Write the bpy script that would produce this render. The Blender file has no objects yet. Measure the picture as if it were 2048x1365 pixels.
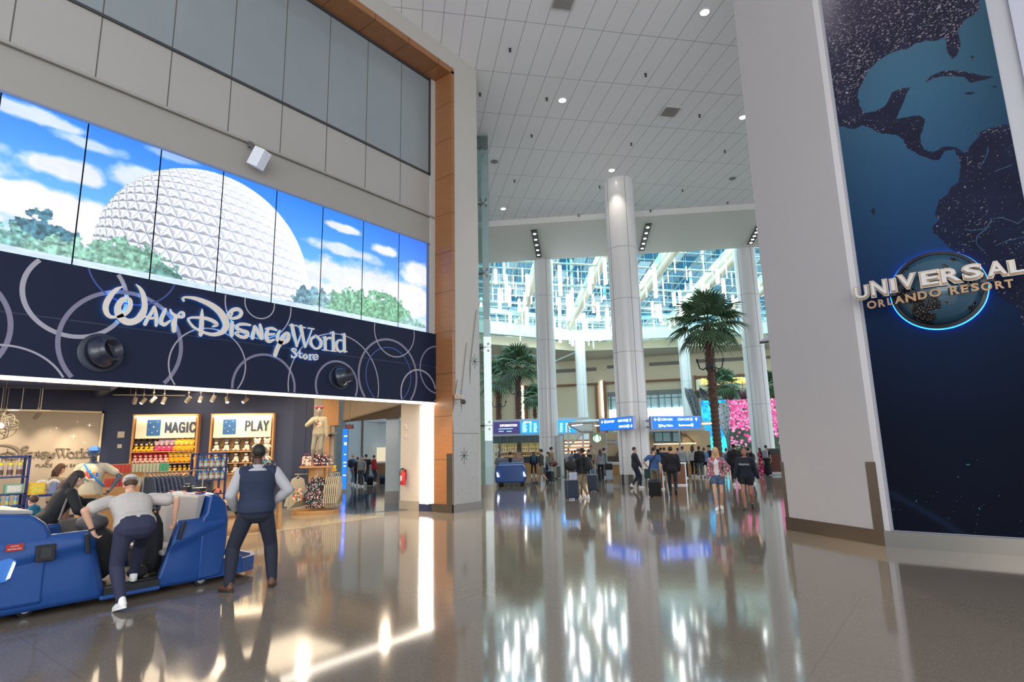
import bpy, math, random
import numpy as np
from mathutils import Vector, Matrix, Quaternion
R = math.radians
C = bpy.context.scene.collection
sc = bpy.context.scene
random.seed(7)
rng = np.random.default_rng(7)

# ---------------------------------------------------------------- camera (solved from the vanishing points)
F, CX, CY, EYE = 1148.0, 1024.0, 682.5, 1.78
def _n(v):
    v = np.array(v, float)
    return v / np.linalg.norm(v)
_Z = _n((880 - CX, CY + 5560, -F))
_Y = np.array((1935 - CX, CY - 872, -F), float)
_Y = _n(_Y - _Z * _Y.dot(_Z))
_X = np.cross(_Y, _Z)
ROT = np.array([_X, _Y, _Z])
cam_d = bpy.data.cameras.new('camera')
cam_d.sensor_width = 36
cam_d.lens = F / 2048 * 36
cam_d.clip_start = 0.05
cam_d.clip_end = 500
cam = bpy.data.objects.new('camera', cam_d)
C.objects.link(cam)
_m = Matrix(ROT.tolist()).to_4x4()
_m.translation = (0, 0, EYE)
cam.matrix_world = _m
sc.camera = cam

# ---------------------------------------------------------------- world, exposure
w = bpy.data.worlds.new('world')
sc.world = w
w.use_nodes = True
bg = w.node_tree.nodes['Background']
bg.inputs[0].default_value = (0.80, 0.90, 1.0, 1)
bg.inputs[1].default_value = 1.0
sc.view_settings.view_transform = 'Standard'
sc.view_settings.look = 'None'
sc.view_settings.gamma = 1
sc.view_settings.exposure = 1.1
sc.view_settings.use_curve_mapping = False
try:
    sc.cycles.use_denoising = True
    sc.cycles.max_bounces = 8
    sc.cycles.diffuse_bounces = 4
    sc.cycles.glossy_bounces = 4
    sc.cycles.transmission_bounces = 4
    sc.cycles.transparent_max_bounces = 10
    sc.cycles.sample_clamp_indirect = 4
    sc.cycles.caustics_reflective = False
    sc.cycles.caustics_refractive = False
except Exception:
    pass

def area(name, loc, size, sizey, power, col=(1, 1, 1), rot=(0, 0, 0)):
    l = bpy.data.lights.new(name, 'AREA')
    l.shape = 'RECTANGLE'; l.size = size; l.size_y = sizey; l.energy = power; l.color = col
    o = bpy.data.objects.new(name, l); C.objects.link(o)
    o.location = loc; o.rotation_euler = rot
    return o
def spot(name, loc, target, power, angle=60, col=(1, .85, .65), blend=.6, r=.04):
    l = bpy.data.lights.new(name, 'SPOT')
    l.energy = power; l.spot_size = R(angle); l.spot_blend = blend; l.color = col; l.shadow_soft_size = r
    o = bpy.data.objects.new(name, l); C.objects.link(o)
    o.location = loc
    o.rotation_euler = (Vector(target) - Vector(loc)).to_track_quat('-Z', 'Y').to_euler()
    return o
WARM = (1, .80, .56)
# shop ceiling lights (warm), over the sales floor
area('shop_light', (-16.6, 5.4, 3.75), 5.5, 6.0, 170, WARM)
area('shop_light', (-15.4, 9.2, 3.7), 3.0, 3.2, 60, WARM)
# soft daylight of the atrium skylight above the far hall
area('skylight_daylight', (-24, 52, 27), 46, 40, 76000, (1, .97, .94), (0, 0, R(31)))
# broad area light added behind the camera to brighten the hall
area('rear_fill_light', (6, -9, 7), 16, 10, 900, (1, .97, .94), (R(68), 0, R(35)))

# ---------------------------------------------------------------- pixel helpers: a ray of the photograph cut with a real plane
def ray(x, y):
    return ROT @ np.array([x - CX, CY - y, -F])
O3 = np.array([0, 0, EYE])
def V(a):
    return Vector([float(t) for t in a])
def onz(x, y, z=0.0):
    d = ray(x, y); return V(O3 + d * ((z - EYE) / d[2]))
def onx(x, y, X0):
    d = ray(x, y); return V(O3 + d * (X0 / d[0]))
def ony(x, y, Y0):
    d = ray(x, y); return V(O3 + d * (Y0 / d[1]))
def onp(x, y, p0, n):
    d = ray(x, y); n = np.array(n, float); t = (np.array(p0) - O3).dot(n) / d.dot(n)
    return V(O3 + d * t)
def atd(x, y, dist):
    d = ray(x, y); return V(O3 + d * (dist / math.hypot(d[0], d[1])))
def view_angle(p):                       # rotation about z that turns local +Y away from the camera at p
    return math.atan2(p[1], p[0]) - math.pi / 2

# ---------------------------------------------------------------- materials
def lin(h):
    h = h.lstrip('#')
    c = [int(h[i:i + 2], 16) / 255 for i in (0, 2, 4)]
    return tuple(x / 12.92 if x <= .04045 else ((x + .055) / 1.055) ** 2.4 for x in c) + (1,)
_mats = {}
def mat(hexc, rough=.55, metal=0.0, emit=0.0, var=.06, scale=9, bump=0.0, coat=0.0, name=None, alpha=1.0):
    key = (hexc, rough, metal, emit, var, scale, bump, coat, alpha)
    if key in _mats: return _mats[key]
    m = bpy.data.materials.new(name or 'material_' + hexc.strip('#'))
    m.use_nodes = True
    nt = m.node_tree; p = nt.nodes['Principled BSDF']
    c = lin(hexc)
    p.inputs['Roughness'].default_value = rough
    p.inputs['Metallic'].default_value = metal
    p.inputs['Coat Weight'].default_value = coat
    p.inputs['Alpha'].default_value = alpha
    p.inputs['Base Color'].default_value = c
    if emit > 0:
        p.inputs['Emission Color'].default_value = c
        p.inputs['Emission Strength'].default_value = emit
    elif var > 0:
        tc = nt.nodes.new('ShaderNodeTexCoord'); nz = nt.nodes.new('ShaderNodeTexNoise')
        nz.inputs['Scale'].default_value = scale; nz.inputs['Detail'].default_value = 3
        nt.links.new(tc.outputs['Object'], nz.inputs['Vector'])
        mx = nt.nodes.new('ShaderNodeMix'); mx.data_type = 'RGBA'
        mx.inputs[6].default_value = tuple(x * (1 - var) for x in c[:3]) + (1,)
        mx.inputs[7].default_value = tuple(min(1, x * (1 + var)) for x in c[:3]) + (1,)
        nt.links.new(nz.outputs['Fac'], mx.inputs[0])
        nt.links.new(mx.outputs[2], p.inputs['Base Color'])
        if bump > 0:
            b = nt.nodes.new('ShaderNodeBump'); b.inputs['Strength'].default_value = bump
            b.inputs['Distance'].default_value = .02
            nt.links.new(nz.outputs['Fac'], b.inputs['Height']); nt.links.new(b.outputs[0], p.inputs['Normal'])
    _mats[key] = m
    return m
class NT:                                # tiny node-building helper
    def __init__(s, name):
        s.m = bpy.data.materials.new(name); s.m.use_nodes = True
        s.t = s.m.node_tree; s.p = s.t.nodes['Principled BSDF']; s.out = s.t.nodes['Material Output']
    def n(s, typ, **kw):
        nd = s.t.nodes.new(typ)
        for k, v in kw.items():
            if k.startswith('i_'):
                k2 = k[2:]; k2 = int(k2) if k2.isdigit() else k2.replace('_', ' ')
                nd.inputs[k2].default_value = v
            else: setattr(nd, k, v)
        return nd
    def l(s, a, b): s.t.links.new(a, b)
    def math(s, op, a, b=None, c=None):
        nd = s.t.nodes.new('ShaderNodeMath'); nd.operation = op
        for i, v in enumerate((a, b, c)):
            if v is None: continue
            if isinstance(v, (int, float)): nd.inputs[i].default_value = v
            else: s.l(v, nd.inputs[i])
        return nd.outputs[0]
    def mix(s, fac, a, b):
        nd = s.t.nodes.new('ShaderNodeMix'); nd.data_type = 'RGBA'
        for i, v in ((0, fac), (6, a), (7, b)):
            if isinstance(v, (int, float, tuple)): nd.inputs[i].default_value = v
            else: s.l(v, nd.inputs[i])
        return nd.outputs[2]
    def pos(s):
        g = s.t.nodes.new('ShaderNodeNewGeometry'); x = s.t.nodes.new('ShaderNodeSeparateXYZ')
        s.l(g.outputs['Position'], x.inputs[0]); return x.outputs
def dull(m, v=.15):
    m.node_tree.nodes['Principled BSDF'].inputs['Specular IOR Level'].default_value = v
    return m
def attr_mat(name, emit=1.0, rough=.4, base=False):      # colours stored per corner: the picture shown by a screen or print
    t = NT(name); a = t.n('ShaderNodeVertexColor', layer_name='picture')
    t.p.inputs['Roughness'].default_value = rough
    if base: t.l(a.outputs['Color'], t.p.inputs['Base Color'])
    else:
        t.p.inputs['Base Color'].default_value = (.01, .01, .01, 1)
        t.l(a.outputs['Color'], t.p.inputs['Emission Color']); t.p.inputs['Emission Strength'].default_value = emit
    return t.m
def glass_mat(name, tint='DDEEE8', refl=.10, rough=0.0):
    t = NT(name); t.t.nodes.remove(t.p)
    tr = t.n('ShaderNodeBsdfTransparent', i_Color=lin(tint)); gl = t.n('ShaderNodeBsdfGlossy', i_Roughness=rough)
    fr = t.n('ShaderNodeFresnel', i_IOR=1.45)
    mx = t.n('ShaderNodeMixShader')
    f = t.math('ADD', fr.outputs[0], refl * .3)
    t.l(f, mx.inputs[0]); t.l(tr.outputs[0], mx.inputs[1]); t.l(gl.outputs[0], mx.inputs[2]); t.l(mx.outputs[0], t.out.inputs[0])
    return t.m

# ---------------------------------------------------------------- mesh building
def frame(d):
    d = Vector(d).normalized()
    a = Vector((0, 0, 1)) if abs(d.z) < .9 else Vector((1, 0, 0))
    x = d.cross(a).normalized(); y = d.cross(x).normalized()
    return x, y
class MB:
    def __init__(s): s.v = []; s.f = []; s.m = []; s.cur = 0
    def mt(s, i): s.cur = i; return s
    def add(s, vs, fs):
        b = len(s.v); s.v += [tuple(v) for v in vs]
        s.f += [tuple(b + i for i in f) for f in fs]; s.m += [s.cur] * len(fs); return s
    def box(s, c, d, rz=0, tilt=None):
        x, y, z = (t / 2 for t in d); M = Matrix.Rotation(rz, 3, 'Z')
        if tilt is not None: M = M @ tilt
        c = Vector(c)
        vs = [c + M @ Vector((a * x, b * y, e * z)) for a, b, e in ((-1,-1,-1),(1,-1,-1),(1,1,-1),(-1,1,-1),(-1,-1,1),(1,-1,1),(1,1,1),(-1,1,1))]
        return s.add(vs, [(0,3,2,1),(4,5,6,7),(0,1,5,4),(1,2,6,5),(2,3,7,6),(3,0,4,7)])
    def bb(s, a, b):
        return s.box([(a[i] + b[i]) / 2 for i in range(3)], [abs(b[i] - a[i]) for i in range(3)])
    def cyl(s, p0, p1, r0, r1=None, seg=12, cap=True):
        r1 = r0 if r1 is None else r1
        p0, p1 = Vector(p0), Vector(p1); x, y = frame(p1 - p0); vs = []
        for p, r in ((p0, r0), (p1, r1)):
            vs += [p + (x * math.cos(2*math.pi*i/seg) + y * math.sin(2*math.pi*i/seg)) * r for i in range(seg)]
        fs = [(i, (i+1) % seg, seg + (i+1) % seg, seg + i) for i in range(seg)]
        if cap: fs += [tuple(range(seg))[::-1], tuple(range(seg, 2*seg))]
        return s.add(vs, fs)
    def tube(s, pts, r, seg=8, rs=None):
        pts = [Vector(p) for p in pts]; vs = []; fs = []; k = len(pts)
        x = None
        for i, p in enumerate(pts):
            d = (pts[min(i+1, k-1)] - pts[max(i-1, 0)]).normalized()
            if x is None: x, y = frame(d)
            else:
                x = (x - d * x.dot(d)).normalized(); y = d.cross(x).normalized()
            rr = rs[i] if rs else r
            vs += [p + (x * math.cos(2*math.pi*j/seg) + y * math.sin(2*math.pi*j/seg)) * rr for j in range(seg)]
        for i in range(k-1):
            fs += [(i*seg+j, i*seg+(j+1) % seg, (i+1)*seg+(j+1) % seg, (i+1)*seg+j) for j in range(seg)]
        fs += [tuple(range(seg))[::-1], tuple(range((k-1)*seg, k*seg))]
        return s.add(vs, fs)
    def cap2(s, p0, p1, r0, r1, seg=12, rings=4, sq=(1, 1)):        # round cone (closed)
        p0, p1 = Vector(p0), Vector(p1)
        if (p1 - p0).length < 1e-5: p1 = p0 + Vector((0, 0, 1e-4))
        d = (p1 - p0).normalized(); x, y = frame(d); vs = []; rows = []
        for k in range(rings + 1):
            a = -math.pi/2 + k / rings * math.pi/2; rows.append((p0 + d * math.sin(a) * r0, max(r0 * math.cos(a), 1e-4)))
        for k in range(rings + 1):
            a = k / rings * math.pi/2; rows.append((p1 + d * math.sin(a) * r1, max(r1 * math.cos(a), 1e-4)))
        for p, r in rows:
            vs += [p + (x * math.cos(2*math.pi*i/seg) * sq[0] + y * math.sin(2*math.pi*i/seg) * sq[1]) * r for i in range(seg)]
        fs = []
        for i in range(len(rows) - 1):
            fs += [(i*seg+j, i*seg+(j+1) % seg, (i+1)*seg+(j+1) % seg, (i+1)*seg+j) for j in range(seg)]
        fs += [tuple(range(seg))[::-1], tuple(range((len(rows)-1)*seg, len(rows)*seg))]
        return s.add(vs, fs)
    def ell(s, c, r, M=None, seg=14, rings=9):
        c = Vector(c); vs = []
        if not hasattr(r, '__len__'): r = (r, r, r)
        for i in range(rings + 1):
            a = -math.pi/2 + math.pi * i / rings
            for j in range(seg):
                b = 2*math.pi*j/seg
                q = Vector((math.cos(a)*math.cos(b)*r[0], math.cos(a)*math.sin(b)*r[1], math.sin(a)*r[2])) if 0 < i < rings else Vector((math.cos(b)*r[0]*.01, math.sin(b)*r[1]*.01, (-1 if i == 0 else 1)*r[2]))
                vs.append(c + (M @ q if M is not None else q))
        fs = [(i*seg+j, i*seg+(j+1) % seg, (i+1)*seg+(j+1) % seg, (i+1)*seg+j) for i in range(rings) for j in range(seg)]
        fs += [tuple(range(seg))[::-1], tuple(range(rings*seg, (rings+1)*seg))]
        return s.add(vs, fs)
    def lathe(s, prof, c=(0, 0, 0), seg=24, ax=None, cap=True):               # prof: (radius, height)
        c = Vector(c); vs = []
        M = Matrix.Identity(3) if ax is None else Vector((0, 0, 1)).rotation_difference(Vector(ax)).to_matrix()
        for r, z in prof:
            vs += [c + M @ Vector((math.cos(2*math.pi*j/seg)*max(r, 1e-4), math.sin(2*math.pi*j/seg)*max(r, 1e-4), z)) for j in range(seg)]
        fs = [(i*seg+j, i*seg+(j+1) % seg, (i+1)*seg+(j+1) % seg, (i+1)*seg+j) for i in range(len(prof)-1) for j in range(seg)]
        if cap: fs += [tuple(range(seg))[::-1], tuple(range((len(prof)-1)*seg, len(prof)*seg))]
        return s.add(vs, fs)
    def prism(s, poly, ext):                                        # 3D polygon + extrusion vector
        k = len(poly); poly = [Vector(p) for p in poly]; e = Vector(ext)
        vs = poly + [p + e for p in poly]
        return s.add(vs, [tuple(range(k))[::-1], tuple(range(k, 2*k))] + [(i, (i+1) % k, k + (i+1) % k, k + i) for i in range(k)])
    def quad(s, *p): return s.add(p, [tuple(range(len(p)))])
    def build(s, name, mats, parent=None, smooth=False, bevel=0, loc=None, recalc=True, bseg=2):
        me = bpy.data.meshes.new(name)
        me.from_pydata([tuple(v) for v in s.v], [], s.f)
        if not isinstance(mats, (list, tuple)): mats = [mats]
        for m in mats: me.materials.append(m)
        me.polygons.foreach_set('material_index', s.m)
        if recalc:
            import bmesh
            bm = bmesh.new(); bm.from_mesh(me); bmesh.ops.recalc_face_normals(bm, faces=bm.faces); bm.to_mesh(me); bm.free()
        if smooth:
            me.polygons.foreach_set('use_smooth', [True] * len(me.polygons))
            if smooth != 'all':
                try: me.set_sharp_from_angle(angle=R(40))
                except Exception: pass
        me.update()
        o = bpy.data.objects.new(name, me); C.objects.link(o)
        if loc is not None: o.location = loc
        if bevel:
            b = o.modifiers.new('bevel', 'BEVEL'); b.width = bevel; b.segments = bseg; b.limit_method = 'ANGLE'
            b.harden_normals = False
        if parent is not None: attach(o, parent)
        return o
def attach(o, parent):
    o.parent = parent
    if parent.get('_w'):
        o.matrix_parent_inverse = Matrix.Translation(-Vector(parent['_w']))
        o['_w'] = (0.0, 0.0, 0.0) if False else parent['_w']
        o.matrix_parent_inverse = Matrix.Translation(-Vector(parent['_w'])) if parent.type == 'EMPTY' else Matrix.Identity(4)
def tag(o, label=None, cat=None, group=None, kind=None):
    if label: o['label'] = label
    if cat: o['category'] = cat
    if group: o['group'] = group
    if kind: o['kind'] = kind
    return o
def thing(name, label, cat, loc=(0, 0, 0), rz=0.0, group=None, world=False):
    o = bpy.data.objects.new(name, None); C.objects.link(o)
    o.empty_display_size = .1; o.location = loc; o.rotation_euler = (0, 0, rz)
    tag(o, label, cat, group)
    if world: o['_w'] = tuple(float(t) for t in loc)
    return o
def kids(o): return [c for c in bpy.data.objects if c.parent == o]
_kidcache = {}
def dup(root, loc=None, rz=None, label=None, group=None, scale=None):
    ks = _kidcache.get(root.name)
    if ks is None:
        ks = [(c, kids(c)) for c in kids(root)]; _kidcache[root.name] = ks
    r = root.copy(); C.objects.link(r)
    if loc is not None: r.location = loc
    if rz is not None: r.rotation_euler = (0, 0, rz)
    if scale is not None: r.scale = (scale,) * 3 if not hasattr(scale, '__len__') else scale
    if label: r['label'] = label
    if group: r['group'] = group
    for c, gs in ks:
        d = c.copy(); C.objects.link(d); d.parent = r
        for g in gs:
            e = g.copy(); C.objects.link(e); e.parent = d
    return r
def struct(name, mb, mats, **kw):
    o = mb.build(name, mats, **kw); o['kind'] = 'structure'; return o
ORD = ['first', 'second', 'third', 'fourth', 'fifth', 'sixth', 'seventh', 'eighth', 'ninth', 'tenth', 'eleventh', 'twelfth', 'thirteenth', 'fourteenth', 'fifteenth', 'sixteenth', 'seventeenth', 'eighteenth', 'nineteenth', 'twentieth', 'twenty-first', 'twenty-second', 'twenty-third', 'twenty-fourth', 'twenty-fifth', 'twenty-sixth', 'twenty-seventh', 'twenty-eighth', 'twenty-ninth', 'thirtieth'] + ['%d-th' % i for i in range(31, 200)]
def nth(i, k):
    return 'leftmost' if i == 0 else ('rightmost' if i == k - 1 else ORD[i] + ' from the left')

# text as a mesh; matrix maps text x/y to the wall, z outwards
def text_obj(name, body, size, origin, xdir, updir, m, depth=.01, parent=None, offset=0.0, align='LEFT', sx=1.0, shear=0.0):
    cu = bpy.data.curves.new('lettering', 'FONT')
    cu.body = body; cu.size = size; cu.extrude = depth / 2; cu.offset = offset; cu.align_x = align; cu.shear = shear
    cu.resolution_u = 3
    t = bpy.data.objects.new('lettering', cu)
    me = bpy.data.meshes.new_from_object(t)
    x = Vector(xdir).normalized(); y = Vector(updir).normalized(); z = x.cross(y)
    M = Matrix((x * sx, y, z)).transposed().to_4x4(); M.translation = Vector(origin) + z * depth / 2
    me.transform(M)
    me.materials.clear(); me.materials.append(m)
    o = bpy.data.objects.new(name, me); C.objects.link(o)
    bpy.data.objects.remove(t); bpy.data.curves.remove(cu)
    if parent is not None: attach(o, parent)
    return o

# a picture: dense grid on a plane with per-corner colours from fn(u, v) -> rgb (u right, v up, in metres)
def picture(name, p0, ux, uy, wdt, hgt, nx, ny, fn, m, parent=None, u0=0.0, v0=0.0, depth=None, backmat=None):
    p0, ux, uy = Vector(p0), Vector(ux).normalized(), Vector(uy).normalized()
    us = np.linspace(0, wdt, nx + 1); vs = np.linspace(0, hgt, ny + 1)
    U, W = np.meshgrid(us, vs)
    P = np.array(p0)[None, None, :] + U[..., None] * np.array(ux) + W[..., None] * np.array(uy)
    P = P.reshape(-1, 3)
    i = np.arange(nx); j = np.arange(ny); I, J = np.meshgrid(i, j)
    a = (J * (nx + 1) + I).ravel()
    faces = np.stack([a, a + 1, a + nx + 2, a + nx + 1], 1)
    verts = P
    extra = []
    if depth:
        nn = np.array(ux.cross(uy)) * -depth
        cs = [0, nx, ny * (nx + 1) + nx, ny * (nx + 1)]
        back = P[cs] + nn
        k = len(P); verts = np.vstack([P, P[cs], back])
        extra = [(k+4, k+7, k+6, k+5)] + [(k + q, k + 4 + q, k + 4 + (q+1) % 4, k + (q+1) % 4) for q in range(4)]
    me = bpy.data.meshes.new(name)
    me.from_pydata(verts.tolist(), [], faces.tolist() + extra)
    me.materials.append(m)
    if depth:
        me.materials.append(backmat or mat('1A1B1F'))
        mi = [0] * len(faces) + [1] * len(extra); me.polygons.foreach_set('material_index', mi)
    ca = me.color_attributes.new('picture', 'FLOAT_COLOR', 'POINT')
    rgb = fn(U.ravel() + u0, W.ravel() + v0)
    col = np.ones((len(verts), 4), np.float32); col[:len(P), :3] = rgb
    ca.data.foreach_set('color', col.ravel())
    me.update()
    o = bpy.data.objects.new(name, me); C.objects.link(o)
    if parent is not None: attach(o, parent)
    return o
def s2l(c):
    c = np.asarray(c, float); return np.where(c <= .04045, c / 12.92, ((c + .055) / 1.055) ** 2.4)
def hx(h): return np.array([int(h[i:i+2], 16) / 255 for i in (0, 2, 4)])
_perm = rng.permutation(4096)
def vnoise(x, y, seed=0):                # value noise
    xi = np.floor(x).astype(int); yi = np.floor(y).astype(int); fx = x - xi; fy = y - yi
    fx = fx*fx*(3-2*fx); fy = fy*fy*(3-2*fy)
    h = lambda a, b: _perm[(_perm[(a + seed*131) & 4095] + b) & 4095] / 4095.0
    return (h(xi, yi)*(1-fx) + h(xi+1, yi)*fx)*(1-fy) + (h(xi, yi+1)*(1-fx) + h(xi+1, yi+1)*fx)*fy
def fbm(x, y, o=4, seed=0):
    s = 0; a = .5; t = 0
    for k in range(o):
        s = s + a * vnoise(x * 2**k, y * 2**k, seed + k); t += a; a *= .55
    return s / t
def inpoly(x, y, poly):
    c = np.zeros(x.shape, bool); k = len(poly)
    for i in range(k):
        x0, y0 = poly[i]; x1, y1 = poly[(i+1) % k]
        cond = (y0 > y) != (y1 > y)
        with np.errstate(divide='ignore', invalid='ignore'):
            xx = (x1 - x0) * (y - y0) / ((y1 - y0) if y1 != y0 else 1e-9) + x0
        c ^= cond & (x < xx)
    return c
# ================================================================ THE SETTING
ZC = 14.43                                   # hall ceiling
UA = Vector((.8542, .5200, 0)); VA = Vector((-.5200, .8542, 0))     # axes of the far hall
def uv(u, v, z=0.0): return UA * u + VA * v + Vector((0, 0, z))
VL1, VL2, ZL = 30.57, 37.05, 14.10
XW, XF = -12.30, -11.55                       # recessed facade plane, front plane

def floor_mat(name, c1, c2, rough, joint=3.81, lines=True):
    t = NT(name); x, y, z = t.pos()
    g = t.n('ShaderNodeNewGeometry')
    n1 = t.n('ShaderNodeTexNoise', i_Scale=60.0, i_Detail=2.0); t.l(g.outputs['Position'], n1.inputs['Vector'])
    n2 = t.n('ShaderNodeTexNoise', i_Scale=.35, i_Detail=2.0); t.l(g.outputs['Position'], n2.inputs['Vector'])
    vo = t.n('ShaderNodeTexVoronoi', i_Scale=55.0); t.l(g.outputs['Position'], vo.inputs['Vector'])
    f = t.math('MULTIPLY_ADD', n1.outputs['Fac'], .5, t.math('MULTIPLY', vo.outputs['Distance'], .6))
    c = t.mix(f, lin(c1), lin(c2))
    if lines:
        def ln(o, off):
            a = t.math('PINGPONG', t.math('ADD', o, 500.0 + off), joint / 2)
            return t.math('LESS_THAN', a, .008)
        m = t.math('MAXIMUM', ln(x, .3), ln(y, 1.1))
        c = t.mix(t.math('MULTIPLY', m, .55), c, lin('6A6258'))
    t.l(c, t.p.inputs['Base Color'])
    r = t.math('MULTIPLY_ADD', n2.outputs['Fac'], .05, rough)
    t.l(r, t.p.inputs['Roughness']); t.p.inputs['IOR'].default_value = 1.55
    n3 = t.n('ShaderNodeTexNoise', i_Scale=1.3, i_Detail=1.0); t.l(g.outputs['Position'], n3.inputs['Vector'])
    b = t.n('ShaderNodeBump', i_Strength=.10, i_Distance=.01); t.l(n3.outputs['Fac'], b.inputs['Height']); t.l(b.outputs[0], t.p.inputs['Normal'])
    return t.m
mb = MB(); mb.bb((-60, -10, -.3), (30, 95, 0)); struct('floor', mb, floor_mat('terrazzo', '6A6056', '82786C', .05))
# pale strip of terrazzo in front of the shop and the shop's own floor
mb = MB(); mb.bb((-21.1, -6, 0), (-12.6, 9.2, .006)); mb.bb((-14.2, 9.2, 0), (-12.6, 10.4, .006)); mb.prism([(-21.1, 9.2, 0), (-14.2, 9.2, 0), (-14.2, 10.4, 0), (-16.4, 11.9, 0), (-18.5, 11.9, 0)], (0, 0, .006))
struct('floor', mb, floor_mat('shop_terrazzo', '978A76', 'A89B85', .12, 1.27))
mb = MB(); mb.prism([(-14.1, 10.35, 0), (-13.35, 11.98, 0), (-13.9, 14.6, 0), (-20.0, 16.4, 0), (-19.2, 14.2, 0), (-16.4, 11.9, 0)], (0, 0, .01))
struct('floor', mb, floor_mat('blue_terrazzo', '28394C', '3A4E64', .06, 1.27, False))

# ceiling: 0.61 x 2.46 m panels turned 48.5 degrees, seen from below
t = NT('ceiling_panels'); x, y, z = t.pos(); ca, sa = .662, .749
a = t.math('ADD', t.math('MULTIPLY', x, ca), t.math('MULTIPLY', y, sa))
b = t.math('ADD', t.math('MULTIPLY', x, -sa), t.math('MULTIPLY', y, ca))
la = t.math('LESS_THAN', t.math('PINGPONG', t.math('ADD', a, 610 * .615 - 2.24), .3075), .010)
lb = t.math('LESS_THAN', t.math('PINGPONG', t.math('ADD', b, 246 * 2.46 - 14.97), 1.23), .011)
f = t.math('MAXIMUM', la, lb)
t.l(t.mix(f, lin('ECEAEC'), lin('A19E9E')), t.p.inputs['Base Color']); t.p.inputs['Roughness'].default_value = .45
CEIL = t.m
mb = MB(); mb.prism([uv(-34, -14, ZC), uv(22, -14, ZC), uv(22, VL1, ZC), uv(-34, VL1, ZC)], (0, 0, .3)); struct('ceiling', mb, CEIL)
WHITE = mat('DCD8D2', .6, var=.02); WHITE2 = mat('CFCAC2', .6, var=.02); CREAM = mat('CFC4A6', .6, var=.03)
mb = MB(); mb.prism([uv(-34, VL1, ZL), uv(22, VL1, ZL), uv(22, VL2, ZL), uv(-34, VL2, ZL)], (0, 0, .5)); struct('ceiling', mb, WHITE)
mb = MB(); mb.prism([uv(-34, VL2 - .5, ZL + .5), uv(22, VL2 - .5, ZL + .5), uv(22, VL2, ZL + .5), uv(-34, VL2, ZL + .5)], (0, 0, 7)); struct('wall_atrium', mb, WHITE)

# ---- the facade wall of the shop
def panel_mat(name, c, rough, z0=None):
    t = NT(name); x, y, z = t.pos()
    f = t.math('LESS_THAN', t.math('PINGPONG', t.math('ADD', y, 127.0 - 1.71 + 1.27 * .5 - .635), .635), .012)
    nz = t.n('ShaderNodeTexNoise', i_Scale=.6); g = t.n('ShaderNodeNewGeometry'); t.l(g.outputs['Position'], nz.inputs['Vector'])
    c2 = t.mix(t.math('MULTIPLY', nz.outputs['Fac'], .2), lin(c), lin('BBBBBB'))
    t.l(t.mix(f, c2, lin('55524E')), t.p.inputs['Base Color']); t.p.inputs['Roughness'].default_value = rough
    return t.m
PLAIN = mat('96918A', .55, var=.03, scale=2)
mb = MB()
mb.bb((-12.8, -8, 8.0), (XW, 12.0, 8.87)); struct('wall_left', mb, PLAIN)
mb = MB(); mb.bb((-12.8, -8, 8.87), (XW, 12.0, 10.26)); struct('wall_left', mb, panel_mat('wall_panels', '9D9891', .35))
mb = MB(); mb.bb((-12.8, -8, 10.29), (XW - .01, 11.75, 13.65)); struct('window_1', mb, panel_mat('backed_glass', '80888B', .10))
mb = MB(); mb.bb((XW - .02, -8, 10.25), (XW + .04, 11.9, 10.31)); mb.bb((XW - .02, 11.75, 10.25), (XW + .04, 11.86, 13.65)); mb.bb((XW - .02, -8, 13.55), (XW + .04, 11.86, 13.65))
struct('trim_1', mb, mat('3A3A3C', .4))
mb = MB(); mb.bb((XW - .02, 11.80, 5.16), (XW + .05, 11.99, 13.65)); struct('trim_2', mb, mat('B9B6B0', .4))
# white wall around the timber portal
mb = MB(); mb.bb((-12.8, 12.0, 0), (XF, 13.22, ZC)); struct('wall_left', mb, mat('B2ACA4', .55, var=.03, scale=3))
mb = MB(); mb.bb((-12.8, -8, 13.78), (XF, 12.0, ZC)); struct('wall_left', mb, mat('B2ACA4', .55, var=.03, scale=3))
mb = MB(); mb.bb((-13.4, 12.0, 3.2), (-12.8, 13.22, ZC)); struct('wall_left', mb, PLAIN)
mb = MB(); mb.bb((-13.4, -8, 5.2), (-12.8, 12.0, ZC)); struct('wall_left', mb, PLAIN)
# timber portal (soffit, side) with joints every 1.24 m
t = NT('oak_veneer'); g = t.n('ShaderNodeNewGeometry'); mp = t.n('ShaderNodeMapping'); mp.inputs['Scale'].default_value = (1.2, 1.2, 26)
t.l(g.outputs['Position'], mp.inputs['Vector']); nz = t.n('ShaderNodeTexNoise', i_Scale=2.2, i_Detail=5.0); t.l(mp.outputs[0], nz.inputs['Vector'])
x, y, z = t.pos()
jz = t.math('LESS_THAN', t.math('PINGPONG', t.math('ADD', z, 124.0 - .21), .62), .007)
jy = t.math('LESS_THAN', t.math('PINGPONG', t.math('ADD', y, 123.0 - 7.33), .617), .009)
up = t.math('GREATER_THAN', z, 13.5); j = t.math('ADD', t.math('MULTIPLY', jy, up), t.math('MULTIPLY', jz, t.math('SUBTRACT', 1.0, up)))
c = t.mix(nz.outputs['Fac'], lin('7E5234'), lin('A26E44'))
t.l(t.mix(j, c, lin('3B2213')), t.p.inputs['Base Color']); t.p.inputs['Roughness'].default_value = .35
OAKW = t.m
mb = MB(); mb.bb((XW + .02, 11.99, .22), (XF + .02, 12.12, 13.70)); mb.bb((XW + .02, -8, 13.62), (XF + .02, 12.12, 13.82)); struct('trim_3', mb, OAKW)
OAK = mat('B5824C', .38, var=.14, scale=14); OAKD = mat('7E4F2B', .4, var=.15, scale=14)
STEEL = mat('746E66', .22, .85, var=.03); STEELD = mat('655D54', .35, .5, var=.05)
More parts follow.
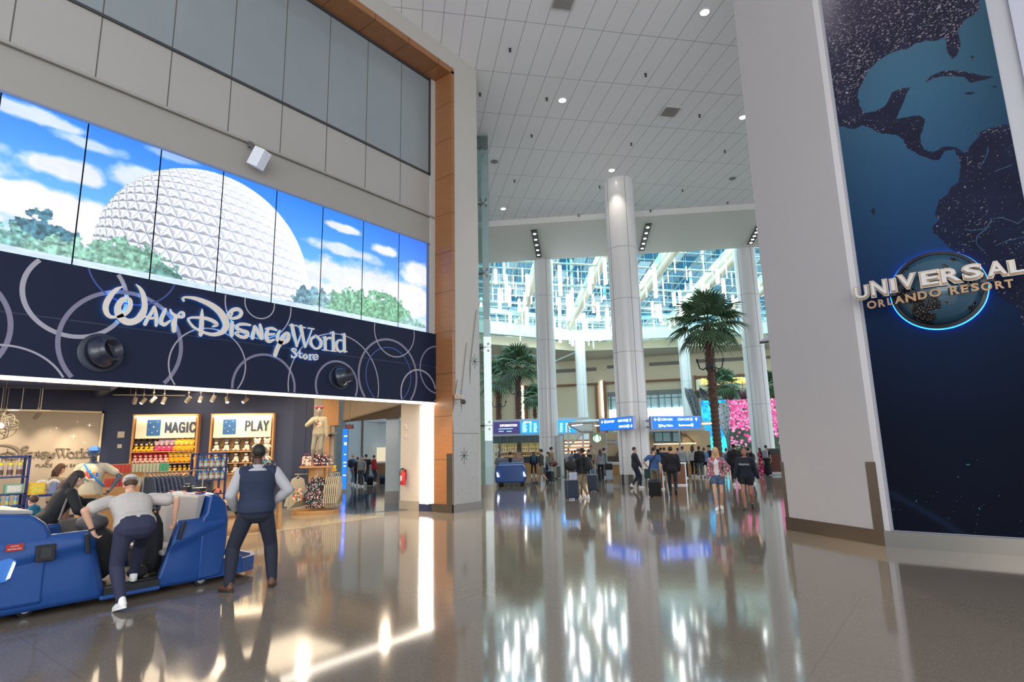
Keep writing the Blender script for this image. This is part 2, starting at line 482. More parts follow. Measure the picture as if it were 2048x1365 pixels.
mb = MB(); mb.bb((-12.45, 11.95, 0), (XF + .04, 12.0, .22)); mb.bb((XF, 11.95, 0), (XF + .04, 13.26, .22)); mb.bb((-12.5, 13.22, 0), (XF + .04, 13.26, .22)); struct('baseboard_column', mb, STEEL)
mb = MB(); mb.bb((XF - .2, 11.97, .22), (XF + .03, 12.0, 1.62)); struct('trim_4', mb, STEEL)

# jamb wall with extinguisher, backlit panel
mb = MB(); mb.bb((-13.74, 12.0, 0), (-12.86, 12.4, 3.15)); struct('wall_jamb', mb, mat('C9BEB0', .55))
mb = MB(); mb.bb((-13.74, 11.97, 0), (-12.86, 12.0, .26)); struct('baseboard_jamb', mb, mat('A79C8C', .3, var=.12, scale=80))
lp = thing('glowing_panel', 'tall glowing white panel between the beige jamb and the timber portal', 'light panel', (-12.6, 12.0, 0), world=True)
mb = MB(); mb.bb((-12.84, 11.96, .20), (-12.34, 11.99, 3.04)); mb.build('diffuser', mat('FFF9F0', .4, emit=4), lp)
mb = MB(); mb.bb((-12.86, 11.95, 0), (-12.33, 11.995, .20)); mb.build('base', mat('2C3552', .4), lp)

# entrance soffit with a line of light
mb = MB(); mb.bb((-12.95, -8, 3.10), (-12.34, 12.0, 3.22)); struct('ceiling', mb, mat('C5B9A6', .5))
lt = thing('cove_light', 'continuous white line of light along the underside of the navy shop fascia', 'light', (-12.3, 2, 3.1), world=True)
mb = MB(); mb.bb((-12.36, -8, 3.055), (-12.24, 11.98, 3.10)); mb.build('diffuser', mat('FFF3E2', .4, emit=5), lt)
mb = MB(); mb.bb((-12.40, -8, 3.05), (-12.36, 11.98, 3.12)); mb.build('housing', mat('D8D0C4', .5), lt)

# ---- shop shell
WS = Vector((.662, .749, 0)); WN = Vector((.749, -.662, 0)); W0 = Vector((-17.19, 10.82, 0))    # rear wall of the shop
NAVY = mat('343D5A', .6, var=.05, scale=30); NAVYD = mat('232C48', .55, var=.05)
def ws(a, z=0.0, out=0.0): return W0 + WS * a + WN * out + Vector((0, 0, z))
mb = MB(); mb.prism([ws(-6.02), ws(-.3), ws(-.3, 0, -.3), ws(-6.3, 0, -.3)], (0, 0, 4.0)); struct('wall_rear', mb, NAVY)
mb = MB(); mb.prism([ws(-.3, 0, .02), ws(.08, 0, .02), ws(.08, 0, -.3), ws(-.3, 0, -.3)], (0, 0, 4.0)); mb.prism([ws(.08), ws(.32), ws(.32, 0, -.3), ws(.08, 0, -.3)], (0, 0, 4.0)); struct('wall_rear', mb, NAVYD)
mb = MB(); mb.prism([ws(-6.02, 0, .02), ws(.1, 0, .02), ws(.1), ws(-6.02)], (0, 0, .16)); struct('baseboard_rear', mb, mat('4B5670', .4))
# timber wall end and the lighter panel beside it
mb = MB(); mb.prism([ws(.32, 0, .05), ws(1.0, 0, .05), ws(1.0, 0, -.5), ws(.32, 0, -.5)], (0, 0, 4.0)); struct('wall_rear', mb, mat('9A8E80', .5))
mb = MB(); mb.prism([ws(.62, 2.6, .10), ws(1.12, 2.6, .10), ws(1.12, 2.6, -.5), ws(.62, 2.6, -.5)], (0, 0, 1.4)); mb.prism([ws(.72, 0, .10), ws(.86, 0, .10), ws(.86, 0, -.1), ws(.72, 0, -.1)], (0, 0, 2.6)); struct('trim_5', mb, OAK)
mb = MB(); mb.bb((-22, -8, 0), (-21.16, 6.4, 4.0)); struct('wall_logo', mb, NAVY)
mb = MB(); mb.bb((-22, -8, 4.0), (-12.9, 12.3, 4.2)); mb.prism([(-22, 6.4, 4), (-12.9, 12.3, 4), (-16.4, 12.4, 4)], (0, 0, .2)); struct('ceiling', mb, mat('1B2238', .7))
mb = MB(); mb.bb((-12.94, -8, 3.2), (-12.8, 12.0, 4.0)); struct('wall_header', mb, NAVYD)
# bulkhead over the side exit, with EXIT sign
mb = MB(); mb.prism([(-16.35, 11.75, 2.72), (-13.1, 12.6, 3.35), (-13.1, 12.8, 3.35), (-16.45, 11.95, 2.72)], (0, 0, 1.3)); mb.prism([(-16.35, 11.75, 2.72), (-16.45, 11.95, 2.72), (-13.3, 13.6, 2.9), (-13.1, 12.6, 3.35)], (0, 0, .05))
struct('ceiling', mb, mat('8F7C66', .3, var=.1, scale=2))

# ---- far concourse behind the side exit
mb = MB(); mb.prism([(-29, 16, 0), (-27, 26.5, 0), (-27.4, 26.5, 0), (-29.4, 16, 0)], (0, 0, 10)); struct('wall_concourse', mb, mat('C9D0D4', .5))
p1, p2 = atd(724, 900, 31), atd(790, 900, 36)
mb = MB(); mb.prism([atd(690, 950, 33).xy.to_3d(), atd(727, 950, 34).xy.to_3d(), atd(727, 950, 34.4).xy.to_3d(), atd(690, 950, 33.4).xy.to_3d()], (0, 0, 9)); struct('wall_concourse', mb, mat('BCC6CC', .5))
mb = MB(); mb.prism([atd(722, 950, 33.8).xy.to_3d(), atd(725, 950, 33.8).xy.to_3d(), atd(725, 950, 34.2).xy.to_3d(), atd(722, 950, 34.2).xy.to_3d()], (0, 0, 9)); struct('trim_6', mb, mat('8E765C', .5))
a0, a1 = atd(724, 950, 35).xy.to_3d(), atd(800, 950, 36).xy.to_3d()
mb = MB(); mb.prism([a0 + Vector((0, 0, 3.4)), a1 + Vector((0, 0, 3.4)), a1 + Vector((-1, 1, 3.4)), a0 + Vector((-1, 1, 3.4))], (0, 0, 1.0)); mb.prism([a0 + Vector((0, 0, 4.45)), a1 + Vector((0, 0, 4.45)), a1 + Vector((-1, 1, 4.45)), a0 + Vector((-1, 1, 4.45))], (0, 0, 6))
mb.prism([a0, atd(755, 950, 35.6).xy.to_3d(), atd(755, 950, 36.2).xy.to_3d(), a0 + Vector((-.4, .4, 0))], (0, 0, 3.5)); struct('wall_concourse', mb, mat('C8CED0', .5))

# ---- right-hand pillar and banner wall
A = Vector((-3.09, 12.95, 0)); B = Vector((-1.32, 11.74, 0))
mb = MB(); mb.prism([A, B, B + Vector((.10, .02, 0)), (-1.2, 13.6, 0), (-2.55, 13.75, 0)], (0, 0, 16)); struct('wall_pillar', mb, mat('AFA9A8', .5, var=.02, scale=2))
mb = MB(); mb.bb((-1.22, 11.81, 0), (1.46, 13.5, 16)); struct('wall_right', mb, mat('A9A7AB', .5, var=.02))
mb = MB(); mb.prism([(1.46, 11.72, 0), (6.5, 11.2, 0), (6.5, 13.5, 0), (1.46, 13.5, 0)], (0, 0, 16)); struct('wall_right', mb, mat('B2B0BC', .5, var=.02))
d = (B - A).normalized(); nn = Vector((d.y, -d.x, 0))
mb = MB(); mb.prism([A - d * .03 + nn * .03, B + d * .03 + nn * .03, B + d * .03, A - d * .03], (0, 0, .25)); mb.prism([B + d * .03 + nn * .03, (6.5, 11.70, 0), (6.5, 11.78, 0), B + Vector((0, .05, 0))], (0, 0, .25)); struct('baseboard_pillar', mb, STEEL)
mb = MB(); mb.prism([A - d * .03 + nn * .012, A + d * .05 + nn * .012, A + d * .05, A + Vector((.06, .25, 0)), A + Vector((-.02, .3, 0))], (0, 0, 1.34)); mb.prism([B - d * .17 + nn * .012, B + nn * .012 + d * .015, B + Vector((.05, .06, 0)), B + Vector((-.1, .06, 0))], (0, 0, 1.38)); struct('trim_7', mb, STEELD)

# ---- round columns
COLM = mat('D6D2D0', .3, var=.02, coat=.3)
def column(c, r, h, label, joints, base=True):
    t = thing('column', label, 'column', c)
    mb = MB(); mb.cyl((0, 0, .45 if base else 0), (0, 0, h), r, seg=48); mb.build('shaft', COLM, t, smooth=True)
    if base:
        mb = MB(); mb.cyl((0, 0, 0), (0, 0, .45), r + .012, seg=48); mb.build('base', STEEL, t, smooth=True)
    mb = MB()
    for z in joints: mb.lathe([(r + .004, z), (r + .004, z + .018)], seg=48)
    for a in (R(-38), R(-112), R(150)):
        mb.box((math.cos(a + t.rotation_euler.z) * r, math.sin(a) * r, h / 2 + .2), (.014, .02, h - .5), a + R(90) * 0)
    mb.build('joint', mat('8A8683', .6), t, smooth=True)
    return t
column((-11.9, 24.1, 0), .70, ZC, 'thick white round column between the two blue hanging signs', (3.6, 5.9, 8.4, 10.9))
column(tuple(uv(-2.03, 37.45)), .62, 15.5, 'white round column right behind the tallest of the two left palms', (2.3, 5.4, 8.6, 11.6))
column(tuple(uv(11.16, 37.55)), .66, 15.5, 'white round column in front of the pink flower screen', (4.0, 7.6, 11.0))

for y_ in (0.5, 3.0, 5.6, 8.2, 10.6): spot('soffit_downlight', (-12.65, y_, 3.06), (-10.6, y_, 0), 240, 130, WARM, 1.0, .05)
for y_ in (3.0, 5.6, 8.2, 10.6):
    mb = MB(); mb.cyl((-12.65, y_, 3.085), (-12.65, y_, 3.098), .06, seg=16); tag(mb.build('recessed_light', mat('FFF0D8', .4, emit=6)), 'small round recessed light in the soffit of the shop entrance, %s' % nth([3.0, 5.6, 8.2, 10.6].index(y_), 4), 'ceiling light', 'recessed lights in the shop soffit')

q = onz(783, 1008); gf = thing('glass_fin', 'grey glass clad pier with a dark base between the side exit and the jamb', 'pier', (q.x, q.y, 0), view_angle(q))
mb = MB(); mb.box((0, .25, 1.9), (.44, .44, 3.0)); mb.build('glass', mat('8E9698', .12), gf)
mb = MB(); mb.box((0, .25, .2), (.46, .46, .4)); mb.build('base', mat('6A625C', .3), gf)
for k in range(3): mb = MB(); mb.cyl((-.15 + .15*k, .02, 3.0), (-.15 + .15*k, -.03, 3.0), .03); mb.build('glass_fitting', STEEL, gf)
q = atd(767, 930, 35.0); sc3 = thing('side_counter', 'small wood counter lit from inside at the end of the side concourse', 'counter', (q.x, q.y, 0), view_angle(q))
mb = MB(); mb.box((0, 0, .5), (.9, .4, 1.0)); mb.build('front', mat('8A6444', .5), sc3)
mb = MB(); mb.box((0, .1, 1.5), (.8, .1, .8)); mb.build('lit_back', mat('E8D8B8', .5, emit=.35), sc3)
# ================================================================ FACADE: fascia, rings, lettering, screen
def text_fit(name, body, center, xdir, updir, wd, ht, m, depth=.01, parent=None, offset=0.0, back=None, back_off=.02, back_m=None):
    cu = bpy.data.curves.new('lettering', 'FONT'); cu.body = body; cu.size = 1; cu.extrude = .5; cu.resolution_u = 3
    cu.align_x = 'CENTER'; cu.offset = offset
    t = bpy.data.objects.new('lettering', cu); me = bpy.data.meshes.new_from_object(t)
    n = len(me.vertices); co = np.zeros(n * 3); me.vertices.foreach_get('co', co); co = co.reshape(-1, 3)
    mn, mx = co.min(0), co.max(0); c = (mn + mx) / 2
    x = Vector(xdir).normalized(); y = Vector(updir).normalized(); z = x.cross(y)
    sx = wd / max(mx[0] - mn[0], 1e-6); sy = ht / max(mx[1] - mn[1], 1e-6)
    q = (co - c) * [sx, sy, depth]
    P = np.array(center)[None] + q[:, :1] * np.array(x) + q[:, 1:2] * np.array(y) + (q[:, 2:] + depth / 2) * np.array(z)
    me.vertices.foreach_set('co', P.ravel()); me.materials.clear(); me.materials.append(m); me.update()
    o = bpy.data.objects.new(name, me); C.objects.link(o)
    bpy.data.objects.remove(t); bpy.data.curves.remove(cu)
    if parent is not None: attach(o, parent)
    return o

XFA = -12.20
FZ0, FZ1 = 3.11, 5.16
fas = thing('shop_fascia', 'deep navy shop fascia band printed with overlapping pale rings above the shop entrance', 'fascia', (XFA, 4, FZ0), world=True)
mb = MB(); mb.bb((-12.32, -8, FZ0), (XFA - .012, 11.98, FZ1 - .005)); mb.build('backing', NAVYD, fas)
mb = MB(); mb.bb((XFA - .03, -8, FZ0), (XFA, 11.985, 4.14)); mb.bb((XFA - .03, -8, 4.17), (XFA, 11.985, FZ1)); mb.build('panel', dull(mat('1C2238', .55, var=.04)), fas)
def circ3(p):
    (x1, y1), (x2, y2), (x3, y3) = p
    d = 2 * (x1*(y2-y3) + x2*(y3-y1) + x3*(y1-y2))
    ux = ((x1*x1+y1*y1)*(y2-y3) + (x2*x2+y2*y2)*(y3-y1) + (x3*x3+y3*y3)*(y1-y2)) / d
    uy = ((x1*x1+y1*y1)*(x3-x2) + (x2*x2+y2*y2)*(x1-x3) + (x3*x3+y3*y3)*(x2-x1)) / d
    return ux, uy, math.hypot(x1-ux, y1-uy)
c2 = lambda p: (p[0] / 3.413, 450 + p[1] / 3.413)
c4 = lambda p: (500 + p[0] / 2.624, 560 + p[1] / 2.624)
RINGM = [mat('9C98A4', .5), mat('34488A', .5), mat('77738A', .5)]
rings = [(c2, [(152,440),(555,765),(862,470)], .075, 0), (c2, [(398,760),(835,460),(1232,790)], .075, 2), (c2, [(612,320),(905,545),(1185,420)], .03, 1),
         (c2, [(0,480),(72,680),(0,885)], .075, 2), (c2, [(0,820),(250,880),(432,1045)], .035, 0), (c2, [(1152,930),(1430,708),(1672,930)], .03, 0),
         (c2, [(1595,1040),(1810,887),(2008,1080)], .055, 2), (c2, [(1540,480),(1985,590),(1790,778)], .03, 0), (c2, [(1672,510),(1775,640),(1872,560)], .028, 0),
         (c4, [(200,560),(440,283),(674,560)], .03, 0), (c4, [(345,560),(450,428),(562,560)], .055, 2), (c4, [(570,480),(735,315),(873,520)], .06, 2),
         (c4, [(608,480),(720,355),(843,520)], .03, 1), (c4, [(653,240),(770,405),(861,290)], .03, 0), (c4, [(792,600),(880,473),(962,540)], .045, 0), (c4, [(895,430),(960,352),(950,585)], .045, 2)]
mb = MB(); zoff = 0
for cf, pts, wdt, mi in rings:
    q = [onx(*cf(p), XFA) for p in pts]; cy, cz, r = circ3([(v.y, v.z) for v in q])
    mb.mt(mi); zoff += 1; X0 = XFA + .001 + .0004 * zoff
    N_ = 180
    for k in range(N_):
        a0, a1 = 2*math.pi*k/N_, 2*math.pi*(k+1)/N_
        P = [(cy + rr*math.cos(a), cz + rr*math.sin(a)) for rr, a in ((r-wdt/2, a0), (r+wdt/2, a0), (r+wdt/2, a1), (r-wdt/2, a1))]
        if any(z < FZ0 + .002 or z > FZ1 or y > 11.98 for y, z in P): continue
        mb.quad(*[(X0, y, z) for y, z in P])
mb.build('ring_print', RINGM, fas, recalc=False)

# --- script lettering as strokes of varying width, mapped to the fascia plane and given depth
def cr(pts, n=7):
    P = [np.array(p, float) for p in pts]; P = [2*P[0]-P[1]] + P + [2*P[-1]-P[-2]]; out = []
    for i in range(1, len(P) - 2):
        for k in range(n):
            t = k / n; a, b, c, d = P[i-1], P[i], P[i+1], P[i+2]
            out.append(.5*((2*b) + (c-a)*t + (2*a-5*b+4*c-d)*t*t + (3*b-a-3*c+d)*t**3))
    out.append(P[-2]); return out
def stroke(mb, pts, to_w, ext, smooth=True, caps=True, grow=0.0):
    P = cr(pts) if smooth and len(pts) > 2 else [np.array(p, float) for p in pts]
    L, Rr = [], []
    for i, p in enumerate(P):
        d = P[min(i+1, len(P)-1)][:2] - P[max(i-1, 0)][:2]; d = d / (np.linalg.norm(d) + 1e-9); nrm = np.array([-d[1], d[0]]); hw = max(p[2] / 2 + grow, .3)
        L.append(p[:2] + nrm*hw); Rr.append(p[:2] - nrm*hw)
    def capp(p, d, hw, sgn):
        out = []
        for k in range(1, 5):
            a = math.pi * k / 5
            nrm = np.array([-d[1], d[0]])
            out.append(p + nrm * math.cos(a) * hw * sgn + d * math.sin(a) * hw)
        return out
    e = Vector(ext); M_ = len(P); vs = [to_w(*q) for q in L + Rr]; vs2 = [v + e for v in vs]; k = 2 * M_
    fs = []
    for i in range(M_ - 1):
        fs += [(i, i+1, M_+i+1, M_+i), (k+i, k+M_+i, k+M_+i+1, k+i+1), (i, k+i, k+i+1, i+1), (M_+i, M_+i+1, k+M_+i+1, k+M_+i)]
    fs += [(0, M_, k+M_, k), (M_-1, k+M_-1, k+2*M_-1, 2*M_-1)]
    mb.add(vs + vs2, fs)
    if caps:
        for idx, sg in ((0, -1), (M_-1, 1)):
            p = P[idx]; d = (P[1][:2]-P[0][:2]) if idx == 0 else (P[-1][:2]-P[-2][:2]); d = d / (np.linalg.norm(d)+1e-9) * sg; hw = max(p[2]/2 + grow, .3)
            ring = [p[:2] + hw * np.array([math.cos(2*math.pi*q/14), math.sin(2*math.pi*q/14)]) for q in range(14)]
            mb.prism([to_w(*q) + e*.07*(1 if idx else 1.6) for q in ring], e*.9)
s7 = lambda x, y: (190 + x / 7.877, 560 + y / 7.877)
s8 = lambda x, y: (440 + x / 7.877, 600 + y / 7.877)
L_W = [[(438,105,10),(330,160,60),(235,270,85),(172,400,92),(180,510,80),(240,580,55),(340,588,30)],
       [(345,590,30),(470,540,60),(550,440,70),(555,330,60),(500,290,40),(430,320,80),(365,420,95),(372,520,110),(420,610,110),(520,665,100),(650,640,100),(740,550,110),(785,420,85),(765,250,75),(715,140,45),(648,72,8)]]
L_A = [[(790,700,50),(830,620,48),(880,540,46),(935,430,40)], [(940,440,42),(965,540,50),(970,640,52),(965,720,40)], [(795,580,30),(870,605,34),(950,600,30)]]
L_L = [[(1110,465,40),(1080,540,55),(1050,620,55),(1050,680,60),(1100,705,50),(1180,650,30)]]
L_T = [[(1190,465,12),(1210,520,35),(1260,560,45),(1320,580,45),(1390,580,42),(1400,530,36),(1360,508,28),(1320,540,26)], [(1275,580,50),(1250,680,75),(1245,800,66)]]
L_D = [[(1400,330,30),(1385,290,30),(1450,275,30),(1600,300,55),(1780,370,75),(1920,460,90),(2010,560,100),(2070,700,100),(2020,810,80),(1900,860,55),(1780,850,45),(1650,800,35),(1550,740,36),(1475,640,30),(1500,600,28),(1620,595,34),(1760,610,48),(1880,660,52),(1925,710,40),(1860,735,22)],
       [(1690,465,14),(1685,600,62),(1680,740,64),(1665,865,58)]]
L_I = [[(135,265,26),(140,210,34),(210,160,60),(290,150,50),(340,200,48),(310,260,52),(230,290,42),(150,290,18)], [(195,215,26),(165,270,26),(150,285,14)], [(200,350,32),(190,430,58),(185,560,54)]]
L_S = [[(480,400,26),(400,385,36),(300,390,42),(270,440,44),(340,485,50),(430,520,58),(410,585,52),(320,580,46),(260,525,40),(320,500,26)]]
L_N = [[(515,605,48),(530,520,46),(550,420,40)], [(555,425,42),(600,500,50),(650,600,56)], [(660,610,44),(660,500,44),(635,390,30)]]
L_E = [[(735,455,30),(820,450,40),(890,475,26)], [(760,460,34),(740,540,50),(740,620,55),(780,655,50),(850,630,28)], [(740,540,34),(820,545,34),(860,535,20)]]
L_Y = [[(945,485,22),(915,560,44),(915,640,44),(975,680,50),(1060,640,62),(1085,560,50),(1055,520,34),(1010,560,50),(950,680,66),(900,780,64),(870,870,60)]]
def ser(x, y, wdt, h, s): return s
L_w = [[(1135,400,50),(1215,730,30)], [(1220,725,12),(1300,490,12)], [(1275,420,50),(1345,745,26)], [(1355,745,12),(1455,460,12)], [(1100,400,14),(1220,408,14)], [(1240,425,14),(1345,440,14)], [(1390,445,14),(1485,460,14)]]
L_o = [[(1510,562,26),(1440,620,36),(1440,700,38),(1505,768,26),(1580,740,38),(1592,650,40),(1510,562,26)]]
L_r = [[(1660,590,36),(1665,785,34)], [(1625,590,12),(1660,592,14)], [(1675,640,16),(1710,600,26),(1740,605,34)], [(1620,790,12),(1715,800,12)]]
L_l = [[(1785,515,38),(1790,800,36)], [(1745,515,14),(1790,512,16)], [(1745,806,12),(1830,815,12)]]
L_d = [[(1960,545,36),(1965,815,38)], [(1915,545,14),(1960,545,16)], [(1940,650,20),(1880,635,22),(1835,700,40),(1850,780,38),(1900,820,24),(1950,790,18)], [(1960,822,14),(2000,818,14)]]
L_s2 = [[(1195,790,14),(1160,765,14),(1140,795,24),(1190,840,28),(1205,880,26),(1165,910,18),(1130,885,14)], [(1200,770,8),(1203,810,8)], [(1130,870,8),(1133,915,8)]]
L_t2 = [[(1262,800,10),(1262,900,20),(1300,915,12)], [(1240,840,9),(1300,845,9)]]
L_o2 = [[(1350,855,14),(1318,890,20),(1345,935,14),(1378,900,20),(1350,855,14)]]
L_r2 = [[(1420,862,18),(1422,940,18)], [(1430,880,9),(1462,862,16)], [(1400,945,7),(1445,948,7)]]
L_e2 = [[(1480,900,9),(1545,905,9),(1530,870,14),(1495,868,14),(1475,905,20),(1495,945,18),(1545,930,9)]]
sgn = thing('shop_sign', 'raised pale script lettering with blue backlight in the middle of the navy fascia', 'sign', (XFA, 5, 4.2), world=True)
LET = mat('D8CDC2', .45, var=.02); EDGE = mat('4A4A52', .5); HALO = mat('62B8FF', .5, emit=5.0)
def letter(mp, strokes, parent, X0, depth=.07, grow=0.0, m=LET, name='letter'):
    mb = MB()
    for j, st in enumerate(strokes): stroke(mb, st, lambda x, y, X1=X0 + .0012*j: onx(*mp(x, y), X1), (-depth, 0, 0), grow=grow, smooth=len(st) > 2)
    return mb.build(name, m, parent)
for mp, st in ((s7, L_W), (s7, L_A), (s7, L_L), (s7, L_T), (s7, L_D), (s8, L_I), (s8, L_S), (s8, L_N), (s8, L_E), (s8, L_Y), (s8, L_w), (s8, L_o), (s8, L_r), (s8, L_l), (s8, L_d), (s8, L_s2), (s8, L_t2), (s8, L_o2), (s8, L_r2), (s8, L_e2)):
    lo = letter(mp, st, sgn, XFA + .13, .012, grow=3.0)
    letter(mp, st, lo, XFA + .116, .05, m=EDGE, name='letter_return', grow=2.0)
    letter(mp, st, lo, XFA + .03, .012, m=HALO, name='letter_backlight', grow=1.0)

# --- LED screen above the fascia: blue sky, clouds, trees and a plain faceted white dome
DC = (5.46, 5.62, 2.24)
def sky_pic(Yq, Zq):
    v = np.clip((Zq - 5.16) / 2.8, 0, 1)[:, None]
    sky = hx('8FD0FF') * (1 - v) + hx('2F7CF0') * v
    sky = sky * (1 - .35 * np.clip((Yq[:, None] - 9) / 3, 0, 1) * v) + hx('5A58E8') * (.35 * np.clip((Yq[:, None] - 9) / 3, 0, 1) * v)
    cl = np.zeros(len(Yq))
    def blob(y, z, ry, rz, s, amp=1.0):
        nn = fbm(Yq*2.2+s, Zq*3.0, 4, s) - .5
        d = np.sqrt(((Yq-y)/ry)**2 + ((Zq-z)/rz)**2) + nn*1.1
        return amp * np.clip((1.15 - d) / .45, 0, 1)
    for a in ((2.0, 7.75, 1.0, .16, 1, .8), (2.7, 6.92, .62, .22, 2, .9), (2.3, 6.1, 1.2, .42, 3, 1), (3.0, 6.0, .8, .45, 4, 1), (3.85, 7.2, .5, .25, 5, .8), (3.0, 7.55, .5, .14, 6, .7), (8.6, 7.55, .55, .12, 7, .9), (8.7, 6.95, 1.1, .16, 8, .8), (9.6, 6.95, .5, .14, 9, .5), (10.0, 7.3, .42, .18, 10, 1), (11.3, 6.95, .7, .4, 11, .95), (9.2, 5.9, 2.0, .75, 12, .9), (11, 6.0, 1.3, .6, 13, .95), (1, 6.6, 1, .5, 15, .9), (4.4, 7.9, .5, .1, 16, .5)):
        cl = np.maximum(cl, blob(*a))
    cl = np.maximum(cl, np.clip((5.95 - Zq) / .5, 0, 1) * .8)[:, None]
    cc = hx('F2EFFA') * (1 - .12 * fbm(Yq*3, Zq*4, 3, 20)[:, None])
    c = sky * (1 - cl) + cc * cl
    dx, dz = (Yq - DC[0]) / DC[2], (Zq - DC[1]) / DC[2]; r = np.hypot(dx, dz); ind = r < 1.0
    rr = np.clip(r, 1e-6, .9999); k = np.arcsin(rr) / rr; px_, pz_ = dx*k, dz*k
    s = 7.2; a = px_*s*.3 + pz_*s*1.1; X2, Z2 = px_*s*1.05, pz_*s*1.2
    q = X2 - Z2 / 2; t_ = Z2
    i0, j0 = np.floor(q), np.floor(t_); fx, fy = q - i0, t_ - j0
    upt = (fx + fy) < 1
    b1 = np.where(upt, fx, 1-fx); b2 = np.where(upt, fy, 1-fy); b3 = 1 - b1 - b2
    mn = np.argmin(np.stack([b1, b2, b3]), 0)
    sh = np.where(upt, np.choose(mn, [.88, .56, 1.0]), np.choose(mn, [1.0, .93, .72]))
    eb = np.minimum(np.minimum(b1, b2), b3); sh = sh * np.where(eb < .04, .72, 1)
    wgt = np.clip(1.05 - .55 * (px_ * .7 + pz_ * .5 + .45), .25, 1)
    sh = 1 - (1 - sh) * wgt
    dome = np.stack([sh*.95, sh*.975, np.minimum(sh*1.06, 1)], 1)
    c = np.where(ind[:, None], dome, c)
    def tree(y, z, ry, rz, col, s):
        nonlocal c
        d = np.sqrt(((Yq-y)/ry)**2 + ((Zq-z)/rz)**2) + (fbm(Yq*7, Zq*7, 4, s) - .5) * .8
        m_ = (d < 1)[:, None]; t2 = fbm(Yq*16, Zq*16, 3, s+3)[:, None]
        c = np.where(m_, hx(col) * (.45 + 1.0 * t2), c)
    for a in ((2.5, 5.3, .55, .68, '4C7A8C', 31), (1.7, 5.2, .8, .52, '7FB5B0', 32), (2.9, 5.2, .7, .42, '88B8A8', 33), (3.9, 5.2, .9, .62, '7FAE9C', 34), (4.5, 5.1, .4, .45, '5E9088', 35),
              (7.8, 5.2, .5, .62, '6E97A8', 36), (8.4, 5.2, .6, .48, '85AEB4', 37), (9.0, 5.2, .75, .78, '77AD8E', 38), (10.1, 5.2, .95, .82, '70A884', 39), (11.2, 5.15, .6, .4, '93BDB8', 40), (7.3, 5.15, .3, .2, '4F6E88', 41), (0, 5.2, 1.4, .8, '6FA090', 42), (-2, 5.2, 1.4, .8, '6FA090', 43)):
        tree(*a)
    base_reflection = (Zq < 5.30)[:, None]  # pale reflection along the screen base, painted into the picture
    c = np.where(base_reflection, hx('C9DDF6') * (.9 + .1 * vnoise(Yq*9, Zq*30)[:, None]), c)
    return s2l(np.clip(c, 0, 1))
scr = thing('video_wall', 'huge glowing screen over the fascia showing sky, trees and a white faceted dome', 'screen', (XW, 5, 5.2), world=True)
SCRM = attr_mat('screen_picture', 0.62, .15)
seams = [-2.11, -.84, .43, 1.70, 2.96, 4.22, 5.49, 6.76, 8.03, 9.30, 10.57, 11.84]
for i in range(len(seams) - 1):
    y0, y1 = seams[i] + .012, seams[i+1] - .012
    if i == len(seams) - 2: y1 = 11.66
    n_ = 30 if y1 < 1.5 else 110
    picture('screen_panel', (XW + .02, y0, 5.17), (0, 1, 0), (0, 0, 1), y1 - y0, 2.78, n_, n_ * 2 if n_ > 50 else 40, sky_pic, SCRM, scr, u0=y0, v0=5.17, depth=.05)
mb = MB(); mb.bb((-12.6, -8, 5.165), (XW - .04, 11.99, 7.99)); mb.build('backing', mat('2A3550', .4), scr)
mb = MB(); mb.bb((XW - .04, -8, 7.95), (XW + .03, 11.9, 8.0)); mb.bb((XW - .04, 11.66, 5.16), (XW, 11.80, 8.0)); mb.build('frame', mat('6F7EA0', .3), scr)

# rail with projector box, ball nozzles
rl = MB(); rl.cyl((XW + .07, -8, 8.87), (XW + .07, 11.98, 8.87), .035, seg=10); tag(rl.build('rail', mat('9A948C', .4), smooth=True), 'thin painted rail running the length of the wall above the glowing screen', 'rail')
sp = thing('wall_speaker', 'white box speaker bracketed to the rail above the screen', 'speaker', (-12.2, 6.05, 8.6), world=True)
mb = MB(); mb.box((-11.98, 6.12, 8.42), (.30, .26, .44), R(25), Matrix.Rotation(R(28), 3, 'Y')); mb.build('cabinet', mat('D9DAE0', .5), sp, bevel=.012)
mb = MB(); mb.cyl((-12.25, 6.0, 8.84), (-12.1, 6.05, 8.62), .025); mb.box((-12.18, 6.0, 8.78), (.06, .1, .14)); mb.build('bracket', mat('5A5A5A', .4), sp)
def nozzle(p, label, s=1.0):
    t = thing('ball_nozzle', label, 'air nozzle', p, group='ball nozzles in the fascia')
    mb = MB(); mb.lathe([(.36*s, 0), (.36*s, .02), (.31*s, .035)], seg=40, ax=(1, 0, 0)); mb.build('flange', mat('1E2436', .3), t, smooth=True)
    mb = MB(); mb.lathe([(.31*s, .02), (.30*s, .07), (.25*s, .15), (.205*s, .19), (.205*s, .30), (.185*s, .30), (.175*s, .1)], seg=40, ax=(.86, .42, .22)); mb.build('bowl', mat('232838', .22, var=0), t, smooth='all')
    mb = MB(); mb.lathe([(.172*s, .10), (.172*s, .105)], seg=40, ax=(.86, .42, .22)); mb.build('throat', mat('07080B', .6), t)
    return t
nozzle((XFA, 3.52, 3.62), 'black ball nozzle in the fascia at the left, below the big script W'); nozzle((XFA, 8.62, 3.58), 'smaller looking black ball nozzle in the fascia, under the word World', .86)

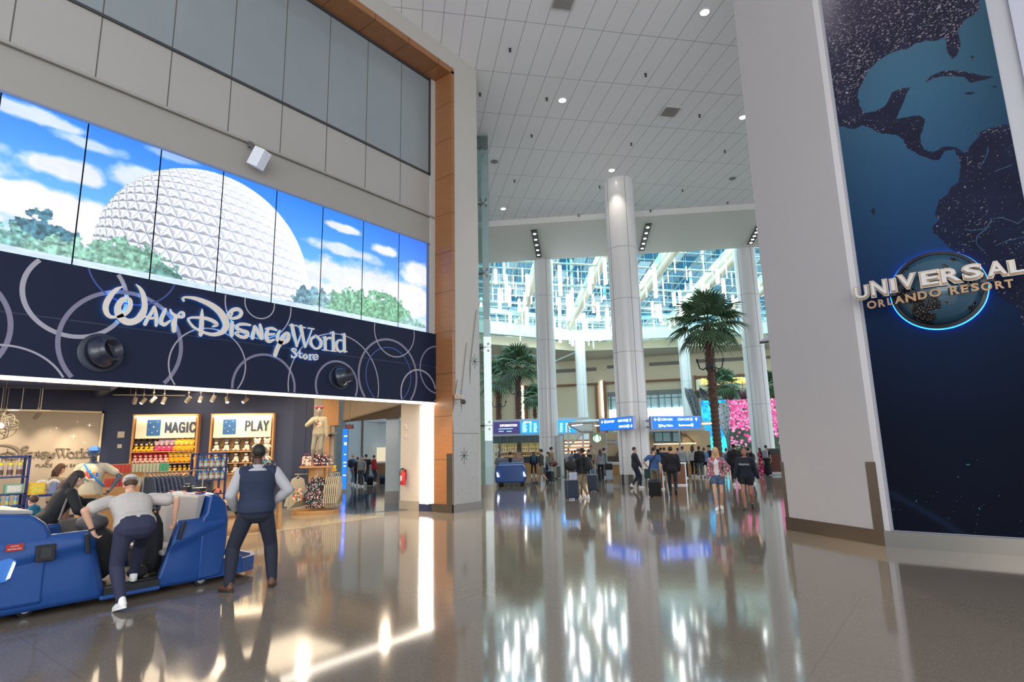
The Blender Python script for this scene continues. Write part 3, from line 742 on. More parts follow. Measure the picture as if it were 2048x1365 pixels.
# metal relief on the white column (plain pointed peaks), camera, small devices
PX = XF + .03
pk = thing('metal_relief', 'brushed grey metal panel cut into tall plain pointed peaks, mounted on the white column', 'wall panel', (XF, 12.6, .22), world=True)
poly = [(12.02, .22), (12.02, 2.1), (11.99, 2.75), (12.20, 3.75), (12.36, 2.75), (12.36, 3.3), (12.62, 4.9), (12.74, 3.6), (12.78, 4.3), (13.08, 6.0), (13.14, 6.0), (13.14, 2.6), (13.05, 2.2), (13.05, .22)]
mb = MB(); mb.prism([(XF + .012, y, z) for y, z in poly], (.025, 0, 0)); mb.build('panel', mat('A09C97', .4, .3, var=.08), pk)
for cy, cz, r_ in ((12.95, 4.35, .26), (12.45, 1.55, .28)):
    mb = MB()
    for k in range(4):
        a = k * math.pi / 4; rr = r_ * (1.3 if k == 2 else 1)
        mb.box((PX + .008, cy, cz), (.004, rr * 1.3, .02), 0, Matrix.Rotation(a, 3, 'X'))
    mb.build('star_engraving', mat('4A4A48', .5), pk)
mb = MB(); mb.bb((PX + .006, 12.02, 2.18), (PX + .009, 13.1, 2.195)); mb.build('seam', mat('4A4A48', .5), pk)
for cy, cz in ((12.93, 3.5), (12.55, 3.9), (12.95, 2.6), (12.28, 2.7), (12.2, .5), (12.8, .9), (12.9, 1.6)): mb = MB(); mb.cyl((PX + .007, cy, cz), (PX + .016, cy, cz), .022, seg=12); mb.build('stud', mat('8E8E8C', .3, .8), pk)
cm = thing('dome_camera', 'small beige dome camera on a bracket over the metal relief', 'camera', (XF + .05, 12.15, 3.2), world=True)
mb = MB(); mb.box((XF + .14, 12.13, 3.22), (.18, .2, .12)); mb.build('housing', mat('B5A590', .5), cm, bevel=.01)
mb = MB(); mb.ell((XF + .24, 12.22, 3.08), (.07, .07, .07)); mb.build('dome', mat('3A332C', .1), cm, smooth=True)
# extinguisher on the jamb
ep = ony(811, 955, 11.97)
ex = thing('fire_extinguisher', 'red fire extinguisher hanging on the beige jamb wall', 'fire extinguisher', (ep.x, 11.87, ep.z - .22))
mb = MB(); mb.lathe([(.07, 0), (.078, .01), (.078, .34), (.06, .39), (.028, .42)], seg=24); mb.build('cylinder', mat('C0242B', .3), ex, smooth=True)
mb = MB(); mb.cyl((0, 0, .42), (0, 0, .47), .025); mb.box((0, -.01, .48), (.03, .12, .02)); mb.build('valve', mat('333333', .4, .5), ex)
mb = MB(); mb.tube([(0, -.02, .46), (-.06, -.04, .45), (-.1, -.04, .34), (-.095, -.03, .15)], .013); mb.build('hose', mat('1A1A1A', .5), ex, smooth=True)
mb = MB(); mb.box((0, -.076, .2), (.07, .008, .15)); mb.build('label', mat('E6DCD0', .5), ex)
mb = MB(); mb.box((0, .09, .3), (.06, .03, .3)); mb.build('bracket', mat('8A1820', .5), ex)
for (x_, y_), nm, lb, w_, h_ in (((811, 855), 'alarm_strobe', 'pale square fire alarm strobe high on the beige jamb wall', .13, .17), ((811, 875), 'wall_sensor', 'small pale sensor on the beige jamb wall below the strobe', .07, .1)):
    p = ony(x_, y_, 11.97); t = thing(nm, lb, 'wall device', (p.x, 11.98, p.z))
    mb = MB(); mb.box((0, 0, 0), (w_, .04, h_)); mb.build('housing', mat('D9D2C4', .5), t, bevel=.006)
    mb = MB(); mb.box((0, -.03, 0), (w_ * .5, .03, h_ * .5)); mb.build('lens', mat('B8B4AA', .2), t)

# ---- glass enclosure behind the white column
GL = glass_mat('clear_glass', 'D6E6E4', .3); G0 = Vector((-13.57, 16.2, 0)); G1 = Vector((-14.57, 15.37, 0)); gd = (G1 - G0).normalized(); gn = Vector((gd.y, -gd.x, 0)) * (1 if gd.y * -13 + -gd.x * 16 > 0 else -1)
ge = thing('glass_enclosure', 'tall frameless glass enclosure with spider fittings behind the white column', 'glass wall', tuple(G0), world=True)
zs = [.45, 2.55, 5.45, 8.35, 11.2, 14.0]
for a, b in zip(zs[:-1], zs[1:]):
    mb = MB(); mb.prism([G0 + Vector((0, 0, a + .01)), G1 + Vector((0, 0, a + .01)), G1 + gn * .02 + Vector((0, 0, a + .01)), G0 + gn * .02 + Vector((0, 0, a + .01))], (0, 0, b - a - .02)); mb.build('glass_pane', GL, ge)
mb = MB(); mb.prism([G0, G1, G1 + gn * .08, G0 + gn * .08], (0, 0, .45)); mb.build('base', STEEL, ge)
post = atd(977, 900, 22.6); post.z = 0
mb = MB(); mb.box(post + Vector((0, 0, 7)), (.26, .26, 13.9), math.atan2(gd.y, gd.x)); mb.build('post', mat('C9CACC', .4), ge)
mb = MB(); mb.prism([G0 - gn * .1 + Vector((0, 0, 14.0)), G1 - gn * .1 + Vector((0, 0, 14.0)), G1 + gn * 1 + Vector((0, 0, 14.0)), G0 + gn * 1 + Vector((0, 0, 14.0))], (0, 0, .12)); mb.build('top_plate', mat('8F918F', .4), ge)
for z in zs[1:-1] + [13.6]:
    mb = MB(); c0 = G0 + gd * .22 + Vector((0, 0, z))
    mb.cyl(c0 + gd * .9 + gn * .3, c0 + gn * .12, .04)
    for sx_ in (-1, 1):
        for sz_ in (-1, 1):
            e_ = c0 + gd * .11 * sx_ + Vector((0, 0, .13 * sz_)); mb.cyl(c0 + gn * .1, e_ + gn * .04, .018); mb.cyl(e_ - gn * .05, e_ + gn * .04, .04)
    mb.build('spider_fitting', mat('77736D', .3, .8), ge)

# ---- ceiling fittings
def cz(x, y): return onz(940 + x / 3.102, y / 3.102, ZC)
for (x_, y_), lb in (((573, 622), 'round glowing downlight in the white ceiling, left of the square vent'), ((1456, 75), 'round glowing downlight in the white ceiling, nearest the tall grey pillar top'), ((879, 1056), 'round glowing downlight in the white ceiling just above the thick column'), ((207, 1295), 'round glowing downlight in the white ceiling beside the glass enclosure'), ((1692, 727), 'round glowing downlight half hidden behind the edge of the grey pillar')):
    p = cz(x_, y_); t = thing('downlight', lb, 'ceiling light', (p.x, p.y, ZC - .01), group='recessed downlights in the hall ceiling')
    mb = MB(); mb.cyl((0, 0, -.008), (0, 0, .0), .13, seg=24); mb.build('lens', mat('FFF4E6', .4, emit=10), t)
    mb = MB(); mb.lathe([(.135, -.012), (.165, -.012), (.165, .01), (.135, .01)], seg=24, cap=False); mb.build('ring', mat('E5E3E0', .4), t)
    spot('downlight_beam', (p.x, p.y, ZC - .05), (p.x, p.y, 0), 500 if abs(x_ - 879) > 2 else 120, 80, (1, .9, .78))
for i, (x_, y_) in enumerate(((248, 303), (62, 580), (476, 610), (382, 838), (276, 1119), (804, 1157), (1000, 890), (1089, 459), (1424, 713), (1580, 934), (1318, 1178), (1598, 1255), (674, 1334), (1120, 1304))):
    p = cz(x_, y_); mb = MB(); mb.cyl((0, 0, -.09), (0, 0, 0), .02, seg=8); mb.cyl((0, 0, -.10), (0, 0, -.085), .045, seg=10); mb.cyl((0, 0, -.012), (0, 0, 0), .05, seg=10)
    tag(mb.build('sprinkler', mat('4A4744', .4, .5), loc=(p.x, p.y, ZC)), 'small dark sprinkler head under the white hall ceiling, %s counting from the shop side' % ORD[i], 'sprinkler', 'sprinkler heads in the hall ceiling')
for i, (x_, y_) in enumerate(((1242, 690), (580, 0))):
    p = cz(x_, y_); t = thing('ceiling_vent', ['square grey vent in the white ceiling between the downlights', 'square grey vent at the very top edge of the ceiling in view'][i], 'vent', (p.x, p.y, ZC - .02), R(48.5))
    mb = MB(); mb.box((0, 0, 0), (.66, .66, .03)); mb.build('frame', mat('CFCBC7', .5), t)
    mb = MB(); [mb.box((0, -.27 + .06 * k, -.02), (.56, .03, .02)) for k in range(10)]; mb.build('grille', mat('8E8A86', .5), t)
for (x_, y_), lb in (((150, 1002), 'flat smoke detector on the ceiling beside the glass enclosure'), ((1629, 1107), 'flat smoke detector on the ceiling close to the grey pillar')):
    p = cz(x_, y_); mb = MB(); mb.lathe([(.16, 0), (.16, -.03), (.08, -.06)], seg=20); tag(mb.build('smoke_detector', mat('7F7C78', .5), loc=(p.x, p.y, ZC)), lb, 'smoke detector')
# slot fittings in the lower ceiling
for (a, b), lb in ((((1068, 460), (1078, 513)), 'black slot fitting with a row of spotlights, left one in the lower white ceiling'), (((1297, 447), (1283, 500)), 'black slot fitting with a row of spotlights just right of the thick column'), (((1518, 452), (1500, 487)), 'black slot fitting with a row of spotlights beside the grey pillar edge')):
    p0, p1 = onz(*a, ZL), onz(*b, ZL); d_ = p1 - p0; ln_ = d_.length; t = thing('slot_light', lb, 'ceiling light', tuple((p0 + p1) / 2 - Vector((0, 0, .012))), math.atan2(d_.y, d_.x))
    mb = MB(); mb.box((0, 0, -.03), (ln_, .34, .06)); mb.build('housing', mat('17181A', .5), t)
    for k in range(5):
        mb = MB(); mb.cyl((-ln_*.4 + ln_*.2*k, 0, -.075), (-ln_*.4 + ln_*.2*k, 0, -.06), .09, seg=12); mb.build('lamp', mat('FFFFFF', .4, emit=4), t)

# ================================================================ BANNER AND GLOBE SIGN
YB = 11.78
BL = {'M': [[(.08,0),(.08,1)],[(.08,.95),(.5,.25)],[(.5,.25),(.92,.95)],[(.92,0),(.92,1)]], 'A': [[(.05,0),(.5,1)],[(.5,1),(.95,0)],[(.25,.32),(.75,.32)]], 'G': [[(.9,.78),(.72,.96),(.3,.96),(.1,.7),(.1,.3),(.3,.05),(.75,.05),(.92,.25)],[(.92,.05),(.92,.48)],[(.55,.48),(.95,.48)]], 'I': [[(.5,0),(.5,1)]], 'C': [[(.92,.75),(.75,.96),(.3,.96),(.1,.7),(.1,.3),(.3,.05),(.75,.05),(.92,.25)]], 'P': [[(.1,0),(.1,1)],[(.1,.95),(.7,.95),(.9,.74),(.7,.5),(.1,.5)]], 'L': [[(.1,0),(.1,1)],[(.1,.06),(.9,.06)]], 'Y': [[(.05,1),(.5,.48)],[(.95,1),(.5,.48)],[(.5,0),(.5,.5)]]}
def block_text(name, word, center, X_, up_, wd, ht, m, parent, depth=.012, wt=.25):
    X_, up_ = Vector(X_).normalized(), Vector(up_); o = X_.cross(up_); ws_ = [.45 if ch == 'I' else 1.0 for ch in word]; gap = .22; tot = sum(ws_) + gap*(len(word)-1); u = wd / tot; mb = MB(); x0 = 0
    for ch, w_ in zip(word, ws_):
        for j, st in enumerate(BL[ch]):
            for (a, b), (c_, d_) in zip(st[:-1], st[1:]):
                A_ = Vector(center) + X_*((x0 + a*w_)*u - wd/2) + up_*((b-.5)*ht); B_ = Vector(center) + X_*((x0 + c_*w_)*u - wd/2) + up_*((d_-.5)*ht); dd = (B_ - A_).normalized(); nn_ = dd.cross(o).normalized()*wt*u*.62; A_ -= dd*wt*u*.3; B_ += dd*wt*u*.3
                mb.prism([A_ - nn_, B_ - nn_, B_ + nn_, A_ + nn_], o*(depth + .0015*j + .0007*len(mb.v)/8))
        x0 += w_ + gap
    return mb.build(name, m, parent)
m1 = lambda p: (1620 + p[0] / 4.549, p[1] / 4.549)
m2 = lambda p: (1620 + p[0] / 4.785, 280 + p[1] / 4.785)
m3 = lambda p: (1660 + p[0] / 5.278, 480 + p[1] / 5.278)
def tw(f, pts): return [(v.x, v.z) for v in (ony(*f(p), YB) for p in pts)]
LAND = tw(m1, [(-200,-600),(1700,-600),(1545,0),(1548,80),(1480,140),(1400,190),(1350,260),(1360,340),(1370,430),(1340,500),(1295,535),(1250,480),(1235,400),(1225,345),(1150,365),(1040,370),(960,395),(880,450),(790,460),(700,500),(610,560),(530,640),(490,720),(450,800),(430,880),(445,970),(500,1025),(590,1015),(680,960),(720,900),(740,850),(830,800),(920,795),(870,880),(830,990),(780,1080),(900,1065),(980,1045),(1055,1080),(1030,1180),(1000,1270)]) + \
       tw(m2, [(1050,20),(1100,90),(1180,120),(1290,65),(1400,70),(1490,130),(1560,30),(1640,-60)]) + tw(m1, [(1500,1230),(1570,1190),(1690,1160),(1760,1130)]) + tw(m2, [(2300,-100),(2400,2300)]) + \
       tw(m3, [(2200,1080),(2048,1080),(2040,900),(2010,770),(1960,710),(1860,660),(1740,520),(1600,400),(1500,300)]) + \
       tw(m2, [(1500,1130),(1350,1050),(1290,1000),(1230,920),(1175,880),(1180,830),(1240,760),(1195,720),(1210,640),(1250,560),(1320,510),(1350,460),(1430,400),(1425,350),(1440,250),(1430,170),(1380,100),(1300,100),(1240,190),(1160,190),(1040,140),(940,80),(890,0)]) + \
       tw(m1, [(850,1270),(780,1225),(640,1215),(560,1170),(480,1135),(400,1175),(250,1140),(175,1100),(40,1000)])
ISL = [tw(m1, q) for q in ([(1040,750),(1100,690),(1200,650),(1330,640),(1450,660),(1560,685),(1680,695),(1580,725),(1460,760),(1400,700),(1300,690),(1200,695),(1120,715)], [(1400,850),(1440,835),(1520,840),(1460,865)], [(1465,500),(1490,520),(1480,560),(1462,535)], [(1640,785),(1700,780),(1700,800)])] + [tw(m2, [(580,680),(610,650),(630,700),(600,720)])]
RIV = [tw(m2, q) for q in ([(2060,740),(1990,800),(1840,740),(1740,760),(1690,850),(1600,920),(1590,990),(1650,1060)], [(1690,850),(1550,870),(1480,860)], [(1640,240),(1700,130),(1700,70)], [(1930,240),(1800,290),(1700,330)], [(2060,930),(1900,960),(1780,1010)])]
def banner_pic(X_, Z_):
    jx = (fbm(X_*9, Z_*9, 4, 50) - .5) * .05; jz = (fbm(X_*9, Z_*9, 4, 55) - .5) * .05
    land = inpoly(X_ + jx, Z_ + jz, LAND)
    for q in ISL: land |= inpoly(X_ + jx*.5, Z_ + jz*.5, q)
    t_ = np.clip((Z_ - .2) / 9.5, 0, 1)[:, None]
    stops = [(0, '12182A'), (.18, '141D33'), (.33, '1B2E50'), (.42, '22416E'), (.62, '386088'), (.8, '4F7C99'), (1, '5F88A0')]
    sea = np.zeros((len(X_), 3))
    for (a, ca_), (b, cb_) in zip(stops[:-1], stops[1:]):
        m_ = (t_ >= a) & (t_ <= b); f_ = (t_ - a) / (b - a); sea = np.where(m_, hx(ca_)*(1-f_) + hx(cb_)*f_, sea)
    edge = np.clip(np.abs(X_ + .1) / 1.3, 0, 1)[:, None]; sea = sea * (1.05 - .22 * edge**2)
    sea *= (.97 + .06 * vnoise(X_*90, Z_*90, 3))[:, None]
    ld = hx('1A2847') * (1 - t_) + hx('3D3A50') * t_; ld = ld * (.85 + .3 * fbm(X_*4, Z_*4, 3, 60)[:, None])
    c = np.where(land[:, None], ld, sea)
    a_ = vnoise((X_ + Z_*.6)*38, (Z_ - X_*.3)*60, 70); b_ = fbm(X_*3.0, Z_*3.0, 3, 71)
    dens = np.clip((Z_ - 7.6) / .8, 0, 1) * .16 + .0
    lights = land & (a_ > .93 - dens - .25*(b_ - .5)) & (Z_ > 3.2)
    c = np.where(lights[:, None], hx('C9BCC4') * (.75 + .3 * vnoise(X_*30, Z_*30, 8)[:, None]), c)
    for q in RIV:
        for (x0, z0), (x1, z1) in zip(q[:-1], q[1:]):
            L2 = (x1-x0)**2 + (z1-z0)**2; s = np.clip(((X_-x0)*(x1-x0) + (Z_-z0)*(z1-z0)) / L2, 0, 1)
            d = np.hypot(X_ - x0 - s*(x1-x0) + jx*.4, Z_ - z0 - s*(z1-z0) + jz*.4)
            c = np.where((d < .007)[:, None] & land[:, None], hx('54789A'), c)
    g = np.exp(-(((X_ + 1.15) / .34)**2 + ((Z_ - 10.6) / 1.1)**2))[:, None] * .75      # soft pale patch towards the upper left
    c = c * (1 - g) + hx('CFCDD2') * g
    g = np.exp(-(((X_ + .6) / .7)**2 + ((Z_ - 10.6) / 1.2)**2))[:, None] * .3
    c = c * (1 - g) + hx('A58696') * g
    arc = np.exp(-((np.hypot(X_ + 4.5, Z_ + 5.0) - 6.75) / .06)**2)[:, None] * .18; c = c + arc * hx('3C6C98')
    st = (vnoise(X_*30, Z_*30, 80) > .975) & (vnoise(X_*4, Z_*4, 81) > .45) & (Z_ < 1.5)
    c = np.where(st[:, None], hx('58A8B8'), c)
    return s2l(np.clip(c, 0, 1)) * .42
bn = thing('banner', 'tall dark blue printed banner of a night map of the Americas on the right wall', 'banner', (-1.18, YB, .27), world=True)
picture('print', (-1.17, YB, .26), (1, 0, 0), (0, 0, 1), 2.36, 11.0, 300, 1400, banner_pic, dull(attr_mat('banner_print', 1, .8, base=True), .1), bn, u0=-1.17, v0=.26)
mb = MB(); mb.bb((-1.18, YB + .002, .25), (1.195, YB + .022, 11.3)); mb.build('backing', mat('8D93A6', .5), bn)

GC = Vector((-.08, YB, 4.19))
gs = thing('globe_sign', 'dark globe sign with a blue glowing rim and raised white and bronze lettering', 'sign', tuple(GC), world=True)
t = NT('globe_gloss'); x, y, z = t.pos(); g = t.n('ShaderNodeNewGeometry')
nz = t.n('ShaderNodeTexNoise', i_Scale=2.6, i_Detail=4.0); t.l(g.outputs['Position'], nz.inputs['Vector'])
n2 = t.n('ShaderNodeTexNoise', i_Scale=70.0, i_Detail=1.0); t.l(g.outputs['Position'], n2.inputs['Vector'])
ld = t.math('GREATER_THAN', nz.outputs['Fac'], .52); li = t.math('MULTIPLY', ld, t.math('GREATER_THAN', n2.outputs['Fac'], .66))
c = t.mix(ld, lin('2D4A5C'), lin('17181C')); c = t.mix(li, c, lin('B7B0A0')); t.l(c, t.p.inputs['Base Color']); t.p.inputs['Roughness'].default_value = .08
mb = MB(); prof = [(.60*math.cos(a), .06 + .42*math.sin(a)) for a in np.linspace(0, math.pi/2, 16)]; mb.lathe(prof, GC, 56, (0, -1, 0)); mb.build('globe', t.m, gs, smooth='all')
mb = MB(); mb.lathe([(.655, .07), (.655, .10), (.60, .12), (.595, .05), (.655, .05)], GC, 64, (0, -1, 0)); mb.build('rim', mat('15171C', .3), gs, smooth=True)
mb = MB(); mb.lathe([(.668, .015), (.668, .045), (.60, .045), (.60, .015)], GC, 64, (0, -1, 0)); mb.build('rim_light', mat('1F78FF', .4, emit=3.5), gs)
UL = [('U', 250, 415, 470, 645), ('N', 425, 610, 410, 610), ('I', 622, 710, 395, 565), ('V', 705, 920, 345, 530), ('E', 945, 1155, 310, 505), ('R', 1155, 1400, 280, 475), ('S', 1390, 1615, 240, 435), ('A', 1640, 1880, 210, 405), ('L', 1875, 2075, 190, 375)]
OL = [('O', 390, 495, 640, 735), ('R', 510, 585, 625, 715), ('L', 605, 660, 610, 695), ('A', 680, 785, 590, 680), ('N', 795, 910, 565, 660), ('D', 925, 1030, 540, 635), ('O', 1045, 1175, 515, 610), ('R', 1265, 1370, 485, 585), ('E', 1380, 1460, 475, 565), ('S', 1485, 1575, 455, 550), ('O', 1590, 1715, 445, 545), ('R', 1740, 1840, 430, 525), ('T', 1840, 1940, 415, 515)]
WLET = mat('B8B4B2', .35, var=0); BRZ = mat('8A6A48', .35, .6, var=0); GRYL = mat('9C9690', .3, .5, var=0)
for ch, a, b, c_, d_ in UL:
    s = (a + b) / 2; yd = 11.22 + .26 * ((s - 1150) / 900)**2
    pl, pr_, pt, pb = ony(*m3((a, (c_+d_)/2)), yd), ony(*m3((b, (c_+d_)/2)), yd), ony(*m3((s, c_)), yd), ony(*m3((s, d_)), yd)
    cc = Vector(((pl.x+pr_.x)/2, yd, (pt.z+pb.z)/2)); wd, ht = pr_.x - pl.x, (pt.z - pb.z) * .88
    f = text_fit('letter', ch, cc + Vector((0, -.012, 0)), (1, 0, 0), (0, 0, 1), wd*(.46 if ch == 'I' else .84), ht*.80, WLET, .02, gs, offset=.018)
    text_fit('letter_edge', ch, cc + Vector((0, .02, 0)), (1, 0, 0), (0, 0, 1), wd*(.72 if ch == 'I' else .95), ht*.93, BRZ, .03, f, offset=.05)
    text_fit('letter_outline', ch, cc + Vector((0, .05, 0)), (1, 0, 0), (0, 0, 1), wd*(.92 if ch == 'I' else 1.04), ht*1.05, GRYL, .03, f, offset=.075)
for ch, a, b, c_, d_ in OL:
    s = (a + b) / 2; yd = 11.26 + .26 * ((s - 1150) / 800)**2
    pl, pr_, pt, pb = ony(*m3((a, (c_+d_)/2)), yd), ony(*m3((b, (c_+d_)/2)), yd), ony(*m3((s, c_)), yd), ony(*m3((s, d_)), yd)
    text_fit('small_letter', ch, ((pl.x+pr_.x)/2, yd, (pt.z+pb.z)/2), (1, 0, 0), (0, 0, 1), (pr_.x - pl.x)*.98, (pt.z - pb.z) * .9, mat('85633E', .35, .3, var=0), .025, gs, offset=.035)
mb = MB(); mb.box((-.1, 11.6, 4.2), (1.5, .04, .05)); [mb.cyl((q, YB, 4.2), (q, 11.5, 4.2), .02) for q in (-.75, .6)]; mb.build('letter_bracket', mat('4A4A50', .4), gs)
spot('banner_wash', (.4, 6.5, 9.5), (0, 11.7, 5), 45, 70, (.8, .88, 1), 1.0, .3)
# ================================================================ FAR HALL (atrium)
C1 = atd(1170, 900, 62); C1.z = 0
LD = Vector((-.368, -.930, 0)); LN = Vector((-.930, .368, 0))
def zr(x, y): return onp(x, y, C1, VA).z
Z = {k: zr(1190, y) for k, y in dict(par0=682, par1=660, led1=655, cl0=654, cl1=640, low=699).items()}
def band(z0, z1, out, back, m, name):
    mb = MB(); a = C1 - VA * out + Vector((0, 0, z0)); u0 = C1 - UA * 0 - VA * out
    k = C1 - VA * out - LN * 0
    mb.prism([C1 - VA*out - UA*0.0 + Vector((0,0,z0)), C1 + UA*42 - VA*out + Vector((0,0,z0)), C1 + UA*42 + VA*back + Vector((0,0,z0)), C1 + VA*back - UA*back*.4 + Vector((0,0,z0))], (0, 0, z1-z0))
    mb.prism([C1 - LN*out + Vector((0,0,z0)), C1 + VA*back - UA*back*.4 + Vector((0,0,z0)), C1 + LD*32 + LN*back + Vector((0,0,z0)), C1 + LD*32 - LN*out + Vector((0,0,z0))], (0, 0, z1-z0))
    return struct(name, mb, m)
band(Z['par0'], Z['par1'], 0, .5, mat('CFD3CB', .5, var=.02), 'wall_parapet')
band(Z['par1'], Z['led1'], -.6, .9, mat('9EA39E', .5), 'trim_8')
band(Z['low'], Z['par0'], -.8, .8, mat('D2C9AE', .5, var=.02), 'wall_parapet')
band(Z['low'] + .01, Z['low'] + .2, -.9, 16, mat('B9B3A4', .55), 'ceiling')
band(Z['cl1'], Z['cl1'] + .5, -.8, 1.2, mat('BFC6C4', .5), 'trim_9')
# clerestory mullions
mb = MB()
for k in range(30):
    p = C1 + UA * (k * 1.4) + VA * .9; mb.box(p + Vector((0, 0, (Z['cl0']+Z['cl1'])/2)), (.12, .12, Z['cl1']-Z['cl0']), R(31))
    p = C1 + LD * (k * 1.1) + LN * .9; mb.box(p + Vector((0, 0, (Z['cl0']+Z['cl1'])/2)), (.12, .12, Z['cl1']-Z['cl0']), R(68))
struct('window_2', mb, mat('9FB0B6', .4))
# rear wall
BD = Vector((.922, .388, 0)); BN = Vector((-.388, .922, 0)); B0 = atd(1193, 900, 70); B0.z = 0
def onb(x, y, off=0.0): return onp(x, y, B0 + BN * off, BN)
a0, a1 = B0 - BD * 45, B0 + BD * 50
mb = MB(); mb.prism([a0, a1, a1 + BN * .5, a0 + BN * .5], (0, 0, Z['low'] + .2)); struct('wall_far', mb, mat('D3C9AC', .6, var=.02))
def boxp(mb, x0, y0, x1, y1, p0, n_, thick=.1, out=0.0):          # upright box on a plane covering a pixel rectangle
    n_ = Vector(n_); d = Vector((n_.y, -n_.x, 0)); xm, ym = (x0+x1)/2, (y0+y1)/2
    a, b = onp(x0, ym, p0, n_), onp(x1, ym, p0, n_); zt, zb = onp(xm, y0, p0, n_).z, onp(xm, y1, p0, n_).z
    c = (a + b) / 2; w_ = abs((b - a).dot(d))
    mb.box((c.x - n_.x*(out + thick/2), c.y - n_.y*(out + thick/2), (zt+zb)/2), (w_, thick, zt - zb), math.atan2(d.y, d.x))
    return Vector((c.x, c.y, zb)), w_, zt - zb
mb = MB()
for r in ((1057, 739, 1193, 746), (1214, 731, 1247, 737), (1298, 724, 1365, 731), (1394, 717, 1490, 724), (1527, 712, 1550, 718), (1024, 748, 1033, 752)): boxp(mb, *r, B0, BN, .05)
struct('trim_10', mb, mat('77736A', .5))
for i, (x0, y0, x1) in enumerate(((998, 777, 1034), (1055, 772, 1194), (1213, 763, 1371), (1397, 752, 1520))):
    mb = MB(); boxp(mb, x0-3, y0-1.5, x1+3, y0+2, B0, BN, .5); boxp(mb, x0-4, y0, x0+1, 880, B0, BN, .5); boxp(mb, x1-1, y0, x1+4, 880, B0, BN, .5); struct('trim_%d' % (11+i), mb, OAKD)
for i, r in enumerate(((1044.8, 773, 1046.2, 838), (1204.4, 763, 1206, 835))):
    mb = MB(); boxp(mb, *r, B0, BN, .12); tag(mb.build('light_strip', mat('FFFFFF', .4, emit=5)), ['thin vertical light strip behind the two left palms', 'thin vertical light strip just above the left hanging sign'][i], 'light strip', 'vertical light strips on the far wall')
# large window with pale blinds, and the gap beside the column
t = NT('blinds'); x, y, z = t.pos(); s_ = t.math('ADD', t.math('MULTIPLY', x, BD.x), t.math('MULTIPLY', y, BD.y))
f = t.math('LESS_THAN', t.math('PINGPONG', t.math('ADD', s_, 400), .7), .05); t.l(t.mix(f, lin('B9D4D8'), lin('566A70')), t.p.inputs['Base Color']); t.p.inputs['Roughness'].default_value = .3
mb = MB(); boxp(mb, 1219, 790, 1372, 862, B0, BN, .2); struct('window_3', mb, t.m)
mb = MB(); boxp(mb, 1219, 818, 1372, 836, B0, BN, .1, .25); w3 = mb.build('lit_gap', mat('EAF6FF', .4, emit=1.6)); w3['kind'] = 'structure'; w3.name = 'window_4'
mb = MB(); boxp(mb, 1216, 782, 1372, 791, B0, BN, .3); boxp(mb, 1216, 797, 1372, 798, B0, BN, .3); [boxp(mb, x_, 790, x_ + .8, 836, B0, BN, .35) for x_ in (1223, 1236, 1245, 1302, 1316, 1330, 1344, 1358)]; struct('window_5', mb, mat('6E7474', .4))
# lounge upstairs: fascia with gold letters, dark soffit, glass rail
LG0 = atd(1450, 800, 60); LG0.z = 0
def onlg(x, y): return onp(x, y, LG0, VA)
mb = MB(); boxp(mb, 1397, 756, 1530, 777, LG0, VA, 1.0, -1.2); struct('wall_lounge', mb, mat('CFC6AA', .55))
mb = MB(); boxp(mb, 1397, 777, 1530, 790, LG0, VA, 1.0, -3); struct('wall_lounge', mb, mat('3F342C', .6))
a, b = onlg(1404, 764), onlg(1523, 758)
pp = thing('lounge_sign', 'gold glowing letters of the lounge sign high on the far right wall', 'sign', (a.x, a.y, a.z), world=True)
text_fit('lettering', 'PLAZA PREMIUM', (a + b) / 2 + VA * .15, UA, (0, 0, 1), (b - a).length, onlg(1460, 757).z - onlg(1460, 768).z, mat('F2CE5A', .4, emit=1.3), .1, pp, offset=.02)
mb = MB(); boxp(mb, 1397, 769.5, 1530, 770.5, LG0, VA, .05, -.1); mb.build('rail', mat('8A7A58', .5), pp)
mb = MB(); boxp(mb, 1420, 790, 1530, 800, LG0, VA, .1, .5); struct('window_6', mb, mat('B8CDD0', .2))
for i, x_ in enumerate((1461, 1487)):
    p = onp(x_, 792, LG0 - VA, VA); mb = MB(); mb.lathe([(.1, -.5), (.35, -.2), (.42, .2), (.3, .5), (.1, .6)], seg=14); mb.cyl((0, 0, .6), (0, 0, 1.6), .03)
    tag(mb.build('lantern', mat('5A2A34', .4), loc=tuple(p), smooth=True), ['dark red urn-shaped lantern over the flower screen, left one', 'dark red urn-shaped lantern over the flower screen beside the round column'][i], 'lantern', 'lanterns above the flower screen')
# ---- skylight: sloping glass roof on cream girders
GD = Vector((-.693, .721, 0)); GP = Vector((.721, .693, 0))
def roofz(p): v = Vector((p[0], p[1], 0)).dot(VA); return 20.5 - (v - VL2) * ((20.5 - Z['cl1'] - .5) / (C1.dot(VA) - VL2))
t = NT('skylight_glass'); t.t.nodes.remove(t.p); g = t.n('ShaderNodeNewGeometry')
mp = t.n('ShaderNodeMapping'); mp.inputs['Rotation'].default_value = (0, 0, -math.atan2(GD.y, GD.x)); t.l(g.outputs['Position'], mp.inputs['Vector'])
br = t.n('ShaderNodeTexBrick', i_Scale=1.0); br.inputs['Color1'].default_value = lin('B6CDD2'); br.inputs['Color2'].default_value = lin('4F8AA0'); br.inputs['Mortar'].default_value = lin('8E958F')
br.inputs['Brick Width'].default_value = 2.4; br.inputs['Row Height'].default_value = 1.2; br.inputs['Mortar Size'].default_value = .05; br.inputs['Bias'].default_value = -.1
t.l(mp.outputs[0], br.inputs['Vector']); tr = t.n('ShaderNodeBsdfTransparent'); t.l(br.outputs['Color'], tr.inputs['Color']); t.l(tr.outputs[0], t.out.inputs[0])
SKG = t.m
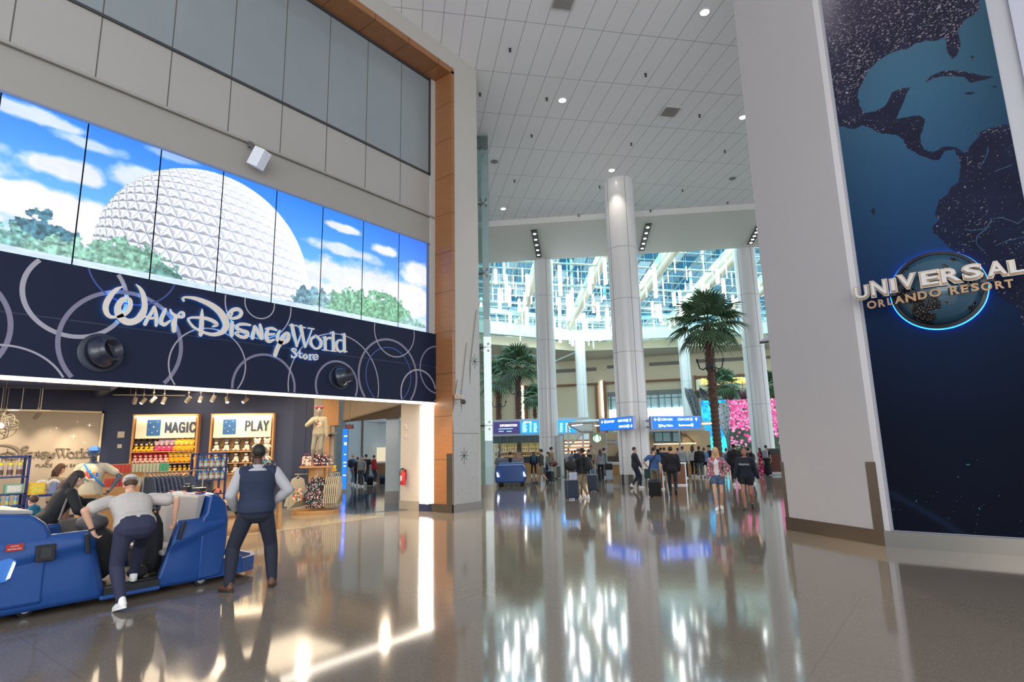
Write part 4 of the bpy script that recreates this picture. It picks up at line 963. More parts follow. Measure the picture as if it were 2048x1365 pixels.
mb = MB(); q = [uv(-32, VL2 - .5), uv(46, VL2 - .5), uv(46, 75), uv(-32, 75)]; vs = [(p.x, p.y, roofz(p)) for p in q]
mb.prism(vs, (0, 0, .05)); struct('window_7', mb, SKG)
GIRD = mat('DDD5BE', .5, var=.02); PUR = mat('A9ACA4', .5)
mid = uv(-4, 52)
def clip_line(o, d, L0, L1, step=.5):
    pts = []; s = L0
    while s <= L1:
        p = o + d * s; v = p.dot(VA)
        if VL2 - .4 <= v <= C1.dot(VA) + 6: pts.append(s)
        s += step
    return (pts[0], pts[-1]) if len(pts) > 1 else None
for k in range(-7, 8):
    o_ = mid + GP * (k * 5.4); cl = clip_line(o_, GD, -60, 60)
    if not cl: continue
    p0, p1 = o_ + GD * cl[0], o_ + GD * cl[1]; P0, P1 = Vector((p0.x, p0.y, roofz(p0) - .9)), Vector((p1.x, p1.y, roofz(p1) - .9)); 
    mb = MB(); mb.cyl(P0 - Vector((0, 0, .6)), P1 - Vector((0, 0, .6)), .32, seg=12)
    mb.prism([P0 + GP*.2, P1 + GP*.2, P1 - GP*.2, P0 - GP*.2], (0, 0, .75)); struct('trim_15', mb, GIRD)
for nm, n0, stp, r_ in (('trim_16', 46, 1.4, .06),):
    mb = MB()
    for k in range(-n0, n0):
        o_ = mid + GD * (k * stp); cl = clip_line(o_, GP, -50, 50)
        if not cl: continue
        p0, p1 = o_ + GP * cl[0], o_ + GP * cl[1]; P0, P1 = Vector((p0.x, p0.y, roofz(p0) - .12)), Vector((p1.x, p1.y, roofz(p1) - .12)); mb.cyl(P0, P1, r_, seg=4)
        if k % 3 == 0: mb.cyl(P0 - Vector((0, 0, .8)), P1 - Vector((0, 0, .8)), .09, seg=6)
    struct(nm, mb, PUR)
mb = MB()
for k in range(-24, 24):
    o_ = mid + GP * (k * 1.8); cl = clip_line(o_, GD, -60, 60)
    if not cl: continue
    p0, p1 = o_ + GD * cl[0], o_ + GD * cl[1]; mb.cyl(Vector((p0.x, p0.y, roofz(p0) - .2)), Vector((p1.x, p1.y, roofz(p1) - .2)), .07, seg=4)
struct('trim_17', mb, PUR)

# ---- glowing tube pendants
T3 = [(195,370,545,45),(300,285,495,35),(330,435,770,45),(245,605,880,45),(370,580,825,45),(488,740,895,40),(590,435,695,50),(615,570,740,35),(375,905,1120,50),(585,840,1130,50),(885,260,500,55),(1000,325,690,60),(1145,245,640,40),(1385,350,540,60),(1365,480,665,50),(1560,230,550,65),(1545,560,740,30),(1100,680,995,55),(1145,640,880,55),(992,720,1000,45),(1240,740,1000,38),(1295,920,1170,50),(1330,980,1255,38),(925,970,1190,45),(1410,670,905,38),(1470,780,1010,50),(1590,860,1150,50),(1665,620,790,50),(1675,800,880,45),(1650,1050,1190,38),(1700,1050,1250,36),(1490,1140,1255,34),(1150,1200,1315,34),(995,1030,1275,36),(445,990,1030,40),(112,955,1090,36),(15,720,900,38),
      (350,290,345,10),(415,450,600,10),(450,540,710,10),(530,350,520,10),(1090,260,570,10),(1220,360,520,10),(1265,500,650,10),(1480,310,560,10),(1510,570,780,10),(1300,690,850,10),(1620,520,710,10),(1080,1000,1150,10),(1200,990,1195,10),(1410,1050,1345,10),(1350,1100,1310,10),(530,850,1160,10),(275,1050,1110,10),(500,1180,1250,10),(905,560,720,10),(950,650,810,10),(220,960,1060,10),(160,600,740,10),(1115,1170,1290,10),(1575,800,860,10),(640,700,790,10),(550,650,830,10),(280,600,780,10)]
T4 = [(385,340,715,60),(440,185,385,38),(615,660,820,50),(690,630,830,40),(700,830,1000,38),(825,360,620,38),(965,140,250,40),(970,490,630,50),(1035,545,610,45),(1155,360,540,55),(1210,180,370,38),(1230,490,660,50),(350,770,960,36),(400,805,950,45),(445,800,1015,45),(1350,690,850,36),(1690,560,700,36),(270,550,710,10),(490,480,820,10),(540,340,525,10),(625,200,410,10),(770,330,500,10),(985,260,460,10),(1090,350,445,10),(1265,240,470,10),(1335,410,580,10),(365,1000,1110,10),(560,1000,1120,10),(615,950,1060,10),(755,530,640,10),(1255,660,740,10),(1665,490,610,10)]
TUBEM = mat('FFFFFF', .4, emit=4.0); WIREM = mat('B8C0C2', .5)
tubes = [(960 + a/6.203, 480 + b/6.203, 480 + c_/6.203, d_) for a, b, c_, d_ in T3] + [(1250 + a/6.203, 480 + b/6.203, 480 + c_/6.203, d_) for a, b, c_, d_ in T4]
tubes.sort(); cnt = {}; used_ = []
for x_, y0, y1, w_ in tubes:
    thick = w_ > 20; dist = .30*1190/(w_/6.203) if thick else 43 + (x_ * 7.3 % 13); dist = min(max(dist, 41.5), 59)
    if x_ > 1400: dist = max(dist, 43.5)
    for _ in range(40):
        q_ = atd(x_, y1, dist)
        if all((q_.x-a)**2 + (q_.y-b)**2 > .2 for a, b in used_): break
        dist += .35
    used_.append((q_.x, q_.y)); pt = atd(x_, y0, dist); pb = atd(x_, y1, dist); L_ = pt.z - pb.z
    bay = 'left of the round columns' if x_ < 1068 else ('between left and thick columns' if x_ < 1240 else ('between thick column and palm' if x_ < 1385 else 'above the tall palm'))
    kind_ = 'thick' if thick else 'thin'; k = cnt.get((bay, kind_), 0); cnt[(bay, kind_)] = k + 1
    t = thing('tube_pendant', '%s %s glowing tube %s, counting from the left' % (ORD[k], kind_, bay), 'pendant light', tuple(pb), group='glowing tube pendants under the skylight')
    mb = MB(); mb.cyl((0, 0, 0), (0, 0, L_), .135 if thick else .04, seg=12); mb.build('tube', TUBEM, t, smooth=True)
    top = roofz(pb) - pb.z + .03
    mb = MB(); mb.cyl((0, 0, L_), (0, 0, max(top, L_ + .3)), .012, seg=4)
    if thick: mb.cyl((0, 0, L_), (0, 0, L_ + .06), .15, seg=12)
    mb.build('wire', WIREM, t)

# ---- fan palms
FRM = [mat('3E5A3A', .55, var=.25, scale=3), mat('55704E', .55, var=.2, scale=3), mat('6C7F6A', .55, var=.15, scale=3)]
TRK = mat('5B4034', .8, var=.3, scale=14)
def palm(px, py, dist, crown_r, tr, label, brackets=None, hue=0, seed=1):
    rr = random.Random(seed); p = atd(px, py, dist); h = p.z
    t = thing('fan_palm', label, 'palm tree', (p.x, p.y, 0), seed * 1.3, group='fan palms in the far hall')
    mb = MB(); n_ = int(h / .22); pts, rs = [], []
    for i in range(n_ * 2 + 1):
        z = h * i / (n_ * 2); pts.append((0, 0, z)); rs.append(tr * (1.12 - .2 * z / h) * (1.06 if i % 2 else .9))
    mb.tube(pts, tr, 14, rs)
    for i in range(n_ * 7):                                        # cut leaf bases
        a = rr.uniform(0, 6.28); z = rr.uniform(h*.45, h); r0 = tr * .95
        mb.cyl((math.cos(a)*r0, math.sin(a)*r0, z), (math.cos(a)*(r0+.07), math.sin(a)*(r0+.07), z+.07), .035, .012, 5)
    mb.build('trunk', TRK, t)
    mb = MB(); nf = 30
    for i in range(nf):
        el = R(84 - 138 * (i / nf) ** .85); az = i * 2.39996 + rr.uniform(-.2, .2); L1 = crown_r * rr.uniform(.42, .55); fr = crown_r * rr.uniform(.52, .68)
        d = Vector((math.cos(az)*math.cos(el), math.sin(az)*math.cos(el), math.sin(el))); side = Vector((-math.sin(az), math.cos(az), 0)); upv = d.cross(side) * -1
        if upv.z < 0: upv = -upv
        o_ = Vector((0, 0, h - .05)); base = o_ + d * L1 + Vector((0, 0, .08 * L1)); mb.mt(1 if i % 3 else 0)
        mb.cyl(o_, base, .018, .012, 4, cap=False)
        nl = 19; mb.mt((0 if i % 2 else 1) if i < nf * .6 else (1 if i % 3 else 2))
        for k in range(nl):
            a = R(-112 + 224 * k / (nl-1)); ld = d * math.cos(a) + side * math.sin(a); ln = fr * (1 - .22 * abs(a) / 2) * rr.uniform(.88, 1.06)
            w2 = side * math.cos(a) - d * math.sin(a); wd_ = fr * .066
            m1_ = base + ld * ln * .5 + upv * .05; m2_ = base + ld * ln * .82 + upv * .0 - Vector((0, 0, .10*ln)); e_ = base + ld * ln - Vector((0, 0, (.16 + .2*rr.random())*ln))
            mb.add([base - w2*wd_*.2, base + w2*wd_*.2, m1_ + w2*wd_*.62, m1_ - w2*wd_*.62, m2_ + w2*wd_*.34, m2_ - w2*wd_*.34, e_, m1_ + upv*.05, m2_ + upv*.03, base + upv * .01],
                   [(0, 9, 7, 3), (9, 1, 2, 7), (3, 7, 8, 5), (7, 2, 4, 8), (5, 8, 6), (8, 4, 6)])
    mb.build('crown', FRM, t, recalc=False)
    if brackets:
        zb = atd(px, brackets, dist).z; mb = MB(); mb.cyl((0, 0, zb - .15), (0, 0, zb + .15), tr * 1.25, seg=14)
        for k in range(4):
            a = k * math.pi/2 + .5 - seed * 1.3; q = Vector((math.cos(a), math.sin(a), 0))
            mb.tube([q*tr + Vector((0, 0, zb)), q*(tr+.18) + Vector((0, 0, zb-.12)), q*(tr+.34) + Vector((0, 0, zb-.05)), q*(tr+.42) + Vector((0, 0, zb+.28))], .035, 6)
            mb.cyl(q*(tr+.42) + Vector((0, 0, zb+.25)), q*(tr+.44) + Vector((0, 0, zb+.42)), .06, seg=8)
        mb.build('spotlight_bracket', mat('24201E', .5), t)
palm(1414, 648, 30, 1.95, .19, 'tall fan palm with a dark brown trunk standing in front of the blue screens', 735, 0, 1)
palm(1035, 733, 43, 2.05, .19, 'taller of the two fan palms beside the glass enclosure', 786, 1, 2)
palm(997, 758, 50, 2.0, .18, 'shorter fan palm partly behind the glass enclosure', 812, 1, 3)
palm(1069, 795, 54, 1.5, .16, 'fan palm mostly hidden behind the left round column', None, 1, 4)
palm(1447, 770, 52, 1.7, .16, 'small fan palm in front of the gold lounge sign', None, 1, 5)
palm(1545, 775, 56, 1.7, .16, 'small fan palm at the edge of the grey pillar', None, 1, 6)

# far thin columns of the balcony
for x_, w_, lb in ((1169, 1.15, 'slimmer white round column at the far corner of the balcony'), (1383, 1.15, 'slimmer white round column behind the tall palm')):
    p = atd(x_, 900, 61.0 if x_ < 1200 else 62); column((p.x, p.y, 0), .55, Z['par0'], lb, (4, 8), False)
p = atd(1536, 900, 55); column((p.x, p.y, 0), .5, Z['low'], 'slim white round column half hidden behind the column before the flower screen', (4, 8), False)

# ---- hanging blue signs on the thick column
BLUE = mat('0A63E0', .4, emit=.6); WTXT = mat('FFFFFF', .4, emit=.8); FRM2 = mat('8E97B8', .35, .5)
def arrow(mb, c, dx, dy, X_, Z_, s, o):
    c = Vector(c); D = (X_ * dx + Z_ * dy).normalized(); S = (X_ * -dy + Z_ * dx).normalized()
    def seg(a, b, w_):
        d = (b - a).normalized(); n_ = d.cross(o).normalized() * w_; mb.prism([a - n_, b - n_, b + n_, a + n_], o * .008)
    seg(c - D*s*.5, c + D*s*.45, s*.09)
    for sg in (-1, 1): seg(c + D*s*.5, c + D*s*.05 + S*s*.4*sg, s*.09)
def blue_sign(x0, yt0, yb0, x1, yt1, yb1, d0, d1, label, items):
    a, b = atd(x0, (yt0+yb0)/2, d0), atd(x1, (yt1+yb1)/2, d1); zt = (atd(x0, yt0, d0).z + atd(x1, yt1, d1).z)/2; zb = (atd(x0, yb0, d0).z + atd(x1, yb1, d1).z)/2
    a.z = b.z = 0; X_ = (b - a).normalized(); o = Vector((X_.y, -X_.x, 0)); L_ = (b - a).length; hh = zt - zb; up = Vector((0, 0, 1))
    t = thing('hanging_sign', label, 'sign', (a.x, a.y, zb), group=None, world=True)
    mb = MB(); mb.box((a + b)/2 - o*.08 + up*(zt+zb)/2, (L_, .16, hh), math.atan2(X_.y, X_.x)); mb.build('cabinet', FRM2, t, bevel=.01)
    mb = MB(); mb.box((a + b)/2 + o*.006 + X_ * .03 + up*(zt+zb)/2, (L_ - .12, .01, hh - .07), math.atan2(X_.y, X_.x)); mb.build('face', BLUE, t)
    for kind_, u, v, w_, h_ in items:
        c = a + X_ * (L_ * u) + o * .013 + up * (zb + hh * v)
        if kind_[0] == '>':
            mb = MB(); arrow(mb, c, *{'>l': (-1, 0), '>r': (1, 0), '>u': (0, 1)}[kind_], X_, up, hh * .26, o); mb.build('arrow', WTXT, t)
        elif kind_ == 'pic':
            mb = MB(); mb.box(c, (hh*.2, .006, hh*.22), math.atan2(X_.y, X_.x)); pc = mb.build('pictogram', WTXT, t)
            mb = MB(); mb.box(c + o*.005, (hh*.11, .004, hh*.05), math.atan2(X_.y, X_.x)); mb.box(c + o*.005, (hh*.04, .004, hh*.13), math.atan2(X_.y, X_.x)); mb.build('symbol', BLUE, pc)
        else: text_fit('lettering', kind_, c, X_, up, L_ * w_, hh * h_, WTXT, .008, t, offset=.015)
    for zz in (.25, .75):
        c_ = (a + b)/2 - o*.08 + up*(zb + hh*zz); e_ = Vector((-11.9, 24.1, c_.z)); mb = MB(); mb.cyl(c_, e_, .04, seg=8); mb.build('bracket', FRM2, t)
    return t
cxy = Vector((-11.9, 24.1, 0))
blue_sign(1198, 834, 861, 1266, 837, 862, 26.2, 24.2, 'blue gate sign mounted on the left side of the thick column', [('>l', .12, .72, 0, 0), ('pic', .20, .72, 0, 0), ('C230-C239', .36, .71, .24, .17), ('C250-C254', .71, .71, .24, .17), ('pic', .86, .69, 0, 0), ('>u', .945, .68, 0, 0), ('C240-C245', .73, .27, .24, .17), ('pic', .875, .27, 0, 0), ('>r', .955, .26, 0, 0)])
blue_sign(1302, 836, 861, 1402, 829, 857, 25.2, 26.6, 'blue sign reading Bag Claim and Restrooms right of the thick column', [('>l', .09, .74, 0, 0), ('pic', .16, .74, 0, 0), ('C250-C254', .31, .74, .22, .17), ('C240-C245', .64, .74, .23, .17), ('pic', .80, .74, 0, 0), ('>u', .90, .72, 0, 0), ('pic', .165, .27, 0, 0), ('Bag Claim', .31, .26, .22, .21), ('Restrooms', .66, .3, .24, .17), ('pic', .81, .30, 0, 0)])

# ---- information shop with boards
S0 = atd(1080, 900, 41); S0.z = 0; SD = Vector((.87, .49, 0)).normalized(); SNn = Vector((-SD.y, SD.x, 0))
def box2(name, r, p0, n_, thick, out, m, parent=None, kind=None):
    mb = MB(); boxp(mb, *r, p0, n_, thick, out); o = mb.build(name, m, parent)
    if kind: o['kind'] = kind
    return o
inf = thing('information_kiosk', 'white shop front with overhead information boards behind the left round column', 'kiosk', tuple(S0), world=True)
box2('fascia', (985, 838, 1180, 871), S0, SNn, .4, 0, mat('C6CECE', .4), inf)
box2('upper_glass', (985, 871, 1127, 886), S0, SNn, .1, -.3, mat('5E6A6C', .2), inf)
box2('rear_panel', (985, 884, 1127, 952), S0, SNn, .1, -3.5, mat('A98F62', .5, var=.5, scale=7), inf)
for i in range(9): box2('fin', (1000 + i*14, 873, 1001 + i*14, 930), S0, SNn, .1, -.2, mat('7C8486', .3), inf)
mb = MB(); boxp(mb, 998, 926, 1118, 953, S0, SNn, .9, .2); tc_ = thing('till_counter', 'wood counter with a dark glass top in front of the far shop shelves', 'counter', tuple(S0 - SNn*.6), world=True); mb.build('front', OAK, tc_)
mb = MB(); boxp(mb, 998, 914, 1118, 927, S0, SNn, .5, .3); mb.build('glass_top', mat('2E3E4A', .15), tc_)
for k, y_ in enumerate((895, 904, 913)):
    box2('shelf', (990, y_, 1120, y_ + .8), S0, SNn, .35, -3.2, mat('D9C79A', .4, emit=.25), inf)
    for j in range(26):
        x_ = 992 + j * 4.9; p = onp(x_, y_, S0 + SNn * 3.0, SNn); hgt = .18 + .09 * ((j * 7 + k * 3) % 4) / 3
        mb = MB(); mb.cyl((0, 0, 0), (0, 0, hgt), .05, seg=6); mb.cyl((0, 0, hgt), (0, 0, hgt + .06), .02, seg=5)
        tag(mb.build('bottle', mat(['C8B070', 'E4DCC8', '7A5A34', 'A8B0A0', '8A2F28'][(j*5+k) % 5], .3, var=0), loc=tuple(p)), 'small bottle on the %s far shop shelf, %s' % (['top', 'middle', 'bottom'][k], nth(j, 26)), 'bottle', 'bottles on the far shop shelves')
mb = MB(); boxp(mb, 990, 845, 1041, 868, S0, SNn, .12, .45); ib = mb.build('information_board', mat('3C3468', .4, emit=.5), inf)
a, b = onp(1000, 852, S0 - SNn*.6, SNn), onp(1034, 851, S0 - SNn*.6, SNn)
text_fit('lettering', 'INFORMATION', (a+b)/2, SD, (0, 0, 1), (b-a).length, .17, WTXT, .01, ib, offset=.02)
mb = MB()
for y_, x0, x1 in ((858, 1000, 1028), (863, 1000, 1010), (863, 1016, 1026)): boxp(mb, x0, y_, x1, y_+1.2, S0, SNn, .01, .58)
mb.build('text_line', mat('9AD0E0', .4, emit=.8), ib)
mb = MB(); boxp(mb, 1043, 843, 1152, 867, S0, SNn, .12, .45); db = mb.build('departure_board', mat('1680C8', .4, emit=.8), inf)
mb = MB(); rr = random.Random(3)
for r_ in range(9):
    for (x0, w_) in ((1047, 10), (1061, 5), (1069, 8), (1113, 5), (1121, 6), (1132, 10)):
        boxp(mb, x0, 847.5 + r_*2.1, x0 + w_*rr.uniform(.6, 1), 848.3 + r_*2.1, S0, SNn, .01, .58)
mb.build('text_line', mat('BFE4FF', .4, emit=1.0), db)
a, b = onp(1047, 845, S0 - SNn*.6, SNn), onp(1063, 845, S0 - SNn*.6, SNn); text_fit('lettering', 'DEPARTURES', (a+b)/2, SD, (0, 0, 1), (b-a).length, .1, WTXT, .01, db)
p = atd(1122, 950, 37); mb = MB(); mb.box((p.x, p.y, 1.2), (.3, .3, 2.4)); tag(mb.build('post', mat('C6C8C8', .4)), 'square pale post standing between the shop front and the coffee kiosk', 'post')
box2('glow_panel', (1108, 873, 1117, 905), S0, SNn, .1, .3, mat('BFE6FF', .4, emit=1.5), inf)

# ---- coffee kiosk
K0 = atd(1290, 900, 36.5); K0.z = 0; KN = VA
kk = thing('coffee_kiosk', 'beige coffee kiosk with a wood counter behind the thick column', 'kiosk', tuple(K0), world=True)
BEI = mat('C9AE88', .55); LINEM = mat('7A5B42', .5)
box2('wall_panel', (1182, 865, 1420, 925), K0 + VA * 2.2, KN, .3, 0, BEI, kk)
box2('pier', (1180, 866, 1211, 952), K0, KN, .5, 0, mat('B29E88', .5), kk)
sc_ = thing('service_counter', 'long wood fronted service counter of the coffee kiosk behind the thick column', 'counter', tuple(K0 - VA*.8), world=True)
box2('front', (1212, 927, 1395, 951), K0, KN, .8, .4, OAK, sc_)
box2('base', (1212, 950, 1395, 955), K0, KN, .7, .45, STEELD, sc_)
box2('worktop', (1208, 923, 1398, 927.5), K0, KN, 1.0, .3, mat('D4CFC8', .3), sc_)
box2('back_counter', (1212, 912, 1300, 926), K0 + VA*1.8, KN, .5, .3, mat('4A3E36', .5), kk)
mb = MB()
def seg_px(mb, x0, y0, x1, y1, p0, n_, r_): mb.cyl(onp(x0, y0, p0, n_), onp(x1, y1, p0, n_), r_, seg=5)
for s_ in ((1213, 880, 1192, 925), (1255, 876, 1225, 922), (1255, 876, 1262, 882), (1370, 868, 1388, 885), (1388, 885, 1380, 912), (1360, 866, 1372, 874)): seg_px(mb, *s_, K0 + VA * 1.85, KN, .035)
mb.build('panel_joint', LINEM, kk)
mb = MB(); boxp(mb, 1306, 864, 1362, 886, K0 + VA * 1.8, KN, .08, .2); mbd = mb.build('menu_board', mat('2A3A40', .3, emit=.3), kk)
mb = MB(); [boxp(mb, x_, 866, x_ + 14, 883, K0 + VA * 1.8, KN, .01, .29) for x_ in (1309, 1325, 1345)]; mb.build('menu_screen', mat('4C6468', .3, emit=.5), mbd)
box2('shelf_light', (1306, 887.5, 1390, 889), K0 + VA*1.8, KN, .1, .3, mat('FFD9A0', .4, emit=2), kk)
box2('roof_band', (1262, 861, 1395, 864.5), K0 + VA*1.8, KN, 2.2, .2, mat('B9BEC2', .4), kk)
box2('notice', (1227, 880, 1238, 889), K0, KN, .05, .1, mat('A7ADB8', .5), kk)
p = onp(1194, 877, K0 - VA*.55, KN); rs_ = onp(1194, 868.5, K0 - VA*.55, KN).z - p.z
lg = thing('round_logo_sign', 'round green and white emblem sign on the beige pier of the coffee kiosk', 'sign', tuple(p), world=True)
mb = MB(); mb.lathe([(rs_, 0), (rs_, .06), (rs_ * .97, .07)], p, 36, tuple(-VA)); mb.build('disc', mat('0F7A4A', .4, emit=.6), lg)
mb = MB(); q = p - VA * .075
def P2(u, v): return q + UA * (u * rs_) + Vector((0, 0, v * rs_))
EX = -VA * .01
mb.prism([P2(.42*math.cos(a)*1.0, .42*math.sin(a) + .1) for a in np.linspace(0, 2*math.pi, 20)[:-1]], EX)                                   # face and hair
mb.prism([P2(-.3, .5), (P2(-.2, .78)), P2(-.08, .62), P2(0, .9), P2(.08, .62), P2(.2, .78), P2(.3, .5)], EX * 1.1)                          # crown
mb.prism([P2(-.34, .1), P2(-.5, -.3), P2(-.4, -.85), P2(0, -.96), P2(.4, -.85), P2(.5, -.3), P2(.34, .1)], EX * 1.2)
for sg in (-1, 1): mb.prism([P2(sg*.62, .55), P2(sg*.9, .2), P2(sg*.92, -.3), P2(sg*.62, -.72), P2(sg*.72, -.2), P2(sg*.6, .2)], EX)
mb.build('figure', mat('F2F6F2', .4, emit=.9), lg)
mb = MB(); q2 = q - VA * .015
for sg in (-1, 1):
    mb.prism([q2 + UA*(sg*.14*rs_ + a*.05*rs_) + Vector((0, 0, (.14 + b*.03)*rs_)) for a, b in ((-1, -1), (1, -1), (1, 1), (-1, 1))], EX)
    for k in range(3): mb.prism([q2 + UA*(sg*u*rs_) + Vector((0, 0, v*rs_)) for u, v in ((.06 + .12*k, -.2), (.10 + .12*k, -.2), (.14 + .12*k, -.8), (.10 + .12*k, -.8))], EX)
mb.build('detail', mat('0F7A4A', .4, emit=.6), lg)
# canopy frame over the queue
cf = thing('queue_canopy', 'angular grey canopy frame with light strips left of the coffee kiosk', 'canopy', tuple(atd(1150, 950, 35)), world=True); cf.location.z = 0; cf['_w'] = (cf.location.x, cf.location.y, 0)
K1 = atd(1160, 900, 34.5); K1.z = 0
mb = MB()
for s_ in ((1136, 850, 1137, 895), (1166, 866, 1166, 895), (1136, 850, 1166, 866), (1166, 866, 1138, 893), (1136, 850, 1190, 845), (1166, 864, 1185, 864), (1187, 846, 1187, 866), (1213, 866, 1213, 950), (1358, 862, 1362, 912), (1213, 880, 1232, 880), (1213, 888, 1232, 888)): seg_px(mb, *s_, K1, KN, .06)
mb.build('frame', mat('A8A4A0', .4, .3), cf)
mb = MB(); mb.prism([onp(1136, 849, K1, KN), onp(1200, 847, K1, KN), onp(1262, 842, K1 + VA*2, KN), onp(1180, 843, K1 + VA*2, KN)], (0, 0, .12)); mb.build('roof', mat('8D8F92', .4), cf)
mb = MB(); seg_px(mb, 1137, 853, 1165, 849, K1, KN, .03); seg_px(mb, 1136.5, 853, 1137, 880, K1, KN, .025); seg_px(mb, 1190, 852, 1200, 852, K1, KN, .03); mb.build('light', mat('FFE0CC', .4, emit=3), cf)
box2('shelf_back', (1128, 880, 1182, 950), K1 + VA*5, KN, .1, 0, mat('6B5848', .5), cf)
for i in range(5): box2('shelf', (1130, 884 + i*7, 1182, 886 + i*7), K1 + VA*4.8, KN, .3, .1, mat('FFE8C8', .4, emit=1.2), cf)

# ---- perforated lattice shells, blue screens, flower screen
F0 = atd(1480, 900, 49.5); F0.z = 0; FN = Vector((-.35, .94, 0)).normalized(); FD = Vector((FN.y, -FN.x, 0))
def flower_pic(u, v):
    c = np.tile(hx('1E3324'), (len(u), 1)); g = fbm(u*3, v*3, 3, 90)[:, None]; c = c * (.5 + 1.2*g)
    r_ = np.random.default_rng(5); W_ = 4.6; n_ = 1300
    for k in range(n_):
        cu, cv = r_.uniform(0, W_), r_.uniform(.8, 5.2)
        if cv < 2.2 and r_.random() < .75: continue
        rad = r_.uniform(.07, .13); d = np.hypot((u-cu), (v-cv)); a = np.arctan2(v-cv, u-cu); rr_ = rad * (1 + .28*np.cos(5*a + k))
        colr = hx(['F26CB4', 'E8509E', 'FF8CC4', 'D63F86', 'F7A0C8'][k % 5]); m_ = d < rr_
        c = np.where(m_[:, None], colr * (.72 + .4*(1 - d/rad))[:, None], c)
    w_ = (vnoise(u*14, v*14, 95) > .9) & (v < 1.0); c = np.where(w_[:, None], hx('F4D8DC'), c)
    return s2l(np.clip(c, 0, 1))
zt, zb = onp(1500, 799, F0, FN).z, .55; a, b = onp(1455, 850, F0, FN), onp(1563, 850, F0, FN); a.z = b.z = zb
fl = thing('flower_screen', 'tall glowing screen covered in pink flowers behind the round column', 'screen', tuple(a), world=True)
picture('picture', a, FD, (0, 0, 1), (b - a).length, zt - zb, 230, 260, flower_pic, attr_mat('flower_picture', .75, .3), fl, depth=.15)
mb = MB(); q = onp(1459, 850, F0 - FN*.1, FN); mb.prism([a - FN*.1 - FD*.12 + Vector((0, 0, 0)), a - FN*.1, a, a - FD*.12], (0, 0, 3.2)); boxp(mb, 1400, 846, 1459, 848.5, F0 - FN*2, FN, .2); mb.build('light_trim', mat('FFD2A0', .4, emit=1.8), fl)
def blue_pic(u, v):
    t_ = np.clip(v / 4.5, 0, 1)[:, None]; c = hx('0A8CF0')*(1 - t_) + hx('18B4FF')*t_
    n_ = fbm(u*2.5 + v, v*2.2, 4, 97)[:, None]; c = c + (n_ - .5) * 1.2 * hx('50E0FF') * (v > 2.4)[:, None]
    c = np.where(((v < .8 + .6*fbm(u*6, v*2, 3, 99)) & (v < 1.2))[:, None], hx('30D8F8'), c)
    return s2l(np.clip(c, 0, 1))
Q0 = F0 - FN * 2.2
bs = thing('blue_screen', 'glowing blue water screens stacked in two tiers behind the tall palm trunk', 'screen', tuple(onp(1405, 900, Q0, FN).xy.to_3d()), world=True)
for (x0, y0, x1, y1) in ((1405, 801, 1456, 843), (1408, 850, 1452, 905)):
    a, b = onp(x0, 850, Q0, FN), onp(x1, 850, Q0, FN); z1, z0 = onp((x0+x1)/2, y0, Q0, FN).z, onp((x0+x1)/2, y1, Q0, FN).z; a.z = b.z = z0
    picture('picture', a, FD, (0, 0, 1), (b-a).length, z1-z0, 60, 60, blue_pic, attr_mat('water_picture', .7, .3), bs, depth=.15, v0=(0 if y0 > 845 else 2.3))
t = NT('perforated_metal'); g = t.n('ShaderNodeNewGeometry'); vo = t.n('ShaderNodeTexVoronoi', i_Scale=5.0); t.l(g.outputs['Position'], vo.inputs['Vector'])
f = t.math('LESS_THAN', vo.outputs['Distance'], .26); t.l(t.mix(f, lin('9AA2A6'), lin('20262A')), t.p.inputs['Base Color']); t.p.inputs['Metallic'].default_value = .4; t.p.inputs['Roughness'].default_value = .35
LAT = t.m
def shell(label, left, right, dist, depth_in=.6):                   # a twisting perforated sheet through pixel edges
    p0 = atd(1400, 900, dist); p0.z = 0; tt = thing('perforated_shell', label, 'sculpture', tuple(atd(*left[-1], dist).xy.to_3d()), world=True)
    mb = MB(); n_ = 10; Ls = cr([(a, b, 0) for a, b in left], 6); Rs = cr([(a, b, 0) for a, b in right], 6); M_ = len(Ls); vs = []
    for i in range(M_):
        A_, B_ = onp(Ls[i][0], Ls[i][1], p0, FN), onp(Rs[i][0], Rs[i][1], p0, FN)
        for k in range(n_ + 1):
            s_ = k / n_; q = A_.lerp(B_, s_) + FN * (depth_in * math.sin(math.pi * s_)); q.z = max(q.z, 0); vs.append(q)
    k2 = len(vs); vs += [v + FN * .04 for v in vs]; fs = []
    for i in range(M_ - 1):
        for k in range(n_): a = i*(n_+1)+k; fs += [(a, a+1, a+n_+2, a+n_+1), (k2+a, k2+a+n_+1, k2+a+n_+2, k2+a+1)]
    mb.add(vs, fs); mb.build('sheet', LAT, tt, smooth='all'); return tt
shell('tall twisting perforated metal shell left of the blue screens', [(1368, 775), (1372, 795), (1385, 830), (1392, 870), (1397, 912)], [(1385, 778), (1396, 800), (1402, 830), (1404, 870), (1408, 912)], 46)
shell('curving perforated metal shell sweeping over the blue screens', [(1398, 772), (1400, 790), (1402, 800), (1404, 803)], [(1402, 776), (1420, 790), (1440, 797), (1458, 800)], 48.5)
shell('grey perforated shell between the lower blue screen and the flower screen', [(1428, 808), (1438, 830), (1440, 850), (1452, 880), (1456, 912)], [(1458, 803), (1459, 830), (1459, 850), (1460, 880), (1463, 912)], 46.4, .2)

